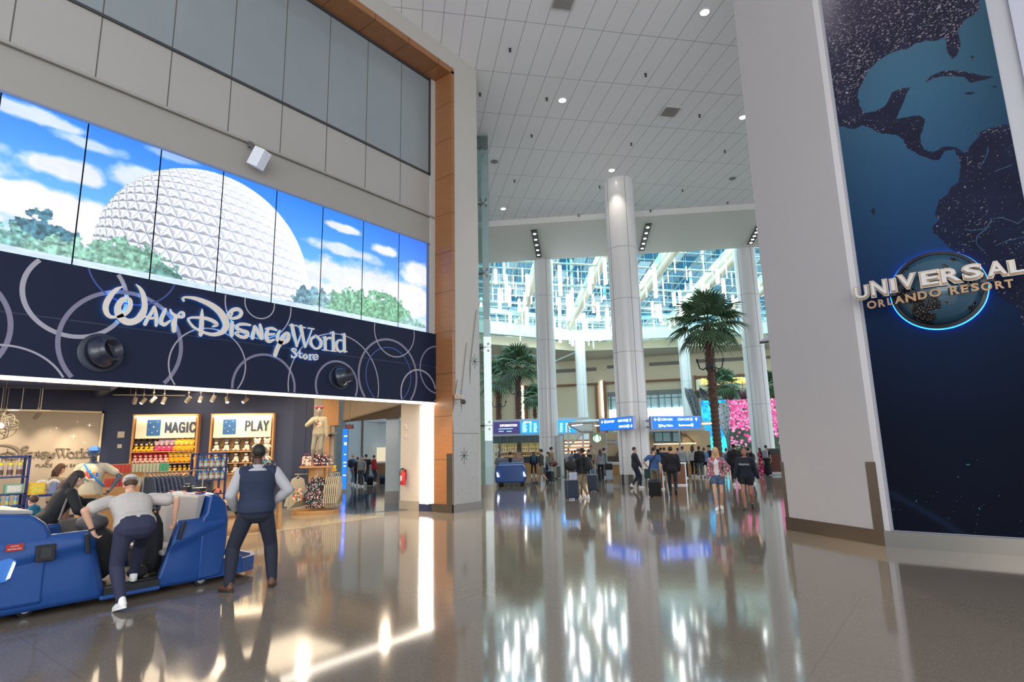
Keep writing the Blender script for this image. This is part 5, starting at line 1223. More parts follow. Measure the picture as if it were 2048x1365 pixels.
cn = thing('canopy', 'small lilac grey canopy edge peeking out from behind the grey pillar', 'canopy', tuple(atd(1540, 690, 24)), world=True)
a, b, c_, d_ = atd(1519, 686, 24), atd(1570, 680, 24), atd(1570, 662, 25.5), atd(1545, 668, 25.5)
mb = MB(); mb.prism([a, b, c_, d_], (0, 0, .06)); mb.build('roof', mat('A9A6B8', .5), cn); mb = MB(); mb.cyl(a, b, .05, seg=6); mb.build('edge', mat('4A464E', .5), cn)
p = atd(1560, 690, 24.6); mb = MB(); mb.cyl((p.x, p.y, 0), (p.x, p.y, p.z), .06); mb.build('post', mat('8A8890'), cn)
# ================================================================ PEOPLE (one continuous skin each; clothes, hair, shoes as parts)
_pending = []
def sculpt(name, mb, mats, parent, voxel, sm=5, paint=None, loc=None):
    o = mb.build(name, mats, parent, recalc=False)
    r = o.modifiers.new('remesh', 'REMESH'); r.mode = 'VOXEL'; r.voxel_size = voxel; r.use_smooth_shade = True
    s = o.modifiers.new('smooth', 'SMOOTH'); s.factor = .5; s.iterations = sm
    _pending.append((o, mats, paint)); return o
def flush_sculpts():
    dg = bpy.context.evaluated_depsgraph_get()
    for o, mats, paint in _pending:
        me = bpy.data.meshes.new_from_object(o.evaluated_get(dg)); old = o.data
        o.modifiers.clear(); me.name = old.name; o.data = me; bpy.data.meshes.remove(old)
        me.materials.clear()
        for m in (mats if isinstance(mats, (list, tuple)) else [mats]): me.materials.append(m)
        k = len(me.polygons); idx = np.zeros(k, np.int32)
        if paint:
            co = np.zeros(k * 3); me.polygons.foreach_get('center', co); co = co.reshape(-1, 3)
            for (c, B, r, mi) in paint:                             # oriented ellipsoid regions: eyes, brows, lips, hairline
                d = (co - np.array(c)) @ np.array(B) / np.array(r); idx[(d**2).sum(1) < 1] = mi
        me.polygons.foreach_set('material_index', idx); me.polygons.foreach_set('use_smooth', np.ones(k, bool)); me.update()
    _pending.clear()
def ik(a, c, l1, l2, hint):
    a, c = Vector(a), Vector(c); d = c - a; L = min(d.length, (l1 + l2) * .999); d.normalize(); c = a + d * L
    x = (l1*l1 - l2*l2 + L*L) / (2*L); h = math.sqrt(max(l1*l1 - x*x, 0)); hv = Vector(hint); hv = (hv - d * hv.dot(d)).normalized()
    return a + d * x + hv * h, c
SKIN = {'light': 'C99A80', 'tan': 'A8735A', 'pale': 'D3A890', 'dark': '4A2E22', 'brown': '8A5C44'}
HAIRC = {'black': '17130F', 'dark': '2A1D16', 'brown': '4A3022', 'blond': 'C9A468', 'grey': '6E6862', 'red': '6A2A20', 'short': '2A2019'}
def person(name_label, foot, h=1.72, face=0.0, build=1.0, sex='m', skin='light', hair='dark', hairstyle='short', top='tee', topc='8A8A8A', bottom='pants', botc='22242C', shoec='E8E6E2',
           lean=0, side=0, feet=None, hip=None, hands=None, hint=None, head=(0, 0), vox=.014, cap=None, paintface=True, topmat=None, botmat=None, curl=.5, belly=0.0, loc=None, sock=None, headless=False, skinmat=None, open_front=None, toe=None, tuck=0.0, loose=0.0, over=None, chest_print=None, hood=False):
    """face: degrees the person is turned from looking away from the camera (0 away, 180 towards, +90 left)."""
    S = h / 1.75
    P0 = Vector(loc) if loc is not None else onz(foot[0], foot[1]); rz = view_angle(P0) + R(face)
    root = thing('person' if not skinmat else 'mannequin', name_label, 'person' if not skinmat else 'mannequin', tuple(P0), rz)
    w_ = build; f = sex == 'f'
    SK = skinmat or mat(SKIN[skin], .5, var=.05, scale=20)
    feet = feet or {'L': (-.10, .02, 0, 0), 'R': (.10, -.02, 0, 0)}
    pel = Vector(hip or (0, 0, .93)) * S
    la, sa = R(lean), R(side)
    up = Vector((math.sin(sa), math.sin(la) * math.cos(sa), math.cos(la) * math.cos(sa))).normalized(); rt = Vector((math.cos(sa), 0, -math.sin(sa))).normalized(); fw = up.cross(rt).normalized(); rt = fw.cross(up).normalized()
    BM = Matrix((rt, fw, up)).transposed()
    neck = pel + up * .515 * S; shw = (.16 if f else .185) * w_ * S
    hy, hp = R(head[0]), R(head[1])
    nup = (up * .5 + Vector((0, 0, .5))).normalized()
    hf = Matrix.Rotation(hy, 3, 'Z') @ (fw - Vector((0, 0, fw.z))).normalized() if abs(fw.z) < .95 else fw
    hr = hf.cross(Vector((0, 0, 1))).normalized(); Rp = Matrix.Rotation(-hp, 3, hr); hf2 = Rp @ hf; hu = Rp @ Vector((0, 0, 1)); hu = (hu + nup * .3).normalized(); hr = hf2.cross(hu).normalized(); hf2 = hu.cross(hr).normalized()
    HM = Matrix((hr, hf2, hu)).transposed()
    hc = neck + nup * .045 * S + hu * .115 * S + hf2 * .02 * S
    J = {}
    for s_, sg in (('L', -1), ('R', 1)):
        sh = pel + up * .445 * S + rt * sg * shw; J['sh' + s_] = sh
        tgt = (hands or {}).get(s_); 
        tgt = Vector(tgt) * S if tgt else sh + Vector((sg * .06, .06, -.52)) * S
        hn = (hint or {}).get(s_) or (sg * .5, -1, -.1)
        el, wr = ik(sh, tgt, .28*S, .255*S, hn); J['el' + s_] = el; J['wr' + s_] = wr
        hj = pel + rt * sg * .092 * w_ * S - up * .03 * S; J['hi' + s_] = hj
        fx, fy, fz, pit = feet[s_]; ank = Vector((fx*S, fy*S, (.085 + fz)*S)); 
        if pit: ank += Vector((0, 0, math.sin(R(pit)) * .13 * S))
        kn, an = ik(hj, ank, .44*S, .42*S, ((toe or {}).get(s_, 0) and (math.sin(R((toe or {})[s_])) * -1, 1, .1)) or (sg*.08, 1, .1)); J['kn' + s_] = kn; J['an' + s_] = an
    PRF = [(-.115,.07,.06,.07),(-.07,.13,.095,.11),(-.01,.165,.11,.125),(.05,.168,.11,.12),(.11,.155,.108,.10),(.18,.146,.108,.095),(.26,.158,.115,.10),(.35,.172,.118,.112),(.42,.168,.10,.11),(.465,.125,.075,.095),(.50,.075,.055,.07),(.53,.05,.045,.05)] if not f else \
          [(-.115,.07,.06,.07),(-.07,.135,.095,.115),(-.01,.172,.105,.128),(.05,.165,.10,.115),(.11,.142,.095,.09),(.18,.125,.092,.082),(.26,.135,.105,.09),(.33,.148,.128,.10),(.40,.148,.098,.10),(.455,.115,.068,.085),(.50,.065,.045,.06),(.53,.045,.04,.045)]
    def torso(mb, g, lo=-.115, hi=.53, flare=0.0):
        rows = []
        ts = [p[0] for p in PRF if lo < p[0] < hi]; ts = [lo] + ts + [hi]; 
        def at_(t, k): return float(np.interp(t, [p[0] for p in PRF], [p[k] for p in PRF]))
        vs = []; sg_ = 20
        for t_ in ts:
            hw = at_(t_, 1)*w_ + g; fr_ = at_(t_, 2)*(.5 + .5*w_) + g + belly*math.exp(-((t_-.13)/.12)**2); bk = at_(t_, 3)*(.5 + .5*w_) + g
            if lo > -.115 and t_ < .08: hw = max(hw, (.155 if not f else .162)*w_ + g + flare)
            for j in range(sg_):
                a_ = 2*math.pi*j/sg_; cx_ = math.copysign(abs(math.cos(a_))**.85, math.cos(a_)); sy_ = math.copysign(abs(math.sin(a_))**.9, math.sin(a_))
                vs.append(pel + (rt*cx_*hw + fw*sy_*(fr_ if sy_ > 0 else bk) + up*t_)*S)
        n_ = len(ts); fs = [(i*sg_+j, i*sg_+(j+1) % sg_, (i+1)*sg_+(j+1) % sg_, (i+1)*sg_+j) for i in range(n_-1) for j in range(sg_)]
        mb.add(vs, fs + [tuple(range(sg_))[::-1], tuple(range((n_-1)*sg_, n_*sg_))])
    # --- body
    mb = MB(); torso(mb, -.004, -.115 if not bottom else -.055)
    tz = neck + up*.015*S
    mb.cap2(neck - up*.05*S, neck + nup*.07*S + hf2*.01*S, (.055 if not f else .046)*S, (.052 if not f else .044)*S)
    mb.cap2(J['shL'] + up*.0*S, neck, .04*S, .045*S); mb.cap2(J['shR'], neck, .04*S, .045*S)
    if not headless:
        mb.ell(hc + hu*.02*S - hf2*.01*S, (.073*S, .092*S, .092*S), HM); mb.ell(hc - hu*.045*S + hf2*.02*S, (.056*S, .066*S, .07*S), HM); mb.ell(hc - hu*.095*S + hf2*.055*S, (.028*S, .024*S, .02*S), HM)
        mb.cap2(hc + hf2*.082*S + hu*.005*S, hc + hf2*.101*S - hu*.028*S, .010*S, .014*S)
        mb.cap2(hc + hf2*.08*S - hu*.058*S - hr*.014*S, hc + hf2*.08*S - hu*.058*S + hr*.014*S, .009*S, .009*S)
        for sg in (-1, 1):
            mb.ell(hc + hr*sg*.074*S - hu*.01*S - hf2*.01*S, (.011*S, .02*S, .032*S), HM)
            mb.cap2(hc + hf2*.074*S + hu*.028*S + hr*sg*.015*S, hc + hf2*.066*S + hu*.03*S + hr*sg*.042*S, .010*S, .009*S)
    am = 1.0 if not f else .86
    for s_, sg in (('L', -1), ('R', 1)):
        sh, el, wr = J['sh'+s_], J['el'+s_], J['wr'+s_]
        mb.cap2(sh, el, .050*S*am*w_, .040*S*am); mb.cap2(el, el.lerp(wr, .35), .040*S*am, .041*S*am); mb.cap2(el.lerp(wr, .35), wr, .041*S*am, .026*S*am)
        d = (wr - el).normalized(); inn = (rt * -sg); pn = (inn - d*inn.dot(d)).normalized(); ac = d.cross(pn).normalized()
        if ac.dot(fw) < 0: ac = -ac                                # ac: thumb side (forward), pn: palm normal (inward)
        J['pn'+s_] = pn; J['d'+s_] = d
        c0 = wr + d*.045*S; HMx = Matrix((ac, pn, d)).transposed(); mb.ell(c0, (.038*S*am, .017*S, .05*S), HMx); mb.cap2(wr - d*.01*S, c0, .024*S*am, .024*S*am, sq=(1, 1))
        for k, (of, ln) in enumerate(((.030, .070), (.011, .080), (-.009, .076), (-.028, .060))):
            b = wr + d*.082*S + ac*of*S*am; q = R(25 + 55*curl); v1 = (d*math.cos(q*.5) + pn*math.sin(q*.5)); v2 = (d*math.cos(q*1.5) + pn*math.sin(q*1.5)); m_ = b + v1*ln*.55*S
            mb.cap2(b - d*.02*S, m_, .0095*S, .009*S, 8, 3); mb.cap2(m_, m_ + v2*ln*.5*S, .009*S, .0075*S, 8, 3)
        tb = wr + d*.03*S + ac*.026*S; t1 = tb + (d*.7 + ac*.6 + pn*.35).normalized()*.042*S; mb.cap2(tb, t1, .012*S, .0105*S, 8, 3); mb.cap2(t1, t1 + (d*.85 + ac*.15 + pn*.5).normalized()*.034*S, .0105*S, .009*S, 8, 3)
    for s_, sg in (('L', -1), ('R', 1)):
        hi_, kn, an = J['hi'+s_], J['kn'+s_], J['an'+s_]
        mb.cap2(hi_, kn, .078*S*w_, .048*S*w_); mb.cap2(kn, kn.lerp(an, .3), .048*S*w_, .052*S*w_); mb.cap2(kn.lerp(an, .3), an, .052*S*w_, .033*S)
        mb.cap2(an, an + Vector((0, .03*S, -.03*S)), .036*S, .03*S)
    paint = []
    HC = mat(HAIRC.get(hair, hair) if hair else '222222', .6, var=.25, scale=40)
    if paintface and not skinmat and not headless:
        B = [[hr[i], hf2[i], hu[i]] for i in range(3)]
        for sg in (-1, 1):
            e = hc + hf2*.082*S + hu*.012*S + hr*sg*.03*S
            if vox < .012: paint.append((tuple(e), B, (.013*S, .03*S, .0065*S), 1))
            paint.append((tuple(e), B, ((.006 if vox < .012 else .012)*S, .03*S, (.0065 if vox < .012 else .008)*S), 2))
            paint.append((tuple(e + hu*.022*S), B, (.018*S, .03*S, .0045*S if vox < .012 else .007*S), 3))
        paint.append((tuple(hc + hf2*.085*S - hu*.058*S), B, (.022*S, .03*S, .0085*S), 4))
    sculpt('body', mb, [SK, mat('D8D2CC', .3, var=0), mat('1C1410', .3, var=0), HC, mat({'dark': '3A1D1A', 'brown': '6A3A34'}.get(skin, 'A5574E'), .4, var=0)], root, vox, 3, paint)
    # --- top
    TM = topmat or mat(topc, .85, var=.10, scale=7, bump=.25)
    if top:
        g = {'tee': .016, 'long': .016, 'jacket': .032, 'hoodie': .030, 'vest': .018, 'dress': .02, 'shirt': .022}[top]
        mb = MB(); torso(mb, g, {'tee': -.05, 'long': -.05, 'shirt': -.03, 'vest': .02, 'jacket': -.10, 'hoodie': -.085, 'dress': -.1}[top] - (.0 if tuck == 0 else tuck), .50, .012)
        for s_, sg in (('L', -1), ('R', 1)):
            sh, el, wr = J['sh'+s_], J['el'+s_], J['wr'+s_]; gg = g * .9
            mb.cap2(neck - up*.045*S, sh, (.045 + gg*.6)*S, (.052 + gg)*S)
            if top in ('tee', 'dress'): mb.cap2(sh, sh.lerp(el, .62), (.052*am*w_ + gg)*S, (.054*am*w_ + gg)*S)
            elif top != 'vest':
                mb.cap2(sh, el, (.052*am*w_ + gg)*S, (.047*am + gg)*S); mb.cap2(el, el.lerp(wr, .5), (.047*am + gg)*S, (.044*am + gg)*S); mb.cap2(el.lerp(wr, .5), el.lerp(wr, .93), (.044*am + gg)*S, (.034*am + gg*.6)*S)
        if top in ('hoodie',) or hood: mb.ell(neck - fw*.05*S - up*.0*S, (.11*S, .075*S, .085*S), BM)
        if top in ('jacket', 'shirt', 'vest'): mb.lathe([(.072*S, -.03*S), (.07*S, .03*S), (.055*S, .035*S), (.05*S, -.03*S)], neck + up*.0*S, 18, up)
        tp = []
        if chest_print:
            B = [[rt[i], fw[i], up[i]] for i in range(3)]; tp.append((tuple(pel + up*.3*S + fw*.13*S), B, (.105*S, .12*S, .10*S), 1))
        if open_front:
            B = [[rt[i], fw[i], up[i]] for i in range(3)]; tp.append((tuple(pel + up*.15*S + fw*.16*S), B, (.065*S, .16*S, .42*S), 1))
        nm = {'tee': 'shirt', 'long': 'sweater', 'jacket': 'jacket', 'hoodie': 'hoodie', 'vest': 'vest', 'dress': 'dress', 'shirt': 'shirt'}[top]
        sculpt(nm, mb, [TM, chest_print or open_front or TM], root, vox, 4, tp)
    if over:
        g = .040; mb = MB(); torso(mb, g, -.035, .47, .0)
        for s_, sg in (('L', -1), ('R', 1)): mb.cap2(neck - up*.06*S + rt*sg*.02, J['sh'+s_] - rt*sg*.03*S, (.05 + g*.7)*S, (.055 + g*.8)*S)
        sculpt('vest', mb, mat(over, .8, var=.08, bump=.2), root, vox, 4)
    # --- bottom
    BT = botmat or mat(botc, .85, var=.10, scale=7, bump=.2)
    if bottom:
        g = .010 + loose; mb = MB(); torso(mb, g, -.1149, .10); mb.cap2(pel - up*.02*S - rt*.05*w_*S, pel - up*.02*S + rt*.05*w_*S, (.118*w_ + g)*S, (.118*w_ + g)*S)
        if bottom in ('skirt', 'longskirt'):
            ln = .38 if bottom == 'skirt' else .78; a, b = pel + up*.05*S, pel - Vector((0, -.02, ln))*S; mb.cap2(a, b, .15*w_*S, .21*w_*S)
        else:
            for s_, sg in (('L', -1), ('R', 1)):
                hi_, kn, an = J['hi'+s_], J['kn'+s_], J['an'+s_]
                if bottom == 'shorts': mb.cap2(hi_, hi_.lerp(kn, .92), (.084*w_ + g)*S, (.075*w_ + g)*S)
                elif bottom == 'hotpants': mb.cap2(hi_, hi_.lerp(kn, .36), (.082*w_ + g)*S, (.084*w_ + g)*S)
                else:
                    fl_ = .055 if bottom == 'flare' else .034
                    mb.cap2(hi_, kn, (.080*w_ + g)*S, (.054*w_ + g)*S); mb.cap2(kn, kn.lerp(an, .3), (.054*w_ + g)*S, (.054*w_ + g)*S); mb.cap2(kn.lerp(an, .3), kn.lerp(an, .97), (.054*w_ + g)*S, (fl_*w_ + g)*S)
        nm = {'pants': 'trousers', 'flare': 'trousers', 'shorts': 'shorts', 'hotpants': 'shorts', 'skirt': 'skirt', 'longskirt': 'skirt'}[bottom]
        sculpt(nm, mb, BT, root, vox, 4)
    # --- shoes
    if shoec:
        SM = mat(shoec, .6, var=.06); SO = mat('E4E0DA' if shoec in ('E8E6E2',) else '2B2623', .6, var=.05)
        for s_, sg in (('L', -1), ('R', 1)):
            an = J['an'+s_]; pit = R(feet[s_][3]); yaw = R((toe or {}).get(s_, -sg*8)); M_ = Matrix.Rotation(yaw, 3, 'Z') @ Matrix.Rotation(-pit, 3, 'X')
            def q(x, y, z): return an + M_ @ (Vector((x, y, z)) * S)
            mb = MB(); mb.cap2(q(0, -.03, -.035), q(0, .05, -.04), .044*S, .042*S); mb.cap2(q(0, .05, -.04), q(0, .135, -.055), .043*S, .032*S); mb.cap2(q(0, -.015, .02), q(0, -.02, -.03), .042*S, .045*S)
            sh_ = sculpt('shoe', mb, SM, root, max(vox * .8, .006), 3)
            mb = MB(); mb.prism([q(math.cos(a)*.046*(1 if math.sin(a) < 0 else .95), .045 + math.sin(a)*.135, -.085) for a in np.linspace(0, 2*math.pi, 18)[:-1]], M_ @ Vector((0, 0, .024*S))); mb.build('sole', SO, sh_)
    # --- hair / cap
    if not headless and hair and hairstyle != 'bald':
        mb = MB(); mb.ell(hc + hu*.034*S - hf2*.022*S, (.083*S, .092*S, .090*S), HM)
        if hairstyle == 'curly':
            rr_ = random.Random(int(P0.x*100))
            for k in range(60):
                a, b = rr_.uniform(0, 6.28), rr_.uniform(-.1, 1.5); v = Vector((math.cos(a)*math.cos(b), math.sin(a)*math.cos(b), math.sin(b)))
                if v.y > .5 and v.z < .45: continue
                mb.ell(hc + hu*.035*S - hf2*.02*S + HM @ (v*.092*S), (.024*S,)*3, seg=8, rings=5)
        if hairstyle in ('long', 'pony', 'bob'):
            ln = {'long': .42, 'pony': .36, 'bob': .17}[hairstyle]
            if hairstyle == 'pony':
                a = hc + hu*.06*S - hf2*.1*S; mb.tube([a, a - hf2*.06*S - hu*.04*S, a - hf2*.05*S - hu*.2*S, a - hf2*.02*S - hu*ln*S], .03*S, 8, [.025*S, .038*S, .034*S, .01*S])
            else:
                for sg in (-1, 1):
                    mb.cap2(hc + hr*sg*.058*S - hf2*.045*S + hu*.02*S, hc + hr*sg*.078*S - hu*min(ln, .2)*S - hf2*.045*S, .034*S, .036*S)
                    if ln > .3: mb.cap2(hc + hr*sg*.078*S - hu*.2*S - hf2*.045*S, hc + hr*sg*.10*S - hu*ln*S + fw*.05*S*(1 if hairstyle == 'long' and head[1] < 90 else 0), .036*S, .02*S)
                mb.cap2(hc - hf2*.05*S, hc - hf2*.075*S - hu*ln*.6*S, .075*S, .07*S); mb.cap2(hc - hf2*.075*S - hu*ln*.6*S, hc - hf2*.08*S - hu*ln*S, .07*S, .04*S)
        if hairstyle == 'bun': mb.ell(hc + hu*.11*S - hf2*.06*S, (.04*S,)*3, HM)
        sculpt('hair', mb, HC, root, max(vox * .8, .007), 2)
    if cap:
        cc, back = cap if isinstance(cap, tuple) else (cap, 1)
        mb = MB(); mb.ell(hc + hu*.055*S - hf2*.01*S, (.093*S, .104*S, .083*S), HM); dirn = hf2 * back
        a = hc + hu*.045*S + dirn*.09*S
        mb.prism([a + hr*x*S + dirn*y*S for x, y in ((-.07, -.02), (.07, -.02), (.065, .04), (.03, .075), (-.03, .075), (-.065, .04))], hu*.012*S)
        sculpt('cap', mb, mat(cc, .8, var=.06), root, max(vox * .7, .006), 2)
    J.update(pel=pel, up=up, rt=rt, fw=fw, neck=neck, hc=hc, HM=HM, BM=BM, S=S, rz=rz, P0=P0, hu=hu, hf=hf2, hr=hr)
    root_j[root.name] = J
    return root
root_j = {}
def toworld(root, v):
    J = root_j[root.name]; return J['P0'] + Matrix.Rotation(J['rz'], 3, 'Z') @ Vector(v)
def backpack(root, label, col='1E1E20', s=1.0, front=False):
    J = root_j[root.name]; S = J['S']; Rz = Matrix.Rotation(J['rz'], 3, 'Z'); M_ = Rz @ J['BM']; sg = 1 if front else -1
    c = toworld(root, J['pel'] + J['up']*.27*S + J['fw']*sg*.215*S)
    t = thing('backpack', label, 'backpack', tuple(c)); B = mat(col, .8, var=.15, scale=12, bump=.3)
    mb = MB(); mb.ell((0, 0, 0), (.16*s, .10*s, .23*s), M_); mb.box((0, 0, 0), (.28*s, .15*s, .36*s), 0, M_); sculpt('bag', mb, B, t, .018, 4)
    mb = MB(); mb.ell(M_ @ Vector((0, sg*.10*s, -.08*s)), (.12*s, .045*s, .12*s), M_); sculpt('pocket', mb, B, t, .018, 4)
    for k in (-1, 1):
        mb = MB(); pts = [Vector((k*.10*s, -sg*.06, .17*s)), Vector((k*.13*s, -sg*.17, .22*s)), Vector((k*.14*s, -sg*.33, .14*s)), Vector((k*.15*s, -sg*.36, -.02)), Vector((k*.16*s, -sg*.24, -.15*s)), Vector((k*.13*s, -sg*.05, -.18*s))]
        mb.tube([M_ @ p for p in pts], .018, 6); mb.build('strap', B, t, smooth=True)
    return t
def suitcase(loc, rz, label, col, h=.55, w_=.38, d=.24, handle=.45, tilt=0, ribs=False, carry=None, cat='suitcase'):
    t = thing('suitcase', label, cat, tuple(loc), rz); M_ = Matrix.Rotation(R(tilt), 3, 'X'); B = mat(col, .35, var=.05)
    def q(x, y, z): return M_ @ Vector((x, y, z))
    mb = MB(); mb.box(q(0, 0, .06 + h/2), (w_, d, h), 0, M_)
    if ribs: [mb.box(q(x, y, .06 + h/2), (.03, .02, h*.9), 0, M_) for x in np.linspace(-w_*.4, w_*.4, 6) for y in (-d/2, d/2)]
    mb.build('shell', B, t, bevel=.035, bseg=3)
    mb = MB(); z0 = .06 + h
    mb.tube([q(-.1, d*.3, z0 - .05), q(-.1, d*.3, z0 + handle), q(.1, d*.3, z0 + handle), q(.1, d*.3, z0 - .05)], .012, 6); mb.build('handle', mat('9A9A9C', .3, .7), t, smooth=True)
    for x in (-1, 1):
        for y in (-1, 1): mb = MB(); c = q(x*w_*.4, y*d*.38, .033); mb.cyl(c - Vector((.014, 0, 0)), c + Vector((.014, 0, 0)), .032, seg=10); mb.cyl(c, q(x*w_*.4, y*d*.38, .07), .012, seg=6); mb.build('wheel', mat('161616', .5), t)
    return t
# ================================================================ SHOP CONTENTS
WOOD = mat('B98A55', .45, var=.12, scale=8)
# logo wall panel
XL = -21.10
lw = thing('logo_panel', 'large cream wall panel with bronze shop lettering at the far left of the shop', 'wall panel', (XL, 2, 0), world=True)
mb = MB(); mb.bb((XL - .04, -6, .1), (XL, 6.30, 3.10)); mb.build('panel', mat('A89D8E', .6, var=.03, scale=2), lw)
mb = MB(); mb.bb((XL - .04, -6, 3.08), (XL + .05, 6.34, 3.14)); mb.bb((XL - .04, 6.28, .1), (XL + .05, 6.34, 3.14)); mb.build('edge_trim', mat('DCCDAE', .5), lw)
BRO = mat('85786A', .4, .4, var=0)
A0, A1 = onx(366, 600, XFA), onx(693, 700, XFA); B0_, B1_ = onx(-4, 890, XL), onx(181, 905, XL)
ka = (B1_.y - B0_.y) / (A1.y - A0.y); zc_s = onx(550, 660, XFA).z; zc_l = onx(100, 905, XL).z
def lmap(mp):
    def f(x, y):
        p = onx(*mp(x, y), XFA); return Vector((XL + .05, B0_.y + (p.y - A0.y)*ka, zc_l + (p.z - zc_s)*ka))
    return f
for mp, st in ((s7, L_L), (s7, L_T), (s7, L_D), (s8, L_I), (s8, L_S), (s8, L_N), (s8, L_E), (s8, L_Y), (s8, L_w), (s8, L_o), (s8, L_r), (s8, L_l), (s8, L_d)):
    mb = MB(); f_ = lmap(mp)
    for s_ in st: stroke(mb, s_, f_, (-.05, 0, 0), smooth=len(s_) > 2)
    mb.build('letter', BRO, lw)
for tx, x0, x1 in (('PLACE', 71, 104), ('ON EARTH', 118, 172)):
    a, b = onx(x0, 932, XL), onx(x1, 932, XL); text_fit('small_lettering', tx, ((XL + .01), (a.y + b.y)/2, a.z), (0, 1, 0), (0, 0, 1), b.y - a.y, .085, BRO, .02, lw)
mb = MB()
for (x_, y_, r_) in ((147, 873, .10), (179, 851, .08), (101, 862, .03), (113, 857, .045), (6, 876, .05), (169, 886, .04), (155, 844, .03)):
    c = onx(x_, y_, XL + .004)
    for k in range(4):
        a = k*math.pi/2; d = Vector((0, math.cos(a), math.sin(a))); n_ = Vector((0, -d.z, d.y)); mb.prism([c + n_*r_*.12, c + d*r_, c - n_*r_*.12], (.004, 0, 0))
mb.build('star', mat('F2E4C8', .4, emit=.3), lw)
for y_ in (2.2, 3.9, 4.9, 5.6): spot('logo_wash', (XL + 1.5, y_, 3.35), (XL, y_ + .2, 1.9), 110, 42, WARM, .9)

# track spotlights
def trackhead(px, py, i, k, where):
    p = onz(px, py, 3.42 if where[0] == 'r' else 2.92); t = thing('track_spotlight', 'grey cylindrical spotlight on the %s ceiling track, %s' % (where, nth(i, k)), 'spotlight', tuple(p), (i * 1.7) % 3, group='track spotlights in the shop')
    M_ = Matrix.Rotation(R(25 + 12 * (i % 3)), 3, 'Y'); mb = MB(); mb.cyl(M_ @ Vector((0, 0, .09)), M_ @ Vector((0, 0, -.11)), .058, seg=16); mb.build('body', mat('8B8174', .4), t, smooth=True)
    mb = MB(); c = M_ @ Vector((0, 0, -.112)); mb.cyl(c, M_ @ Vector((0, 0, -.116)), .045, seg=14); mb.build('lens', mat('FFE9C4', .4, emit=2.5), t)
    mb = MB(); mb.cyl((0, 0, .05), (0, 0, 4.0 - p.z), .008, seg=6); mb.box((0, 0, .20), (.05, .03, .04)); mb.build('stem', mat('B5AC9C', .4), t)
h1 = [(270, 801), (287, 802), (307, 799), (328, 801), (377, 799), (401, 799), (427, 797), (454, 800), (491, 801)]
for i, (x_, y_) in enumerate(h1): trackhead(x_, y_, i, len(h1), 'right hand')
h2 = [(11, 832), (50, 840), (75, 832), (106, 840), (162, 839)]
for i, (x_, y_) in enumerate(h2): trackhead(x_, y_, i, len(h2), 'left hand')
for (a, b), lb in ((((226, 790), (488, 793)), 'pale straight ceiling track over the toy shelves'), (((-60, 821), (100, 822)), 'pale straight ceiling track in front of the logo wall')):
    zt3 = 3.63 if a[0] > 0 else 3.02; p0, p1 = onz(*a, zt3), onz(*b, zt3); mb = MB(); mb.cyl(p0, p1, .02, seg=6); n_ = 4
    for k in range(n_): q = p0.lerp(p1, (k+.5)/n_); mb.cyl(q, (q.x, q.y, 4.0), .008, seg=5)
    tag(mb.build('lighting_track', mat('C9BFAE', .4)), lb, 'light track')
du = MB(); du.cyl((-20.5, -1, 3.75), (-18.3, 5.6, 3.75), .22, seg=20); du.cyl((-18.3, 5.6, 3.75), (-20.9, 6.1, 3.75), .2, seg=20); tag(du.build('air_duct', mat('222C4A', .5), smooth=True), 'dark blue round air duct under the shop ceiling at the left', 'air duct')
p = atd(2, 852, 15.5); gl = thing('wire_globe', 'openwork wire globe lamp hanging at the left edge of the shop', 'lamp', tuple(p)); mb = MB()
for k in range(12):
    ax = Vector((math.cos(k*2.4)*math.sin(k*.7+.3), math.sin(k*2.4)*math.sin(k*.7+.3), math.cos(k*.7+.3))).normalized(); x, y = frame(ax); mb.tube([(x*math.cos(a) + y*math.sin(a))*.27 for a in np.linspace(0, 2*math.pi, 29)], .007, 5)
mb.build('cage', mat('BDB3A0', .3, .8), gl); mb = MB(); mb.ell((0, 0, 0), .05); mb.build('bulb', mat('FFE2B0', .4, emit=6), gl, smooth=True)
mb = MB(); mb.cyl((0, 0, .26), (0, 0, 4.0 - p.z), .006, seg=5); mb.build('cord', mat('333333'), gl)
for (x_, y_, w_, lb) in ((243, 870, .19, 'larger pale square panel on the navy shop wall'), (240, 893, .12, 'smaller pale square panel on the navy shop wall, below the larger one')):
    c = onp(x_, y_, W0, WN); mb = MB(); mb.box(c + WN*.02, (w_, .04, w_), math.atan2(WS.y, WS.x)); mb.box(c + WN*.045, (w_*.5, .01, w_*.5), math.atan2(WS.y, WS.x)); tag(mb.build('wall_panel', mat('C8C0AE', .5)), lb, 'wall device')

# ---- the two lit niches with plush toys
def plush_mb(kind):
    mb = MB(); s = .1
    mb.mt(0); mb.ell((0, 0, .22), (.075, .07, .075)); [mb.ell((sg*.058, 0, .285), (.035, .018, .035), seg=10, rings=6) for sg in (-1, 1)]
    mb.mt(1); mb.ell((0, -.045, .205), (.045, .04, .035), seg=10, rings=6)
    mb.mt(2); mb.ell((0, 0, .09), (.07, .06, .085)); [mb.ell((sg*.05, -.06, .035), (.035, .05, .035), seg=10, rings=6) for sg in (-1, 1)]; 
    mb.mt(0); [mb.cap2((sg*.06, 0, .14), (sg*.095, -.04, .09), .02, .02, 8, 3) for sg in (-1, 1)]
    mb.mt(3); mb.ell((0, -.083, .212), (.012, .01, .009), seg=8, rings=5); [mb.ell((sg*.028, -.064, .238), (.009, .008, .012), seg=8, rings=5) for sg in (-1, 1)]
    return mb
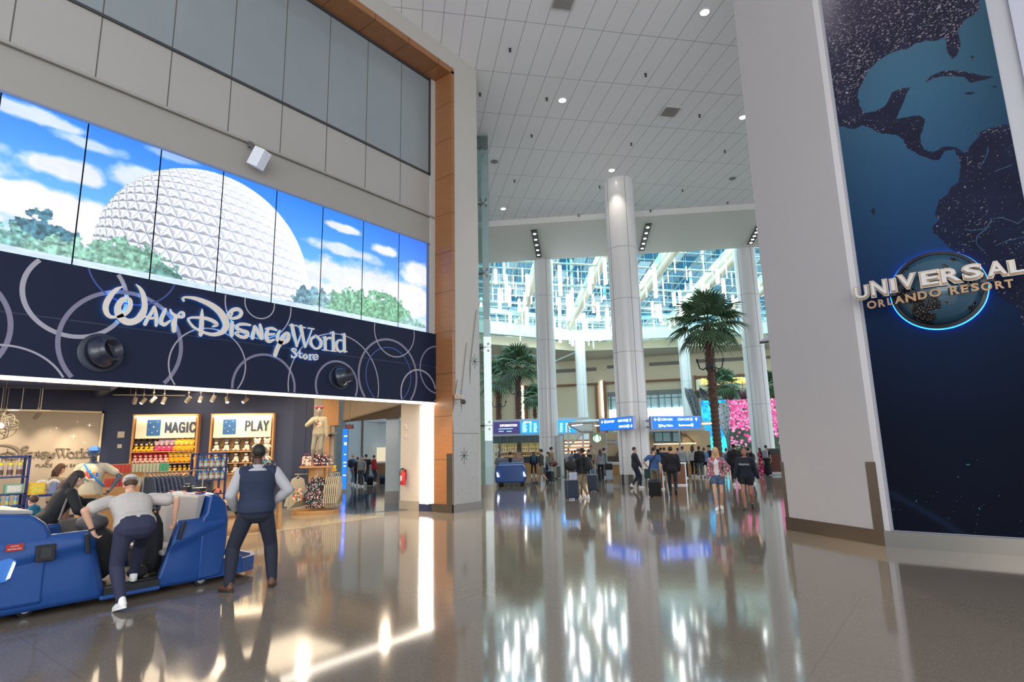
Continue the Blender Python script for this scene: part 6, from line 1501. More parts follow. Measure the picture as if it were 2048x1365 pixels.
PLK = {'black and yellow': ('1B1818', 'D9B79A', 'E8B020'), 'pink and grey': ('9A8090', 'E8C0B8', 'D8356A'), 'yellow': ('E8B93A', 'F0D890', 'E0A024'), 'red and white': ('B8202A', 'E8D8C8', 'C9B0A8'), 'grey and white': ('3A3634', 'E6DCC8', 'D8CDB8'), 'white': ('E6DECE', 'F0E8DC', 'DCD2C0')}
PROT = {}
def plush(kind, pos, rz, label, group, s=1.0):
    if kind not in PROT:
        c = PLK[kind]; o = plush_mb(kind).build('plush_toy', [mat(c[0], .9, var=.1), mat(c[1], .9, var=.05), mat(c[2], .9, var=.1), mat('0E0C0B', .4, var=0)], smooth='all'); PROT[kind] = o
    else: o = PROT[kind].copy(); C.objects.link(o)
    o.location = pos; o.rotation_euler = (0, 0, rz); o.scale = (s, s, s); tag(o, label, 'plush toy', group); return o
NF = math.atan2(WN.y, WN.x) + math.pi/2
def niche(a0, a1, label, word, wx, picpx, ztop=3.02, panelz=2.28):
    t = thing('toy_niche', label, 'display niche', tuple(ws(a0)), world=True); rz = math.atan2(WS.y, WS.x)
    def slab(mb, a, b, z0, z1, o0, o1): c = ws((a+b)/2, (z0+z1)/2, (o0+o1)/2); mb.box(c, (b - a, o1 - o0, z1 - z0), rz)
    mb = MB(); slab(mb, a0, a0+.05, .3, ztop, .01, .28); slab(mb, a1-.05, a1, .3, ztop, .01, .28); slab(mb, a0, a1, ztop-.06, ztop, .01, .31); slab(mb, a0, a1, .2, .3, .01, .31); mb.build('frame', WOOD, t)
    mb = MB(); slab(mb, a0+.07, a1-.07, .3, ztop-.06, .01, .03); mb.build('back_panel', mat('C49A66', .6), t)
    mb = MB(); slab(mb, a0+.09, a1-.09, panelz, ztop-.12, .22, .25); hp = mb.build('header_panel', mat('E8DAC0', .6, var=.02), t)
    mb = MB(); slab(mb, a0+.07, a1-.07, ztop-.10, ztop-.065, .25, .36); mb.build('light_strip', mat('FFE9C8', .4, emit=6), t)
    x0, y0, x1, y1 = picpx; c = onp((x0+x1)/2, (y0+y1)/2, W0 + WN*.26, WN); d = (onp(x1, (y0+y1)/2, W0 + WN*.26, WN) - onp(x0, (y0+y1)/2, W0 + WN*.26, WN)).length; hh = onp(x0, y0, W0 + WN*.26, WN).z - onp(x0, y1, W0 + WN*.26, WN).z
    mb = MB(); mb.box(c, (d, .01, hh), rz); pc = mb.build('blue_square', mat('2A5C94', .5, var=.12, scale=30), hp)
    mb = MB()
    for k, (u, v, r_) in enumerate(((-.28, .3, .07), (.25, .35, .05), (.3, -.2, .07), (-.1, -.3, .06), (0, .05, .1), (-.35, -.1, .04))):
        q = c + WS*u*d + Vector((0, 0, v*hh)) + WN*.006; mb.prism([q + WS*math.cos(aa)*r_*d*(1 if j % 2 else .3) + Vector((0, 0, math.sin(aa)*r_*d*(1 if j % 2 else .3))) for j, aa in enumerate(np.linspace(0, 2*math.pi, 9)[:-1])], WN*.003)
    mb.build('star_pattern', mat('E8DAC0', .6), pc)
    a, b = onp(wx[0], wx[2], W0 + WN*.26, WN), onp(wx[1], wx[2], W0 + WN*.26, WN)
    block_text('lettering', word, (a+b)/2, WS, (0, 0, 1), (b-a).length, wx[3], mat('2B3C58', .5, var=0), hp)
    spot('niche_light', tuple(ws((a0+a1)/2, 3.5, 1.3)), tuple(ws((a0+a1)/2, 1.9, 0)), 55, 75, WARM, .8)
    return t, slab
t, slab = niche(-5.0, -3.12, 'timber framed niche of plush toys under a header panel reading MAGIC', 'MAGIC', (331, 391, 855, .30), (294, 840, 321, 872))
mgs = [onp(330, y_, W0 + WN*.2, WN).z for y_ in (903, 926, 947)]
for k, z_ in enumerate(mgs): mb = MB(); slab(mb, -4.93, -3.19, z_-.03, z_, .03, .38); mb.build('shelf', WOOD, t)
rows = [['black and yellow']*4 + ['pink and grey']*4 + ['yellow']*4, ['red and white']*7 + ['yellow']*5, ['grey and white']*6 + ['black and yellow']*6]
for k, rw in enumerate(rows):
    for j, kd in enumerate(rw):
        plush(kd, ws(-4.84 + 1.56*j/(len(rw)-1), mgs[k] + .001, .22), NF + ((j*37) % 5 - 2)*.06, '%s plush toy on the %s shelf, %s' % (kd, ['top', 'second', 'third'][k], nth(j, len(rw))), 'plush toys in the first niche', 1.02)
for j in range(10): plush(['black and yellow', 'pink and grey', 'yellow'][0 if j < 4 else (1 if j < 7 else 2)], ws(-4.84 + 1.5*j/9, mgs[0] + .001, .15), NF, '%s plush toy in the back row, top shelf, %s' % (['black and yellow', 'pink and grey', 'yellow'][0 if j < 4 else (1 if j < 7 else 2)], nth(j, 10)), 'plush toys in the first niche', 1.22)
t, slab = niche(-2.76, -.86, 'timber framed niche of big round plush toys under a header panel reading PLAY', 'PLAY', (491, 537, 852, .31), (446, 839, 472, 869), panelz=2.26)
pgs = [onp(500, y_, W0 + WN*.2, WN).z for y_ in (902, 925, 946)]
for k, z_ in enumerate(pgs): mb = MB(); slab(mb, -2.69, -.93, z_-.03, z_, .03, .38); mb.build('shelf', WOOD, t)
for k in range(3):
    for j in range(6):
        kd = 'grey and white' if j < 4 else 'white'
        plush(kd, ws(-2.55 + 1.5*j/5, pgs[k] + .001, .22), NF, 'big %s plush toy on the %s shelf, %s' % (kd, ['top', 'second', 'third'][k], nth(j, 6)), 'big plush toys in the second niche', 1.25)
c = onp(489, 869, W0 + WN*.42, WN); mb = MB(); mb.box(c, (.24, .01, .17), math.atan2(WS.y, WS.x)); nb = tag(mb.build('notice_card', mat('EFE4CC', .5)), 'small cream notice card standing on the second niche shelf', 'card')

# ---- blue metal racks with drink bottles
BM_ = mat('22336E', .4, var=.03)
def bottle_mb():
    mb = MB(); mb.mt(0); mb.lathe([(.033, 0), (.036, .01), (.036, .15), (.03, .17)], seg=12); mb.mt(1); mb.lathe([(.034, .165), (.034, .205), (.02, .21)], seg=12); mb.mt(2); mb.lathe([(.037, .03), (.037, .10)], seg=12, cap=False); mb.cyl((.01, 0, .2), (.012, 0, .27), .005, seg=6); return mb
BCAP = mat('2A70B8', .3, var=0); 
def bottle(pos, cols, label, group, s=1.0):
    key = ('b',) + cols
    if key not in PROT: PROT[key] = o = bottle_mb().build('drink_bottle', [mat(cols[0], .25, var=.05), mat(cols[1], .3, var=0), mat(cols[2], .5, var=.8, scale=60)], smooth=True)
    else: o = PROT[key].copy(); C.objects.link(o)
    o.location = pos; o.scale = (s,)*3; tag(o, label, 'bottle', group)
def rack(name, label, x, y0, y1, z0, zt, shelves, depth=.35):
    t = thing(name, label, 'display rack', (x, (y0+y1)/2, 0), world=True)
    mb = MB()
    for yy in (y0, y1): mb.bb((x - depth, yy - .02, 0), (x - depth + .04, yy + .02, zt)); mb.bb((x - .04, yy - .02, 0), (x, yy + .02, zt))
    mb.bb((x - depth, y0, zt - .04), (x, y1, zt)); mb.build('frame', BM_, t)
    for z_ in shelves: mb = MB(); mb.bb((x - depth, y0, z_ - .025), (x, y1, z_)); mb.build('shelf', BM_, t)
    return t
r1 = rack('bottle_rack', 'blue metal rack of capped drink bottles left of the man in the vest', -14.0, 6.16, 6.82, 0, 1.79, (1.46, 1.18, .86, .45))
for k, z_ in enumerate((1.46, 1.18)):
    for j in range(9): bottle((-14.06 - (j % 2)*.05, 6.22 + .54*j/8, z_ + .002), ('C85A6A' if j % 2 else '8AA87A', '2A70B8', 'D8C8C0'), 'blue capped drink bottle on the %s rack shelf, %s' % (['upper', 'lower'][k], nth(j, 9)), 'drink bottles on the right hand rack', 1.0)
for j, cc in enumerate(('202024', '24242A')):
    p = Vector((-14.0 + .06, 6.30 + .3*j, .86)); t = thing('headband', ['black headband with a round coral bow on the low rack shelf, left of two', 'black headband with a round coral bow on the low rack shelf, right of two'][j], 'headband', tuple(p))
    mb = MB(); mb.tube([(0, .1*math.cos(a), .1*math.sin(a)) for a in np.linspace(0, math.pi, 12)], .018, 7); mb.build('band', mat(cc, .8), t, smooth=True)
    mb = MB(); mb.lathe([(.055, 0), (.055, .02), (.03, .025)], (.02, 0, .07), 16, (1, 0, 0)); mb.build('bow', mat('E08070', .6, var=.3, scale=50), t)
r2 = rack('bottle_rack', 'blue metal rack with yellow lidded mugs and gift boxes at the left edge', -14.0, 1.9, 3.10, 0, 1.82, (1.44, 1.13, .91, .5))
for j in range(8): bottle((-14.08, 2.02 + .96*j/7, 1.442), ('B8A8A0', 'E8D830', '6A4A40'), 'yellow lidded mug on the top shelf of the left rack, %s' % nth(j, 8), 'yellow lidded mugs on the left rack', 1.25)
for j in range(9): bottle((-14.08, 2.02 + .96*j/8, .912), ('5AA0C8', 'C8C8D0', 'E0D070'), 'blue bottle on the lower shelf of the left rack, %s' % nth(j, 9), 'blue bottles on the left rack', .9)
def gbox(name, c, d, rz, col, col2, label, cat='box', prnt=None):
    t = thing(name, label, cat, (c[0], c[1], c[2]), rz); mb = MB(); mb.box((0, 0, d[2]/2), d); mb.build('case', mat(col, .5, var=.15, scale=30), t, bevel=.004)
    mb = MB(); mb.box((0, -d[1]/2 - .003, d[2]/2), (d[0]*.78, .006, d[2]*.72)); mb.build('front_print', mat(col2, .5, var=.5, scale=40), t); return t
gbox('gift_box', (-14.1, 2.93, 1.131), (.26, .12, .17), R(90), '7DB89A', 'E8DCCC', 'green and cream gift box on the middle shelf of the left rack')
gbox('gift_box', (-14.1, 2.45, 1.131), (.26, .12, .17), R(90), '7DB89A', 'E8DCCC', 'green and cream gift box at the far left of the middle shelf')
r3 = rack('low_rack', 'low blue metal rack with a yellow book box, beside the left rack', -13.85, 3.12, 3.75, 0, 1.09, (.75, .4))
gbox('book_box', (-13.95, 3.24, 1.091), (.24, .10, .22), R(90), 'E8B422', 'F0C850', 'bright yellow book box standing on the low blue rack')
t = thing('arch_card', 'rounded grey-blue display card standing on the low blue rack', 'card', (-13.9, 3.53, 1.091)); mb = MB(); mb.prism([(0, .11*math.cos(a), .10 + .11*math.sin(a)) for a in np.linspace(0, math.pi, 14)] + [(0, -.11, 0), (0, .11, 0)], (-.015, 0, 0)); mb.build('card', mat('7C8AA8', .6), t); mb = MB(); mb.box((.004, 0, .1), (.004, .01, .18)); mb.build('fold', mat('5C6A88'), t)
for k, yy in enumerate((3.34, 3.52)):
    t = thing('headband', ['white headband with coloured dots on top of the low rack, left one', 'white headband with coloured dots on top of the low rack, right one'][k], 'headband', (-14.08, yy, 1.091)); mb = MB(); mb.tube([(0, .09*math.cos(a), .15 + .09*math.sin(a)) for a in np.linspace(0, 2*math.pi, 16)], .03, 7); mb.cyl((0, 0, 0), (0, 0, .08), .02); mb.build('band', mat('EDE2D2', .8, var=.6, scale=60), t, smooth=True)
# ---- timber tables
def table(label, c, d, rz=0, shelf=.35):
    t = thing('display_table', label, 'table', (c[0], c[1], 0), rz); mb = MB(); mb.box((0, 0, d[2] - .03), (d[0], d[1], .06)); mb.build('tabletop', WOOD, t, bevel=.008)
    for sx in (-1, 1):
        for sy in (-1, 1): mb = MB(); mb.box((sx*(d[0]/2 - .06), sy*(d[1]/2 - .06), d[2]/2 - .03), (.08, .08, d[2] - .06)); mb.build('leg', WOOD, t)
    mb = MB(); mb.box((0, 0, shelf), (d[0] - .1, d[1] - .1, .04)); mb.build('shelf', WOOD, t); return t
table('timber display table under the left rack, mostly behind the blue cart', (-12.95, 2.2), (1.0, 1.6, .86))
table('timber display table in front of the racks, behind the man in the vest', (-13.3, 6.9), (.9, 1.5, .72))
gbox('gift_box', (-13.0, 6.95, .721), (.22, .14, .16), R(90), 'D8C8B0', '9A4A3A', 'patterned gift box on the table behind the man in the vest')
gbox('gift_box', (-13.1, 7.3, .371), (.25, .2, .14), R(90), 'E8E0D0', 'C8B8A0', 'cream box on the lower shelf of the table behind the vested man')
# ---- clothes rails
def garment_mb(w_=.52, h_=.68, sl=.5, th=.035, body=.27):
    mb = MB(); out = [(-.09, h_), (-w_*.34, h_-.05), (-w_*.5 - (.10 if sl > .3 else .05), h_ - sl), (-w_*.5 + .04, h_ - sl - .02), (-body*.95, h_ - .20), (-body, 0), (body, 0), (body*.95, h_ - .20), (w_*.5 - .04, h_ - sl - .02), (w_*.5 + (.10 if sl > .3 else .05), h_ - sl), (w_*.34, h_ - .05), (.09, h_), (0, h_ - .05)]
    mb.prism([(x, -th/2, z) for x, z in out], (0, th, 0)); return mb
def garment(label, c, rz, m, sl=.5, group=None, pm=None, name='hanging_shirt', cat='shirt', w_=.52, h_=.68, th=.04):
    t = thing(name, label, cat, tuple(c), rz, group=group); garment_mb(w_, h_, sl, th).build('fabric', m, t, bevel=.012)
    if pm is not None: mb = MB(); mb.box((0, -th/2 - .004, h_*.45), (.26, .006, h_*.42)); mb.build('front_print', pm, t)
    mb = MB(); mb.tube([(-.15, 0, h_ - .05), (0, 0, h_ + .03), (.15, 0, h_ - .05)], .008, 5); mb.tube([(0, 0, h_+.03), (0, 0, h_+.08), (.02, 0, h_+.10), (.03, 0, h_+.08)], .005, 5); mb.build('hanger', mat('C9C4BA', .3, .5), t); return t
def noise_print(name, base, cols, scale=22, th=.62):
    t = NT(name); tc = t.n('ShaderNodeTexCoord'); vo = t.n('ShaderNodeTexVoronoi', i_Scale=scale); t.l(tc.outputs['Object'], vo.inputs['Vector'])
    rp = t.n('ShaderNodeValToRGB'); rp.color_ramp.interpolation = 'CONSTANT'; sp_ = t.n('ShaderNodeSeparateColor'); t.l(vo.outputs['Color'], sp_.inputs[0]); t.l(sp_.outputs[0], rp.inputs[0])
    el = rp.color_ramp.elements; el[0].color = lin(cols[0]); el[1].position = 1/len(cols); el[1].color = lin(cols[1 % len(cols)])
    for k in range(2, len(cols)): e = el.new(k/len(cols)); e.color = lin(cols[k])
    f = t.math('LESS_THAN', vo.outputs['Distance'], th); t.l(t.mix(f, lin(base), rp.outputs[0]), t.p.inputs['Base Color']); t.p.inputs['Roughness'].default_value = .85; return t.m
FLOR = noise_print('dark_print', '1C1C22', ['C9B0A8', 'C85A5A', 'E8DCD0', '1C1C22', '1C1C22', '1C1C22', '5A8A8A'], 34, .55)
NEON = noise_print('neon_print', '1A1C28', ['E85A9A', '5AC8A8', '1A1C28', '1A1C28', 'E8C85A', '1A1C28', '6AA8E8'], 38, .6)
MULTI = noise_print('colour_print', 'D8CDB8', ['E8B020', '3A8A5A', 'D84A3A', '3A6AB8', 'F0E4D0', 'E87A3A'], 24, .7)
CREAMF = mat('B5A88E', .9, var=.05)
SLT = mat('3A4252', .9, var=.12)
rr_ = thing('clothes_rail', 'clothes rail of slate blue shirts behind the man in the white shirt', 'clothes rail', (-13.4, 5.4, 0))
mb = MB()
for yy in (-.55, .62): mb.cyl((0, yy, 0), (0, yy, 1.42), .015); mb.box((0, yy, .02), (.4, .05, .04))
mb.cyl((0, -.57, 1.42), (0, .64, 1.42), .015); mb.build('frame', mat('9A948A', .3, .8), rr_)
for j in range(9):
    garment('slate blue shirt on the clothes rail, %s' % nth(j, 9), (-13.4 + .0*j, 4.95 + .075*j if j < 8 else 5.66, .66), R(12 + 2*j) if j < 8 else R(90), SLT, .55, 'slate blue shirts on the rail', NEON if j == 8 else None)
# peg fixtures of packets
fx = thing('packet_stand', 'tiered timber stand of red and pale green packets behind the clothes rail', 'display stand', (-15.2, 5.3, 0)); 
mb = MB(); mb.box((0, 0, .55), (.5, 1.5, 1.1)); mb.build('base', WOOD, fx)
mb = MB(); mb.box((0, 0, 1.34), (.05, 1.4, .5)); mb.build('upright', WOOD, fx)
for k in range(2):
    for j in range(18):
        col = ('B83A34', 'red') if j < 7 else (('B8BCA0', 'pale green') if j < 15 else ('4AA880', 'green')); mb = MB(); mb.box((0, 0, .09), (.04, .05, .18))
        tag(mb.build('packet', mat(col[0], .5, var=.2, scale=40), loc=(-15.2 + .22, 4.68 + .072*j, 1.101 + .24*k if k == 0 else 1.40)), '%s packet in the %s row of the tiered stand, %s' % (col[1], ['lower', 'upper'][k], nth(j, 18)), 'packet', 'packets on the tiered stand')
mb = MB(); mb.box((.22, 0, .29), (.08, 1.4, .02)); mb.build('shelf', WOOD, fx)

# ---- mannequins and the round gift tower
MDK = mat('3B424E', .22, coat=.4, var=0); MLT = mat('968F82', .35, var=0)
pm = Vector((-12.75, 3.75, .0)); mb = MB(); mb.cyl((0, 0, 0), (0, 0, .12), .38, seg=32); tag(mb.build('plinth', mat('5A5A62', .4), loc=tuple(pm), smooth=True), 'low round plinth under the dark mannequin', 'plinth')
mq = person('dark glossy mannequin in a blue cap, printed shirt and tan trousers, hand on hip', None, loc=pm + Vector((0, 0, .12)), h=1.86, face=172, skinmat=MDK, hair=None, top='tee', topc='A89E88', bottom='pants', botc='9A7A50', shoec=None, vox=.011, cap='3F6FA8', hands={'L': (-.30, .06, 1.0), 'R': (.30, .10, .86)}, hint={'L': (-1, -.4, 0), 'R': (.6, -1, 0)}, chest_print=MULTI)
J = root_j[mq.name]; t = thing('crossbody_strap', 'bright blue strap slung across the dark mannequin', 'strap', tuple(J['P0'] + Vector((0, 0, 1))), world=True)
mb = MB(); pts = [toworld(mq, J['neck'] + J['rt']*sx*J['S'] + J['up']*uz*J['S'] + J['fw']*fy*J['S']) for sx, uz, fy in ((.13, -.03, -.02), (.11, -.02, .06), (.04, -.12, .148), (-.06, -.24, .16), (-.15, -.34, .11), (-.19, -.40, .02))]
mb.tube(pts, .018, 6); mb.build('strap', mat('2A7AB8', .6), t, smooth=True)
pt_ = Vector((-15.3, 10.15, 0)); tw_ = thing('gift_tower', 'round timber display tower carrying gift bags, hung clothes and a mannequin', 'display tower', tuple(pt_))
mb = MB(); mb.cyl((0, 0, .0), (0, 0, .10), .66, seg=48); mb.build('base', WOOD, tw_, bevel=.01)
mb = MB(); mb.cyl((0, 0, .10), (0, 0, 1.30), .24, seg=32); mb.build('core', WOOD, tw_)
mb = MB(); mb.cyl((0, 0, 1.30), (0, 0, 1.35), .50, seg=40); mb.build('top_shelf', WOOD, tw_)
vd = Vector((pt_.x, pt_.y, 0)).normalized(); vr = Vector((vd.y, -vd.x, 0))
mb = MB()
for a_ in (-1, 1): mb.cyl(vr*a_*.2 + Vector((0, 0, 1.12)), vr*a_*.62 + Vector((0, 0, 1.12)), .012)
mb.cyl(-vd*.2 + Vector((0, 0, 1.10)), -vd*.4 + Vector((0, 0, 1.10)), .012); mb.build('hanging_arm', mat('B8B4AA', .3, .8), tw_)
vrz = math.atan2(vr.y, vr.x)
garment('cream hooded sweatshirt with a coloured print hanging left of the gift tower', pt_ - vr*.52 - vd*.30 + Vector((0, 0, .16)), vrz + .3, CREAMF, .78, None, MULTI, 'hanging_sweatshirt', 'sweatshirt', .50, .88, .07)
garment('black print shirt hanging on the front of the gift tower', pt_ - vd*.42 + Vector((0, 0, .18)), vrz, FLOR, .62, None, None, 'hanging_shirt', 'shirt', .56, .86, .10)
for j in range(7): garment('cream sweatshirt on the right arm of the gift tower, %s' % nth(j, 7), pt_ + vr*(.30 + .055*j) - vd*.28 + Vector((0, 0, .2)), vrz + R(70), CREAMF, .75, 'cream sweatshirts hung side-on', None, 'hanging_sweatshirt', 'sweatshirt', .46, .84, .035)
def gbag(c, d, col, label):
    t = thing('gift_bag', label, 'bag', tuple(c), vrz); mb = MB(); mb.box((0, 0, d[2]/2), d); mb.build('bag', noise_print('bag_' + col, col, ['E8DCD0', col, 'C83A3A', col, '2A2A30'], 30, .6), t, bevel=.02)
    mb = MB(); mb.tube([(-d[0]*.25, 0, d[2]), (-d[0]*.2, 0, d[2]+.07), (d[0]*.2, 0, d[2]+.07), (d[0]*.25, 0, d[2])], .008, 5); mb.build('handle', mat('C83A3A' if col[0] == 'D' else '22222A'), t)
zt_ = 1.351
gbag(pt_ - vr*.30 - vd*.22 + Vector((0, 0, zt_)), (.26, .14, .28), 'D8C8B4', 'cream and red patterned bag on the gift tower, left of the black bags')
gbag(pt_ - vr*.02 - vd*.32 + Vector((0, 0, zt_)), (.18, .12, .36), '22242E', 'tall narrow black patterned bag in the middle of the gift tower')
gbag(pt_ + vr*.18 - vd*.24 + Vector((0, 0, zt_)), (.26, .12, .30), '2A2C38', 'wide black patterned bag on the gift tower, right of the tall one')
gbag(pt_ + vr*.37 - vd*.14 + Vector((0, 0, zt_)), (.14, .10, .20), '8A8478', 'small pale patterned bag at the right edge of the gift tower')
plush('yellow', pt_ + vr*.48 - vd*.2 + Vector((0, 0, 1.16)), vrz, 'yellow plush toy hanging at the right arm of the gift tower', None, .6)
m2_ = person('pale mannequin with a round-eared headband standing on top of the gift tower', None, loc=pt_ + Vector((0, 0, 1.36)) + vd*.06, h=1.74, face=165, skinmat=MLT, hair=None, top='long', topc='B0A48A', bottom='pants', botc='8C8878', shoec=None, vox=.012, feet={'L': (-.11, 0, 0, 0), 'R': (.11, 0, 0, 0)}, hands={'L': (-.26, .05, .80), 'R': (.10, .20, 1.33)}, hint={'L': (-1, -.5, 0), 'R': (1, -.3, -.6)}, chest_print=MULTI)
J = root_j[m2_.name]; t = thing('headband', 'round-eared headband with a dark bow on the pale mannequin', 'headband', tuple(J['P0'] + Vector((0, 0, 1.7))), world=True)
mb = MB(); c = J['hc'] + J['hu']*.10*J['S']
for sg in (-1, 1): mb.ell(toworld(m2_, c + J['hr']*sg*.085*J['S'] + J['hu']*.03), (.05, .05, .05), seg=14, rings=8)
mb.build('ears', mat('B84A5A', .7, var=.4, scale=40), t, smooth=True); mb = MB()
for sg in (-1, 1): mb.cap2(toworld(m2_, c + J['hr']*sg*.005), toworld(m2_, c + J['hr']*sg*.05), .012, .032)
mb.build('bow', mat('1A1A1E', .7), t, smooth=True)
# torso form in a dark neon print shirt beside the second niche
pf = Vector((-15.4, 8.5, 0)); t = thing('dress_form', 'torso form in a dark neon print shirt with a silver oval head', 'dress form', tuple(pf), vrz)
mb = MB(); mb.cyl((0, 0, 0), (0, 0, .03), .2, seg=24); mb.cyl((0, 0, 0), (0, 0, 1.2), .02); mb.build('stand', mat('8A8680', .3, .8), t)
mb = MB(); mb.ell((0, 0, 1.82), (.10, .10, .135)); mb.cyl((0, 0, 1.55), (0, 0, 1.75), .045); mb.build('head', mat('8C857C', .3, .5, var=0), t, smooth=True)
mb = MB(); mb.cap2((0, 0, 1.0), (0, 0, 1.45), .24, .20, 20, 5, sq=(1.1, .62)); mb.cap2((-.2, 0, 1.5), (.2, 0, 1.5), .07, .07); [mb.cap2((sg*.23, 0, 1.5), (sg*.36, 0, 1.05), .08, .075) for sg in (-1, 1)]; sculpt('shirt', mb, NEON, t, .014, 4)
# exit sign, dome camera and blue wayfinding totem beyond
p = Vector((-15.0, 12.05, 2.78)); t = thing('exit_sign', 'dark red EXIT sign hanging over the side exit', 'exit sign', tuple(atd(699, 854, 19)), vrz)
mb = MB(); mb.box((0, 0, 0), (.26, .04, .13)); mb.build('case', mat('3A1414', .5), t); text_fit('lettering', 'EXIT', (0, -.022, 0), (1, 0, 0), (0, 0, 1), .19, .08, mat('7A3A34', .4, emit=.25), .004, t, offset=.02)
mb = MB(); mb.cyl((0, 0, .06), (0, 0, 1.6), .01); mb.build('stem', mat('6A5A4A'), t)
q = ws(.9, 2.28, .30); t = thing('dome_camera', 'black dome camera on the timber wall behind the gift tower', 'camera', tuple(q)); mb = MB(); mb.ell((0, 0, 0), .06); mb.build('dome', mat('141414', .1), t, smooth=True); mb = MB(); mb.box((-.06, .08, .06), (.2, .3, .05)); mb.build('mount', mat('A89880', .5), t)
q = atd(689, 950, 27); q.z = 0; t = thing('wayfinding_totem', 'tall blue lit directory totem in the side concourse', 'totem', tuple(q), view_angle(q)); mb = MB(); mb.box((0, 0, 1.4), (.26, .2, 2.8)); mb.build('body', mat('B8BEC8', .4), t); mb = MB(); mb.box((-.02, -.105, 1.42), (.20, .01, 2.6)); mb.build('screen', mat('1560D8', .4, emit=1.0), t)
mb = MB()
for k, (z_, w2) in enumerate(((2.4, .14), (2.1, .12), (2.03, .10), (1.6, .08), (1.25, .12), (1.1, .1), (.7, .12))): mb.box((.0, -.112, z_), (w2, .004, .05))
mb.build('text_line', WTXT, t)
# ================================================================ THE BLUE PASSENGER CART
CB = mat('1B4585', .38, var=.03, bump=.0); CG = mat('9A9694', .6, var=.06, scale=60, bump=.1); CK = mat('15161A', .5)
XS, XE = -8.45, -9.85
ct = thing('passenger_cart', 'long blue moulded passenger cart parked in front of the shop', 'cart', (-9.15, 2.6, 0), world=True)
def cprism(mb, prof, x0, x1): mb.prism([(x0, y, z) for y, z in prof], (x1 - x0, 0, 0))
def loft(name, prof_fn, xs, m, bevel=.0, smooth='all'):
    """profile lofted over the width; prof_fn(x) -> list of (y, z)"""
    mb = MB(); rows = [[(x, y, z) for y, z in prof_fn(x)] for x in xs]; k = len(rows[0]); vs = [v for r_ in rows for v in r_]
    fs = [(i*k+j, i*k+(j+1) % k, (i+1)*k+(j+1) % k, (i+1)*k+j) for i in range(len(rows)-1) for j in range(k)] + [tuple(range(k))[::-1], tuple(range((len(rows)-1)*k, len(rows)*k))]
    mb.add(vs, fs); o = mb.build(name, m, ct, smooth=True, bevel=bevel, bseg=4); return o
W_ = [XS - .02, XS - .35, -9.15, XE + .35, XE + .02]
def bow(x): return 1 - ((x + 9.15) / .7)**2
hoodp = [(.35, .14), (.22, .35), (.35, .78), (.8, 1.02), (1.3, 1.14), (1.7, 1.165), (1.98, 1.13), (2.10, 1.03), (2.16, .92), (2.16, .14)]
loft('hood', lambda x: [(y - (.12*bow(x) if y < 1 else 0), z + .02*bow(x)) for y, z in hoodp], W_, CB, .05)
mb = MB(); cprism(mb, [(.6, .97), (.9, 1.09), (1.35, 1.19), (1.7, 1.215), (1.98, 1.18), (1.98, 1.14), (1.7, 1.165), (1.35, 1.14), (.9, 1.055), (.6, .93)], XS - .10, XE + .10); mb.build('hood_cover', CG, ct, bevel=.01)
def side_mesh(x, sgn):
    """side shell with a swooping crease, pieces before and behind the doorway"""
    for nm, top, bot in (('side_front', lambda y: .93 - .03*max(0, (y-2.1)/.46) if y > 2.1 else .9 + .02, None), ('side_rear', None, None)):
        mb = MB(); n_, m_ = 26, 16
        y0, y1 = (.5, 2.76) if nm == 'side_front' else (3.32, 4.19)
        vs = []
        for i in range(n_ + 1):
            for j in range(m_ + 1):
                v = j / m_
                if nm == 'side_front':
                    zt = .88 + .02*(i/n_) if True else 0; zb = .10 + .02*math.cos(i); z = .09 + (zt - .09)*v; yr = 2.76 - .20*v**1.1; y = y0 + (yr - y0)*(i/n_)
                    cr_ = .42 + .36*((y - .5)/2.2)**.8; 
                else:
                    z = .08 + (.90 - .08)*v; yl = 3.32 + .22*v; yr = 4.12 + .07*math.sin(v*3); y = yl + (yr - yl)*(i/n_); cr_ = .55 + .28*((y - 3.3)/.9)
                crease = .030*math.exp(-((z - cr_)/.05)**2) - .028*(1/(1 + math.exp((z - cr_)/.03))) * (1 if z < cr_ else 1) - .02*(z < .25)*((.25 - z)/.17)
                tuck_ = -.05*max(0, (z - .84)/.06)
                vs.append((x + sgn*(crease + tuck_), y, z))
        k0 = len(vs); th = .11; vs += [(x - sgn*th, y, z) for (_, y, z) in vs]
        w1 = m_ + 1; fs = []
        for i in range(n_):
            for j in range(m_): a = i*w1 + j; fs += [(a, a+w1, a+w1+1, a+1), (k0+a, k0+a+1, k0+a+w1+1, k0+a+w1)]
        for i in range(n_):
            for j in (0, m_): a = i*w1 + j; fs.append((a, k0+a, k0+a+w1, a+w1))
        for j in range(m_):
            for i in (0, n_): a = i*w1 + j; fs.append((a, a+1, k0+a+1, k0+a))
        mb.add(vs, fs); mb.build(nm, CB, ct, smooth='all')
side_mesh(XS, 1); side_mesh(XE, -1)
mb = MB(); mb.bb((XE + .1, .5, .16), (XS - .1, 4.1, .22)); mb.bb((XE+.05, 2.74, .10), (XS - .02, 3.36, .20)); mb.build('floor_pan', CK, ct)
mb = MB(); mb.bb((XS - .06, 2.7, .07), (XS + .01, 3.36, .12)); mb.build('sill', CB, ct, bevel=.015)
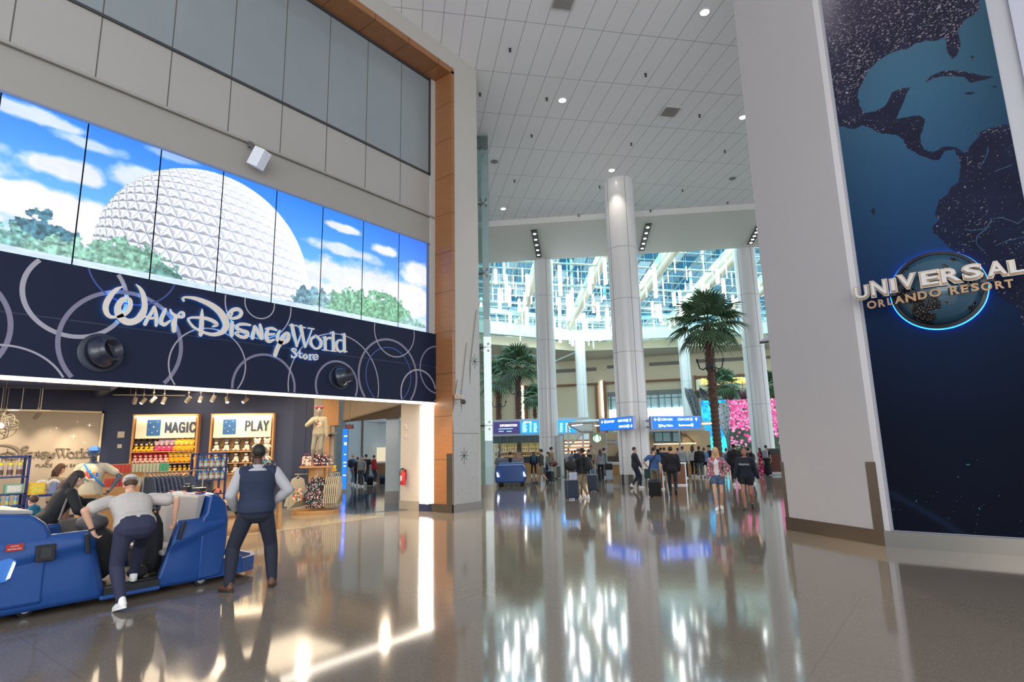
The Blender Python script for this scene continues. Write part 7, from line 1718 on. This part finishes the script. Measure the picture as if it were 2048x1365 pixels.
# rear tower with bench and backrest
tw2 = [(3.98, .10), (4.14, .12), (4.19, .5), (4.20, .85), (4.15, 1.08), (4.06, 1.18), (3.97, 1.22), (3.93, 1.20), (3.90, .97), (3.84, .88), (3.84, .10)]
loft('rear_tower', lambda x: [(y + .06*bow(x)*(y > 3.95), z + .02*bow(x)*(z > 1)) for y, z in tw2], [XS - .01, XS - .25, -9.15, XE + .25, XE + .01], CB, .03)
mb = MB(); cprism(mb, [(3.72, .50), (3.78, .52), (3.91, 1.20), (3.86, 1.215), (3.80, 1.19)], XS - .12, XE + .12); mb.build('backrest', CG, ct, bevel=.02)
mb = MB(); cprism(mb, [(3.795, .93), (3.805, .93), (3.825, 1.08), (3.815, 1.08)], XS - .25, XE + .25); mb.build('backrest_seam', CK, ct)
mb = MB(); cprism(mb, [(3.40, .46), (3.78, .44), (3.78, .54), (3.45, .54), (3.38, .52)], XS - .12, XE + .12); mb.build('seat', CG, ct, bevel=.02)
mb = MB(); cprism(mb, [(3.40, .2), (3.78, .2), (3.78, .46), (3.40, .46)], XS - .12, XE + .12); mb.build('seat_base', CK, ct)
for k in range(3):
    mb = MB(); mb.box((XS - .25 - k*.45, 3.87, 1.235), (.06, .05, .012)); mb.build('red_tab', mat('C0402E', .5), ct)
mb = MB(); cprism(mb, [(2.18, .2), (2.5, .2), (2.5, .48), (2.18, .55)], XS - .12, XE + .12); mb.build('front_seat', CG, ct, bevel=.02)
# tail tray
mb = MB(); mb.prism([(XS - .10, 4.05, .12), (XS - .10, 4.5, .13), (XS - .28, 4.74, .15), (XE + .28, 4.74, .15), (XE + .10, 4.5, .13), (XE + .10, 4.05, .12)], (0, 0, .05)); mb.build('tail_tray', CG, ct)
mb = MB(); path = [(XS - .06, 3.95), (XS - .07, 4.45), (XS - .16, 4.66), (XS - .38, 4.78), (XE + .38, 4.78), (XE + .16, 4.66), (XE + .07, 4.45), (XE + .06, 3.95)]
for (xa, ya), (xb, yb) in zip(path[:-1], path[1:]):
    d = Vector((xb-xa, yb-ya, 0)).normalized(); n_ = Vector((-d.y, d.x, 0))*.03; a, b = Vector((xa, ya, .08)), Vector((xb, yb, .08)); mb.prism([a - n_, b - n_, b + n_, a + n_], (0, 0, .24 if ya < 4.3 and yb < 4.6 else .20))
mb.build('tail_rim', CB, ct, bevel=.01)
for (y_, x_) in ((1.25, XS - .12), (1.25, XE + .12), (3.9, XS - .12), (3.9, XE + .12), (2.05, XS - .3)):
    mb = MB(); mb.cyl((x_ - .05, y_, .085), (x_ + .05, y_, .085), .085, seg=20); w0_ = mb.build('wheel', mat('141416', .6), ct, smooth=True)
    mb = MB(); mb.cyl((x_ + .05, y_, .085), (x_ + .056, y_, .085), .05, seg=14); mb.build('hub', mat('9A9A9A', .3, .8), w0_)
# details on the visible side
for (y_, z_, tl) in ((2.50, .76, -8), (3.56, .78, 14)):
    mb = MB(); mb.box((XS + .045, y_, z_), (.03, .045, .23), 0, Matrix.Rotation(R(-tl), 3, 'X')); mb.build('grab_handle', CK, ct, bevel=.008)
mb = MB(); mb.bb((XS + .005, 2.02, .62), (XS + .045, 2.20, .80)); q_ = mb.build('socket_cover', CK, ct, bevel=.008); mb = MB(); mb.bb((XS + .045, 2.06, .66), (XS + .05, 2.16, .77)); mb.build('flap', mat('24252A', .4), q_)
mb = MB(); mb.bb((XS + .010, 1.755, .77), (XS + .022, 1.905, .845)); q_ = mb.build('warning_label', mat('A82A24', .5), ct)
text_fit('lettering', 'CAUTION', (XS + .0225, 1.83, .822), (0, 1, 0), (0, 0, 1), .07, .014, mat('F0E0D8'), .001, q_); text_fit('lettering', 'KEEP HANDS INSIDE', (XS + .0225, 1.83, .793), (0, 1, 0), (0, 0, 1), .12, .014, mat('F0E0D8'), .001, q_)
mb = MB(); mb.prism([(XS + .02, 1.52, .44), (XS + .02, 1.80, .46), (XS + .02, 1.86, .66), (XS + .02, 1.80, .70), (XS + .02, 1.60, .66)], (-.05, 0, 0)); q_ = mb.build('headlamp', mat('3A7AD0', .1), ct); mb = MB(); mb.prism([(XS + .025, 1.79, .48), (XS + .025, 1.82, .49), (XS + .025, 1.855, .64), (XS + .025, 1.835, .66)], (-.01, 0, 0)); mb.build('light_blade', mat('CFE4FF', .3, emit=2.5), q_)
mb = MB(); mb.cyl((-8.95, 3.98, 1.24), (-8.95, 3.98, 1.29), .10, seg=20); mb.build('roof_button', CK, ct); mb = MB(); mb.box((-9.35, 4.0, 1.27), (.2, .12, .06)); mb.tube([(-9.28, 4.0, 1.24), (-9.28, 4.0, 1.33), (-9.42, 4.0, 1.33), (-9.42, 4.0, 1.24)], .014); mb.build('roof_fitting', CK, ct)
# bags in the cart
def softbag(name, label, c, r_, m, M_=None):
    t = thing(name, label, 'bag', c); mb = MB(); mb.ell((0, 0, r_[2]), r_, M_); mb.box((0, 0, r_[2]), [q*1.3 for q in r_], 0, M_); sculpt('bag', mb, m, t, .018, 4)
    mb = MB(); mb.tube([(-r_[0]*.5, 0, r_[2]*1.8), (-r_[0]*.4, 0, r_[2]*2.1), (r_[0]*.4, 0, r_[2]*2.1), (r_[0]*.5, 0, r_[2]*1.8)], .012); mb.build('handle', m, t, smooth=True); return t
BLK = mat('17181C', .8, var=.2, scale=10, bump=.4); GRB = mat('4A4A4E', .7, var=.1)
softbag('travel_bag', 'big black soft travel bag stacked in the doorway of the blue cart', (-8.95, 2.80, .22), (.26, .22, .33), BLK)
softbag('travel_bag', 'grey soft bag on top of the black bag in the cart', (-9.05, 2.72, .80), (.22, .18, .13), GRB)
softbag('garment_bag', 'long black garment bag standing upright against the cart seat', (-8.80, 3.36, .22), (.17, .12, .40), BLK)
softbag('shoe_bag', 'small black bag on the floor of the cart doorway', (-8.66, 3.16, .22), (.12, .13, .08), BLK)
# ================================================================ PEOPLE
GREYT = 'B4ACA6'
pv = Vector((-7.72, 4.2, 0))
vest = person('man in a navy vest over a grey shirt standing with his back turned', None, loc=pv, h=1.92, face=-4, build=1.06, skin='dark', hair='black', hairstyle='short', top='shirt', topc='A9A8AA', over='1B2740', bottom='pants', botc='1C2130', shoec='5E3E2A', vox=.0085,
    feet={'L': (-.25, -.04, 0, 0), 'R': (.22, .06, 0, 0)}, toe={'L': 42, 'R': -10}, hip=(0, 0, .93), hands={'L': (-.25, .16, .93), 'R': (.20, .10, 1.0)}, hint={'L': (-.6, -1, 0), 'R': (1, -.5, -.05)}, head=(38, 8), curl=.8, belly=.02, tuck=-.02, loose=.014)
J = root_j[vest.name]; mb = MB()
mb.lathe([(.176, 0), (.180, .005), (.180, .035), (.176, .04)], J['pel'] + J['up']*.075*J['S'], 32, J['up'], cap=False); b_ = mb.build('belt', mat('6E3B2C', .5, var=.3, scale=30), vest)
b_.scale = (1, .74, 1)
wman = person('man in a white T-shirt and grey cap bending over the cart, seen from behind', None, loc=(-8.12, 2.86, 0), h=1.76, face=12, build=1.24, skin='light', hair='brown', hairstyle='short', top='tee', topc=GREYT, bottom='pants', botc='2A2C44', shoec='E8E6E2', vox=.0085, lean=52, belly=.05, tuck=-.01,
    hip=(.02, -.06, .94), feet={'L': (-.08, -.18, 0, 15), 'R': (.16, .46, .22, 0)}, toe={'L': 15, 'R': -8}, hands={'L': (-.36, .20, .90), 'R': (.52, .26, .93)}, hint={'L': (-1, -.3, .2), 'R': (1, -.3, .5)}, head=(-10, 20), cap=('B9B4AC', -1), curl=.9)
J = root_j[wman.name]; mb = MB(); d = J['dL']; mb.lathe([(.034, -.012), (.038, -.01), (.038, .01), (.034, .012)], J['wrL'] - d*.02, 20, d, cap=False); w1_ = mb.build('wristband', mat('1A1412', .5), wman)
wmn = person('woman in a black cardigan with dark hair leaning over the far side of the cart', None, loc=(-10.25, 2.62, 0), h=1.70, face=-74, sex='f', build=1.08, skin='pale', hair='dark', hairstyle='bob', top='hoodie', topc='16171B', bottom='pants', botc='1C1E26', shoec='3A3A3A', vox=.0085, lean=30,
    hip=(0, -.10, .92), hands={'L': (-.02, .58, 1.14), 'R': (.30, .42, .98)}, hint={'L': (-.6, -.2, -.8), 'R': (.6, -.2, -.8)}, head=(0, 28), curl=.4)
J = root_j[wmn.name]; t = thing('handbag', 'small grey handbag on a long strap at the side of the woman in black', 'handbag', tuple(J['P0'] + Vector((0, 0, .8))), world=True)
q0 = toworld(wmn, J['shR'] + Vector((-.02, 0, .07))); qa = toworld(wmn, Vector((.26, -.02, .95))); qb = toworld(wmn, Vector((.27, .24, .95)))
mb = MB(); c = (qa + qb)/2 - Vector((0, 0, .12)); mb.box(c, ((qb - qa).length, .09, .20), math.atan2((qb-qa).y, (qb-qa).x)); mb.build('bag', mat('5A5650', .5, var=.1), t, bevel=.02)
mb = MB(); mb.tube([qa - Vector((0, 0, .03)), qa.lerp(q0, .5), q0], .014); mb.tube([qb - Vector((0, 0, .03)), qb.lerp(q0, .5) + Vector((.03, 0, 0)), q0 + Vector((.03, .02, 0))], .014); mb.build('strap', mat('6E6860', .5), t, smooth=True)
boy = person('boy in a teal sweatshirt reaching out behind the front of the cart', None, loc=(-10.75, 2.50, 0), h=1.27, face=25, skin='light', hair='brown', hairstyle='short', top='hoodie', topc='1F6078', bottom='pants', botc='2A3448', vox=.0095, hands={'L': (-.55, .25, 1.42), 'R': (.32, .2, .9)}, hint={'L': (-.3, -1, -.2)}, head=(15, 5), lean=6)
person('cashier with long brown hair and glasses looking down behind the low rack', None, loc=(-15.6, 3.95, 0), h=1.68, face=-60, sex='f', skin='pale', hair='brown', hairstyle='bob', top='long', topc='B5A082', bottom='pants', botc='3A3A40', vox=.012, head=(0, 30))
person('brown-haired person mostly hidden behind the woman in black', None, loc=(-12.0, 3.15, 0), h=1.45, face=-70, sex='f', skin='light', hair='brown', hairstyle='bob', top='long', topc='6A4A3A', bottom='pants', botc='3A3A40', vox=.014, head=(0, 15))
q = atd(408, 938, 16.6); q.z = 0; person('curly-haired shopper whose head shows above the clothes rail', None, loc=q, h=1.62, face=170, sex='f', skin='tan', hair='dark', hairstyle='curly', top='long', topc='4A4A54', bottom='pants', botc='2A2A30', vox=.014, head=(0, 15))

WALK = {'L': (-.08, .24, 0, 0), 'R': (.09, -.26, 0, 38)}; WALK2 = {'L': (-.09, -.26, 0, 38), 'R': (.08, .24, 0, 0)}
def pp(label, x, yf, yh, face, **k):
    p = onz(x, yf); d = math.hypot(p.x, p.y); k.setdefault('h', None); h = atd(x, yh, d).z
    if k['h'] is None: k['h'] = h + (.03 if k.get('cap') else 0)
    k.setdefault('vox', .014 if d > 22 else .011)
    return person(label, (x, yf), face=face, **k)
FLJ = noise_print('floral_jacket', 'A8606A', ['C87A80', 'A8606A', 'E8D0CC', '8A4A58', '6A7A9A'], 26, .6)
bl = pp('woman with long blond hair in a red floral overshirt and denim shorts walking forward', 1440, 1020, 893, 178, sex='f', skin='light', hair='blond', hairstyle='long', top='long', topmat=FLJ, open_front=mat('D8D0CC', .85), bottom='hotpants', botc='4A5C78', feet={'L': (-.05, -.10, .0, 10), 'R': (.07, .14, 0, 0)}, hands={'L': (-.20, .12, .98), 'R': (.27, .02, .80)}, hint={'L': (-1, -.6, 0)}, vox=.009)
hd = pp('dark-haired woman in a navy hoodie and black shorts walking beside the blond woman', 1499, 1021, 893, 168, sex='f', skin='tan', hair='dark', hairstyle='pony', top='hoodie', topc='171C2C', bottom='hotpants', botc='15151A', shoec='2A2624', build=1.06, feet={'L': (-.05, -.26, .03, 30), 'R': (.06, .16, 0, 0)}, hands={'R': (.30, .12, .86), 'L': (-.30, -.10, .82)}, vox=.009, head=(6, -4))
J = root_j[hd.name]
def chest_text(root, body, z, w_, h_, m):
    J = root_j[root.name]; S = J['S']; Rz = Matrix.Rotation(J['rz'], 3, 'Z'); c = toworld(root, J['pel'] + J['up']*z*S + J['fw']*.168*S); return text_fit('chest_lettering', body, tuple(c), tuple(Rz @ -J['rt']), tuple(Rz @ J['up']), w_, h_, m, .006)
ct1 = chest_text(hd, 'American', .33, .26, .06, mat('D8D8DC')); ct1.parent = hd; ct1.matrix_parent_inverse = (Matrix.Translation(J['P0']) @ Matrix.Rotation(J['rz'], 4, 'Z')).inverted()
dj = pp('man in a dark jacket walking past the thick column', 1273, 977, 893, -78, skin='light', hair='short', hairstyle='short', top='jacket', topc='24262E', bottom='pants', botc='1F2A3C', feet={'L': (-.07, -.16, .0, 25), 'R': (.07, .16, 0, 0)}, hands={'R': (.20, .22, .84), 'L': (-.22, -.05, .84)}, build=1.03)
bt = pp('youth in a blue T-shirt and khaki shorts pulling a black suitcase', 1312, 990, 893, -12, skin='light', hair='black', hairstyle='short', top='tee', topc='3C5C8C', bottom='shorts', botc='6E6654', shoec='4A4A4A', feet=WALK2, hands={'L': (-.24, .02, .98), 'R': (.26, -.14, .74)}, hint={'L': (-1, -.5, 0)}, head=(-40, 12))
suitcase(onz(1311, 994) + Vector((0.0, 0, 0)), view_angle(onz(1311, 994)), 'glossy black ribbed suitcase pulled by the youth in the blue T-shirt', '1A1B1E', .50, .42, .26, .36, 14, True)
J = root_j[bt.name]; t = thing('shoulder_bag', 'dark green bag hanging at the hip of the youth in the blue T-shirt', 'bag', tuple(toworld(bt, (-.26, 0, .62)))); mb = MB(); mb.box((0, 0, .1), (.2, .12, .34)); mb.build('bag', mat('1C3A34', .7), t, bevel=.03)
mb = MB(); o_ = Vector(t.location); mb.tube([v - o_ for v in (toworld(bt, (-.2, .0, .86)), toworld(bt, (-.1, -.17, 1.12)), toworld(bt, (.10, -.16, 1.36)), toworld(bt, (.12, 0, 1.47)))], .02); mb.build('strap', mat('1A2030'), t, smooth=True)
pp('man in a black quilted jacket walking away beside the youth in blue', 1347, 992, 892, 2, skin='light', hair='black', hairstyle='short', top='jacket', topc='17161A', bottom='pants', botc='23242C', shoec='2A2A2A', feet={'L': (-.08, .16, 0, 0), 'R': (.09, -.26, .0, 60)}, build=1.08)
yk = pp('young man with curly hair, black hoodie and khaki trousers holding a suitcase handle', 1168, 998, 896, 62, skin='tan', hair='dark', hairstyle='curly', top='hoodie', topc='1C1D1E', bottom='pants', botc='8A7760', build=1.02, hands={'L': (-.10, .52, 1.0), 'R': (.12, .48, 1.0)}, hint={'L': (-.5, -.6, -1), 'R': (.5, -.6, -1)}, feet={'L': (-.12, .10, 0, 0), 'R': (.14, -.08, 0, 0)})
backpack(yk, 'dark green-black backpack on the young man with curly hair', '20241F', 1.05)
suitcase(onz(1144, 1000), view_angle(onz(1144, 1000)) + .3, 'navy suitcase with white handle bars held by the young man in the black hoodie', '1D2738', .58, .42, .27, .44)
q = onz(1144, 1000); t = thing('duffel', 'black duffel bag balanced on the navy suitcase', 'bag', (q.x, q.y, .95), view_angle(q)); mb = MB(); mb.ell((0, -.02, .15), (.22, .15, .17)); sculpt('bag', mb, mat('15171B', .8), t, .018, 4); mb = MB(); mb.tube([(-.1, 0, .28), (0, 0, .38), (.1, 0, .28)], .012); mb.build('handle', mat('15171B'), t)
suitcase(onz(1187, 984), view_angle(onz(1187, 984)) - .2, 'navy suitcase standing behind the young man in the black hoodie', '1D2738', .58, .40, .25, .35)
suitcase(onz(1147, 975), view_angle(onz(1147, 975)), 'pale lilac suitcase behind the black duffel bag', 'B8B8D0', .55, .36, .24, .35)
pp('curly-haired man in a dark green shirt and khaki shorts walking left', 1084, 967, 898, 84, skin='light', hair='dark', hairstyle='curly', top='shirt', topc='3F4238', bottom='shorts', botc='8C8468', shoec='2A3040', feet={'L': (-.07, .28, 0, 0), 'R': (.08, -.28, 0, 40)}, build=1.05)
suitcase(onz(1085, 967) + Vector((.1, .5, 0)), 0, 'dark suitcase trailing the man in khaki shorts', '20232C', .5, .38, .25, .3)
pp('woman in a grey top and jeans behind the man in khaki shorts', 1097, 958, 903, 60, sex='f', skin='light', hair='brown', hairstyle='pony', top='long', topc='6E7470', bottom='pants', botc='2A3A58')
m_ = pp('bearded man in a beige jacket and dark cap looking right', 1104, 957, 895, -60, skin='light', hair='dark', top='jacket', topc='A08E74', bottom='pants', botc='4A4438', cap='1C2430')
suitcase(onz(1107, 959), view_angle(onz(1107, 959)), 'grey-green suitcase with a brown bag on it beside the round column', '7A7E70', .60, .40, .26, .3)
q = onz(1107, 959); t = thing('holdall', 'brown leather holdall resting on the grey-green suitcase', 'bag', (q.x, q.y, .665), view_angle(q)); mb = MB(); mb.ell((0, 0, .15), (.26, .14, .16)); sculpt('bag', mb, mat('5A2E24', .5), t, .02, 4); mb = MB(); mb.tube([(-.12, 0, .28), (0, 0, .42), (.12, 0, .28)], .012); mb.build('handle', mat('5A2E24'), t)
suitcase(onz(1116, 957), view_angle(onz(1116, 957)), 'dark brown suitcase right of the grey-green one', '2E2A26', .58, .3, .25, .3)
nv = pp('person in a navy hooded coat and blue backpack at the shop counter', 1068, 953, 903, 5, skin='light', hair='black', top='hoodie', topc='161C2E', bottom='pants', botc='18181C', feet={'L': (-.15, 0, 0, 0), 'R': (.15, 0, 0, 0)}); backpack(nv, 'blue backpack on the person in the navy coat', '2C4668', .9)
pp('woman in a grey top and pink shorts looking at her phone', 1139, 954, 897, 175, sex='f', skin='light', hair='black', hairstyle='bun', top='long', topc='9AA0A8', bottom='shorts', botc='B87C84', shoec='2A2A2A', hands={'L': (-.06, .28, 1.22), 'R': (.06, .28, 1.2)}, hint={'L': (-1, -.3, -.8), 'R': (1, -.3, -.8)}, head=(0, 22))
pp('person in a bright yellow shirt partly hidden in the queue', 1152, 953, 900, 30, skin='light', hair='dark', top='tee', topc='E8AE1A', bottom='pants', botc='3A3A40')
pp('dark-haired person in grey between the queue and the yellow shirt', 1146, 955, 902, -20, skin='brown', hair='black', top='tee', topc='5A6270', bottom='pants', botc='22262E')
pp('man in a pale cap and navy shirt in the queue', 1158, 958, 897, -10, skin='light', hair='brown', top='tee', topc='24304A', bottom='pants', botc='2A2E3A', cap='A8A8B0')
pp('tall man in a beige T-shirt standing above the queue', 1184, 956, 889, 150, skin='tan', hair='dark', top='tee', topc='A89C88', bottom='pants', botc='3A3A3A')
pp('woman in black with tied-up brown hair next to the curly-haired young man', 1181, 962, 898, -60, sex='f', skin='light', hair='brown', hairstyle='bun', top='tee', topc='17181C', bottom='pants', botc='5A7CA0')
lh = pp('woman with long brown hair, grey sweater and black flared trousers', 1203, 962, 898, 8, sex='f', skin='light', hair='brown', hairstyle='long', top='long', topc='7C7E84', bottom='flare', botc='17181F', shoec='22222A')
pp('person in a dark cap and green top facing right by the kiosk counter', 1210, 957, 897, -75, skin='light', hair='black', top='long', topc='3E5A52', bottom='pants', botc='2A2C34', cap='15161A')
suitcase(onz(1198, 961), view_angle(onz(1198, 961)), 'black suitcase left of the woman in flared trousers', '17181C', .5, .3, .22, .4)
suitcase(onz(1219, 963), view_angle(onz(1219, 963)), 'silver-blue suitcase with a black bag on top beside the kiosk counter', '8C97A6', .50, .34, .24, .38)
q = onz(1219, 963); t = thing('tote', 'black bag sitting on the silver-blue suitcase', 'bag', (q.x, q.y, .565), view_angle(q)); mb = MB(); mb.box((0, -.1, .14), (.36, .2, .28)); mb.build('bag', mat('17181C', .8), t, bevel=.03); mb = MB(); mb.tube([(-.1, -.1, .27), (0, -.1, .36), (.1, -.1, .27)], .012); mb.build('handle', mat('17181C'), t)
q = atd(1237, 930, 37.6); q.z = 0; person('barista in olive leaning over the back counter of the kiosk', None, loc=q, h=1.65, face=-70, skin='light', hair='brown', top='tee', topc='6E6A58', bottom='pants', botc='2A2A2A', lean=50, vox=.016)
q = atd(1247, 930, 38); q.z = 0; person('barista in a black shirt behind the kiosk counter', None, loc=q, h=1.62, face=170, skin='tan', hair='black', top='tee', topc='1A1A1C', bottom='pants', botc='2A2A2A', vox=.016)
gs_ = pp('man in a light grey sweater with a dark crossbody bag in the queue', 1369, 957, 892, -30, skin='light', hair='short', top='long', topc='9CA0A2', bottom='pants', botc='14151A', feet={'L': (-.12, .05, 0, 0), 'R': (.14, -.05, 0, 0)})
pp('woman in a white sweater with very long brown hair pointing right', 1389, 955, 890, -15, sex='f', skin='light', hair='brown', hairstyle='long', top='long', topc='C9C4C0', bottom='pants', botc='141419', hands={'R': (.52, .3, 1.25)}, hint={'R': (.2, -.5, -1)})
pp('woman in a denim shirt and dark shorts in the queue', 1412, 955, 895, 0, sex='f', skin='light', hair='brown', hairstyle='bun', top='shirt', topc='6A88AC', bottom='hotpants', botc='20242C', shoec='C8C8C8')
pp('person in black with a long coat left of the denim shirt', 1402, 956, 892, 20, skin='brown', hair='black', hairstyle='bun', top='jacket', topc='15161A', bottom='pants', botc='3A5A64')
pp('man in a black cap with glasses looking left behind the queue', 1423, 954, 891, 110, skin='light', hair='black', top='tee', topc='1C2A44', bottom='pants', botc='22262E', cap='14161A')
pp('person in pink at the front of the kiosk queue', 1359, 953, 895, 25, sex='f', skin='tan', hair='dark', top='tee', topc='C88AA0', bottom='pants', botc='2A2C34')
pp('dark-haired person in a navy top in front of the kiosk counter', 1325, 955, 894, 15, skin='light', hair='black', top='tee', topc='1A2030', bottom='pants', botc='22242C')
pp('second dark-haired person in navy at the kiosk counter', 1332, 957, 894, -10, skin='light', hair='dark', top='tee', topc='22304A', bottom='pants', botc='22242C')
q = atd(1313, 930, 37.6); q.z = 0; person('barista facing the queue beside the thick column', None, loc=q, h=1.72, face=180, skin='tan', hair='dark', top='tee', topc='22221F', bottom='pants', botc='2A2A2A', vox=.016)
bh = pp('man in a black hoodie and knit cap standing in the middle of the queue', 1474, 972, 889, 12, skin='light', hair='dark', top='hoodie', topc='121216', bottom='pants', botc='15161C', cap=('1C1A1C', -1), build=1.1)
gl_ = pp('red-haired girl in a floral skirt with a grey-blue backpack', 1457, 957, 896, 10, sex='f', skin='light', hair='red', hairstyle='bun', top='tee', topc='C8BCB0', bottom='hotpants', botc='C09098'); backpack(gl_, 'grey-blue backpack of the red-haired girl', '4A5A72', .9)
pp('person in a striped dark top behind the black hoodie', 1488, 962, 896, 30, skin='light', hair='brown', top='tee', topc='3A3A44', bottom='pants', botc='2A2C34')
dk = pp('person in black with a big black bag right of the knit cap man', 1503, 968, 894, -40, skin='light', hair='black', top='jacket', topc='141418', bottom='pants', botc='17181C'); backpack(dk, 'big black backpack right of the knit cap', '101014', 1.1)
RDR = noise_print('red_dress', 'A01840', ['C83A6A', 'A01840', 'E8A0B8', '701030'], 14, .6)
pp('woman with long hair in a crimson print dress beside the round column', 1524, 951, 895, 60, sex='f', skin='light', hair='brown', hairstyle='long', top='tee', topmat=RDR, bottom='longskirt', botmat=RDR)
bk = pp('woman in a long black skirt with her hair in a bun beside the crimson dress', 1537, 951, 890, -20, sex='f', skin='light', hair='black', hairstyle='bun', top='tee', topc='15151A', bottom='longskirt', botc='121216'); backpack(bk, 'pale grey backpack on the woman in the long black skirt', '8C8C90', 1.0)
# side concourse
a_ = pp('bald man in a blue T-shirt with a dark backpack in the side concourse', 704, 970, 908, -50, skin='light', hair=None, hairstyle='bald', top='tee', topc='4A78A8', bottom='pants', botc='6E8298'); backpack(a_, 'dark backpack on the bald man in the side concourse', '1C2438', .9)
b2 = pp('woman in black with red hair and a backpack in the side concourse', 714, 973, 914, -8, sex='f', skin='light', hair='red', hairstyle='bun', top='tee', topc='141418', bottom='pants', botc='17181C', build=1.1); backpack(b2, 'black backpack on the red-haired woman in the side concourse', '101012', .95)
pp('broad man in a black shirt and jeans walking in the side concourse', 731, 972, 908, -20, skin='light', hair='dark', top='tee', topc='1A1C22', bottom='pants', botc='2C3C54', build=1.15, feet=WALK)
pp('child in a red jacket in the side concourse', 747, 968, 912, -60, h=1.52, sex='f', skin='light', hair='dark', top='jacket', topc='A82430', bottom='pants', botc='2A3A58')
pp('person half hidden between the man and woman in black, side concourse', 723, 974, 911, 150, skin='light', hair='dark', top='tee', topc='8A8A8A', bottom='pants', botc='3A3A44')
suitcase(onz(740, 972), view_angle(onz(740, 972)), 'black suitcase pulled by the broad man in the side concourse', '141518', .42, .3, .22, .3, 25)
suitcase(onz(765, 968), view_angle(onz(765, 968)), 'dark blue suitcase tilted at the right of the side concourse', '20304A', .42, .3, .22, .3, 35)
# second cart with passengers
def cart2():
    p = onz(1022, 973); t = thing('passenger_cart', 'small blue passenger cart with seated passengers beside the glass enclosure', 'cart', (p.x, p.y, 0), view_angle(p) - .05)
    mb = MB(); pr = [(-.70, .16), (-.74, .5), (-.70, .82), (-.60, .98), (.56, .98), (.68, .82), (.72, .5), (.66, .16)]
    rows = []
    for y_, s_, dz in ((-.25, .93, -.05), (-.15, 1, 0), (.6, 1, 0), (.75, .97, -.02)): rows.append([(x*s_, y_ - .04*math.cos(x*2), .16 + (z - .16)*s_ + dz*(z > .5)) for x, z in pr])
    k = len(pr); vs = [v for r_ in rows for v in r_]; mb.add(vs, [(i*k+j, i*k+(j+1) % k, (i+1)*k+(j+1) % k, (i+1)*k+j) for i in range(3) for j in range(k)] + [tuple(range(k))[::-1], tuple(range(3*k, 4*k))]); mb.build('body', CB, t, bevel=.06, bseg=3)
    mb = MB(); mb.box((0, .25, .99), (1.15, .6, .10)); mb.build('shelf_top', CB, t, bevel=.03)
    mb = MB(); mb.box((0, 1.4, .42), (1.36, 1.3, .5)); mb.build('cabin', CB, t, bevel=.05)
    for sx in (-1, 1):
        mb = MB(); mb.prism([(sx*.60 - .0, -.30, .44), (sx*.60 + .10, -.29, .44), (sx*.60 + .02, -.31, .64), (sx*.60 - .01, -.31, .64)], (0, -.02, 0)); mb.build('tail_lamp', mat('FFFFFF', .4, emit=3), t)
        for y_ in (0, 1.7): mb = MB(); mb.cyl((sx*.5 - .05, y_, .08), (sx*.5 + .05, y_, .08), .08, seg=14); mb.build('wheel', mat('141416'), t)
    return t, p
c2_, p2 = cart2(); vv = Vector((p2.x, p2.y, 0)).normalized(); rv = Vector((vv.y, -vv.x, 0))
SEAT = {'L': (-.12, .42, 0, 0), 'R': (.12, .42, 0, 0)}
for lb, off, kw in (('heavy man in a grey shirt and cap seated at the left of the small cart', -.42, dict(build=1.25, top='tee', topc='6A6E78', cap='9A9AA0', hair='grey')), ('woman with light brown hair seated in the middle of the small cart', .30, dict(sex='f', top='tee', topc='7A7A80', hair='9A7458', hairstyle='long')), ('person in dark clothes seated behind the others in the small cart', 0.0, dict(top='long', topc='1C1C20', hair='dark'))):
    person(lb, None, loc=p2 + rv*off + vv*(1.0 if off else 1.8) + Vector((0, 0, .12)), h=1.76, face=0, bottom='pants', botc='2A2C34', hip=(0, 0, .62), feet=SEAT, vox=.014, skin='light', **kw)
pp('long-haired woman in beige standing beside the small cart', 1041, 955, 903, 170, sex='f', skin='light', hair='brown', hairstyle='long', top='long', topc='A07A68', bottom='pants', botc='8A6A5C')
# queue barriers and menu stands
for (x_, y_), lb in (((1131, 955), 'black queue post beside the woman looking at her phone'), ((1405, 955), 'black queue post in front of the denim shirt'), ((1376, 953), 'black queue post behind the grey sweater man')):
    p = onz(x_, y_); t = thing('queue_post', lb, 'barrier post', tuple(p)); mb = MB(); mb.cyl((0, 0, 0), (0, 0, .03), .18, seg=20); mb.build('base', CK, t); mb = MB(); mb.cyl((0, 0, .03), (0, 0, .98), .03, seg=10); mb.build('post', CK, t)
for (x_, y_, w2), lb in (((1313, 985, .55), 'brown sided menu stand with a white frame left of the quilted jacket'), ((1355, 977, .75), 'brown sided menu stand with a white frame right of the quilted jacket')):
    p = onz(x_, y_ - 6); t = thing('menu_stand', lb, 'stand', tuple(p), view_angle(p)); mb = MB(); mb.box((0, 0, .45), (w2, .3, .9)); mb.build('panel', OAKD, t); mb = MB(); [mb.box((sx*w2/2, 0, .46), (.05, .34, .92)) for sx in (-1, 1)]; mb.box((0, 0, .92), (w2 + .1, .36, .05)); mb.box((0, 0, .03), (w2 + .1, .36, .05)); mb.build('frame', mat('C8C6C4', .3, .5), t)
p = onz(1551, 950); t = thing('kiosk_desk', 'small red-brown desk with white legs at the edge of the grey pillar', 'desk', tuple(p), view_angle(p)); mb = MB(); mb.box((0, 0, .6), (.6, .5, .9)); mb.build('body', mat('6A3426', .5), t, bevel=.01); mb = MB(); mb.box((0, 0, 1.2), (.6, .3, .32)); mb.build('display', mat('3A3634', .4), t); mb = MB(); mb.box((0, 0, .08), (.64, .54, .14)); mb.build('foot', mat('D8D8D8'), t)
flush_sculpts()
for o in list(bpy.data.objects):
    if '_w' in o: del o['_w']
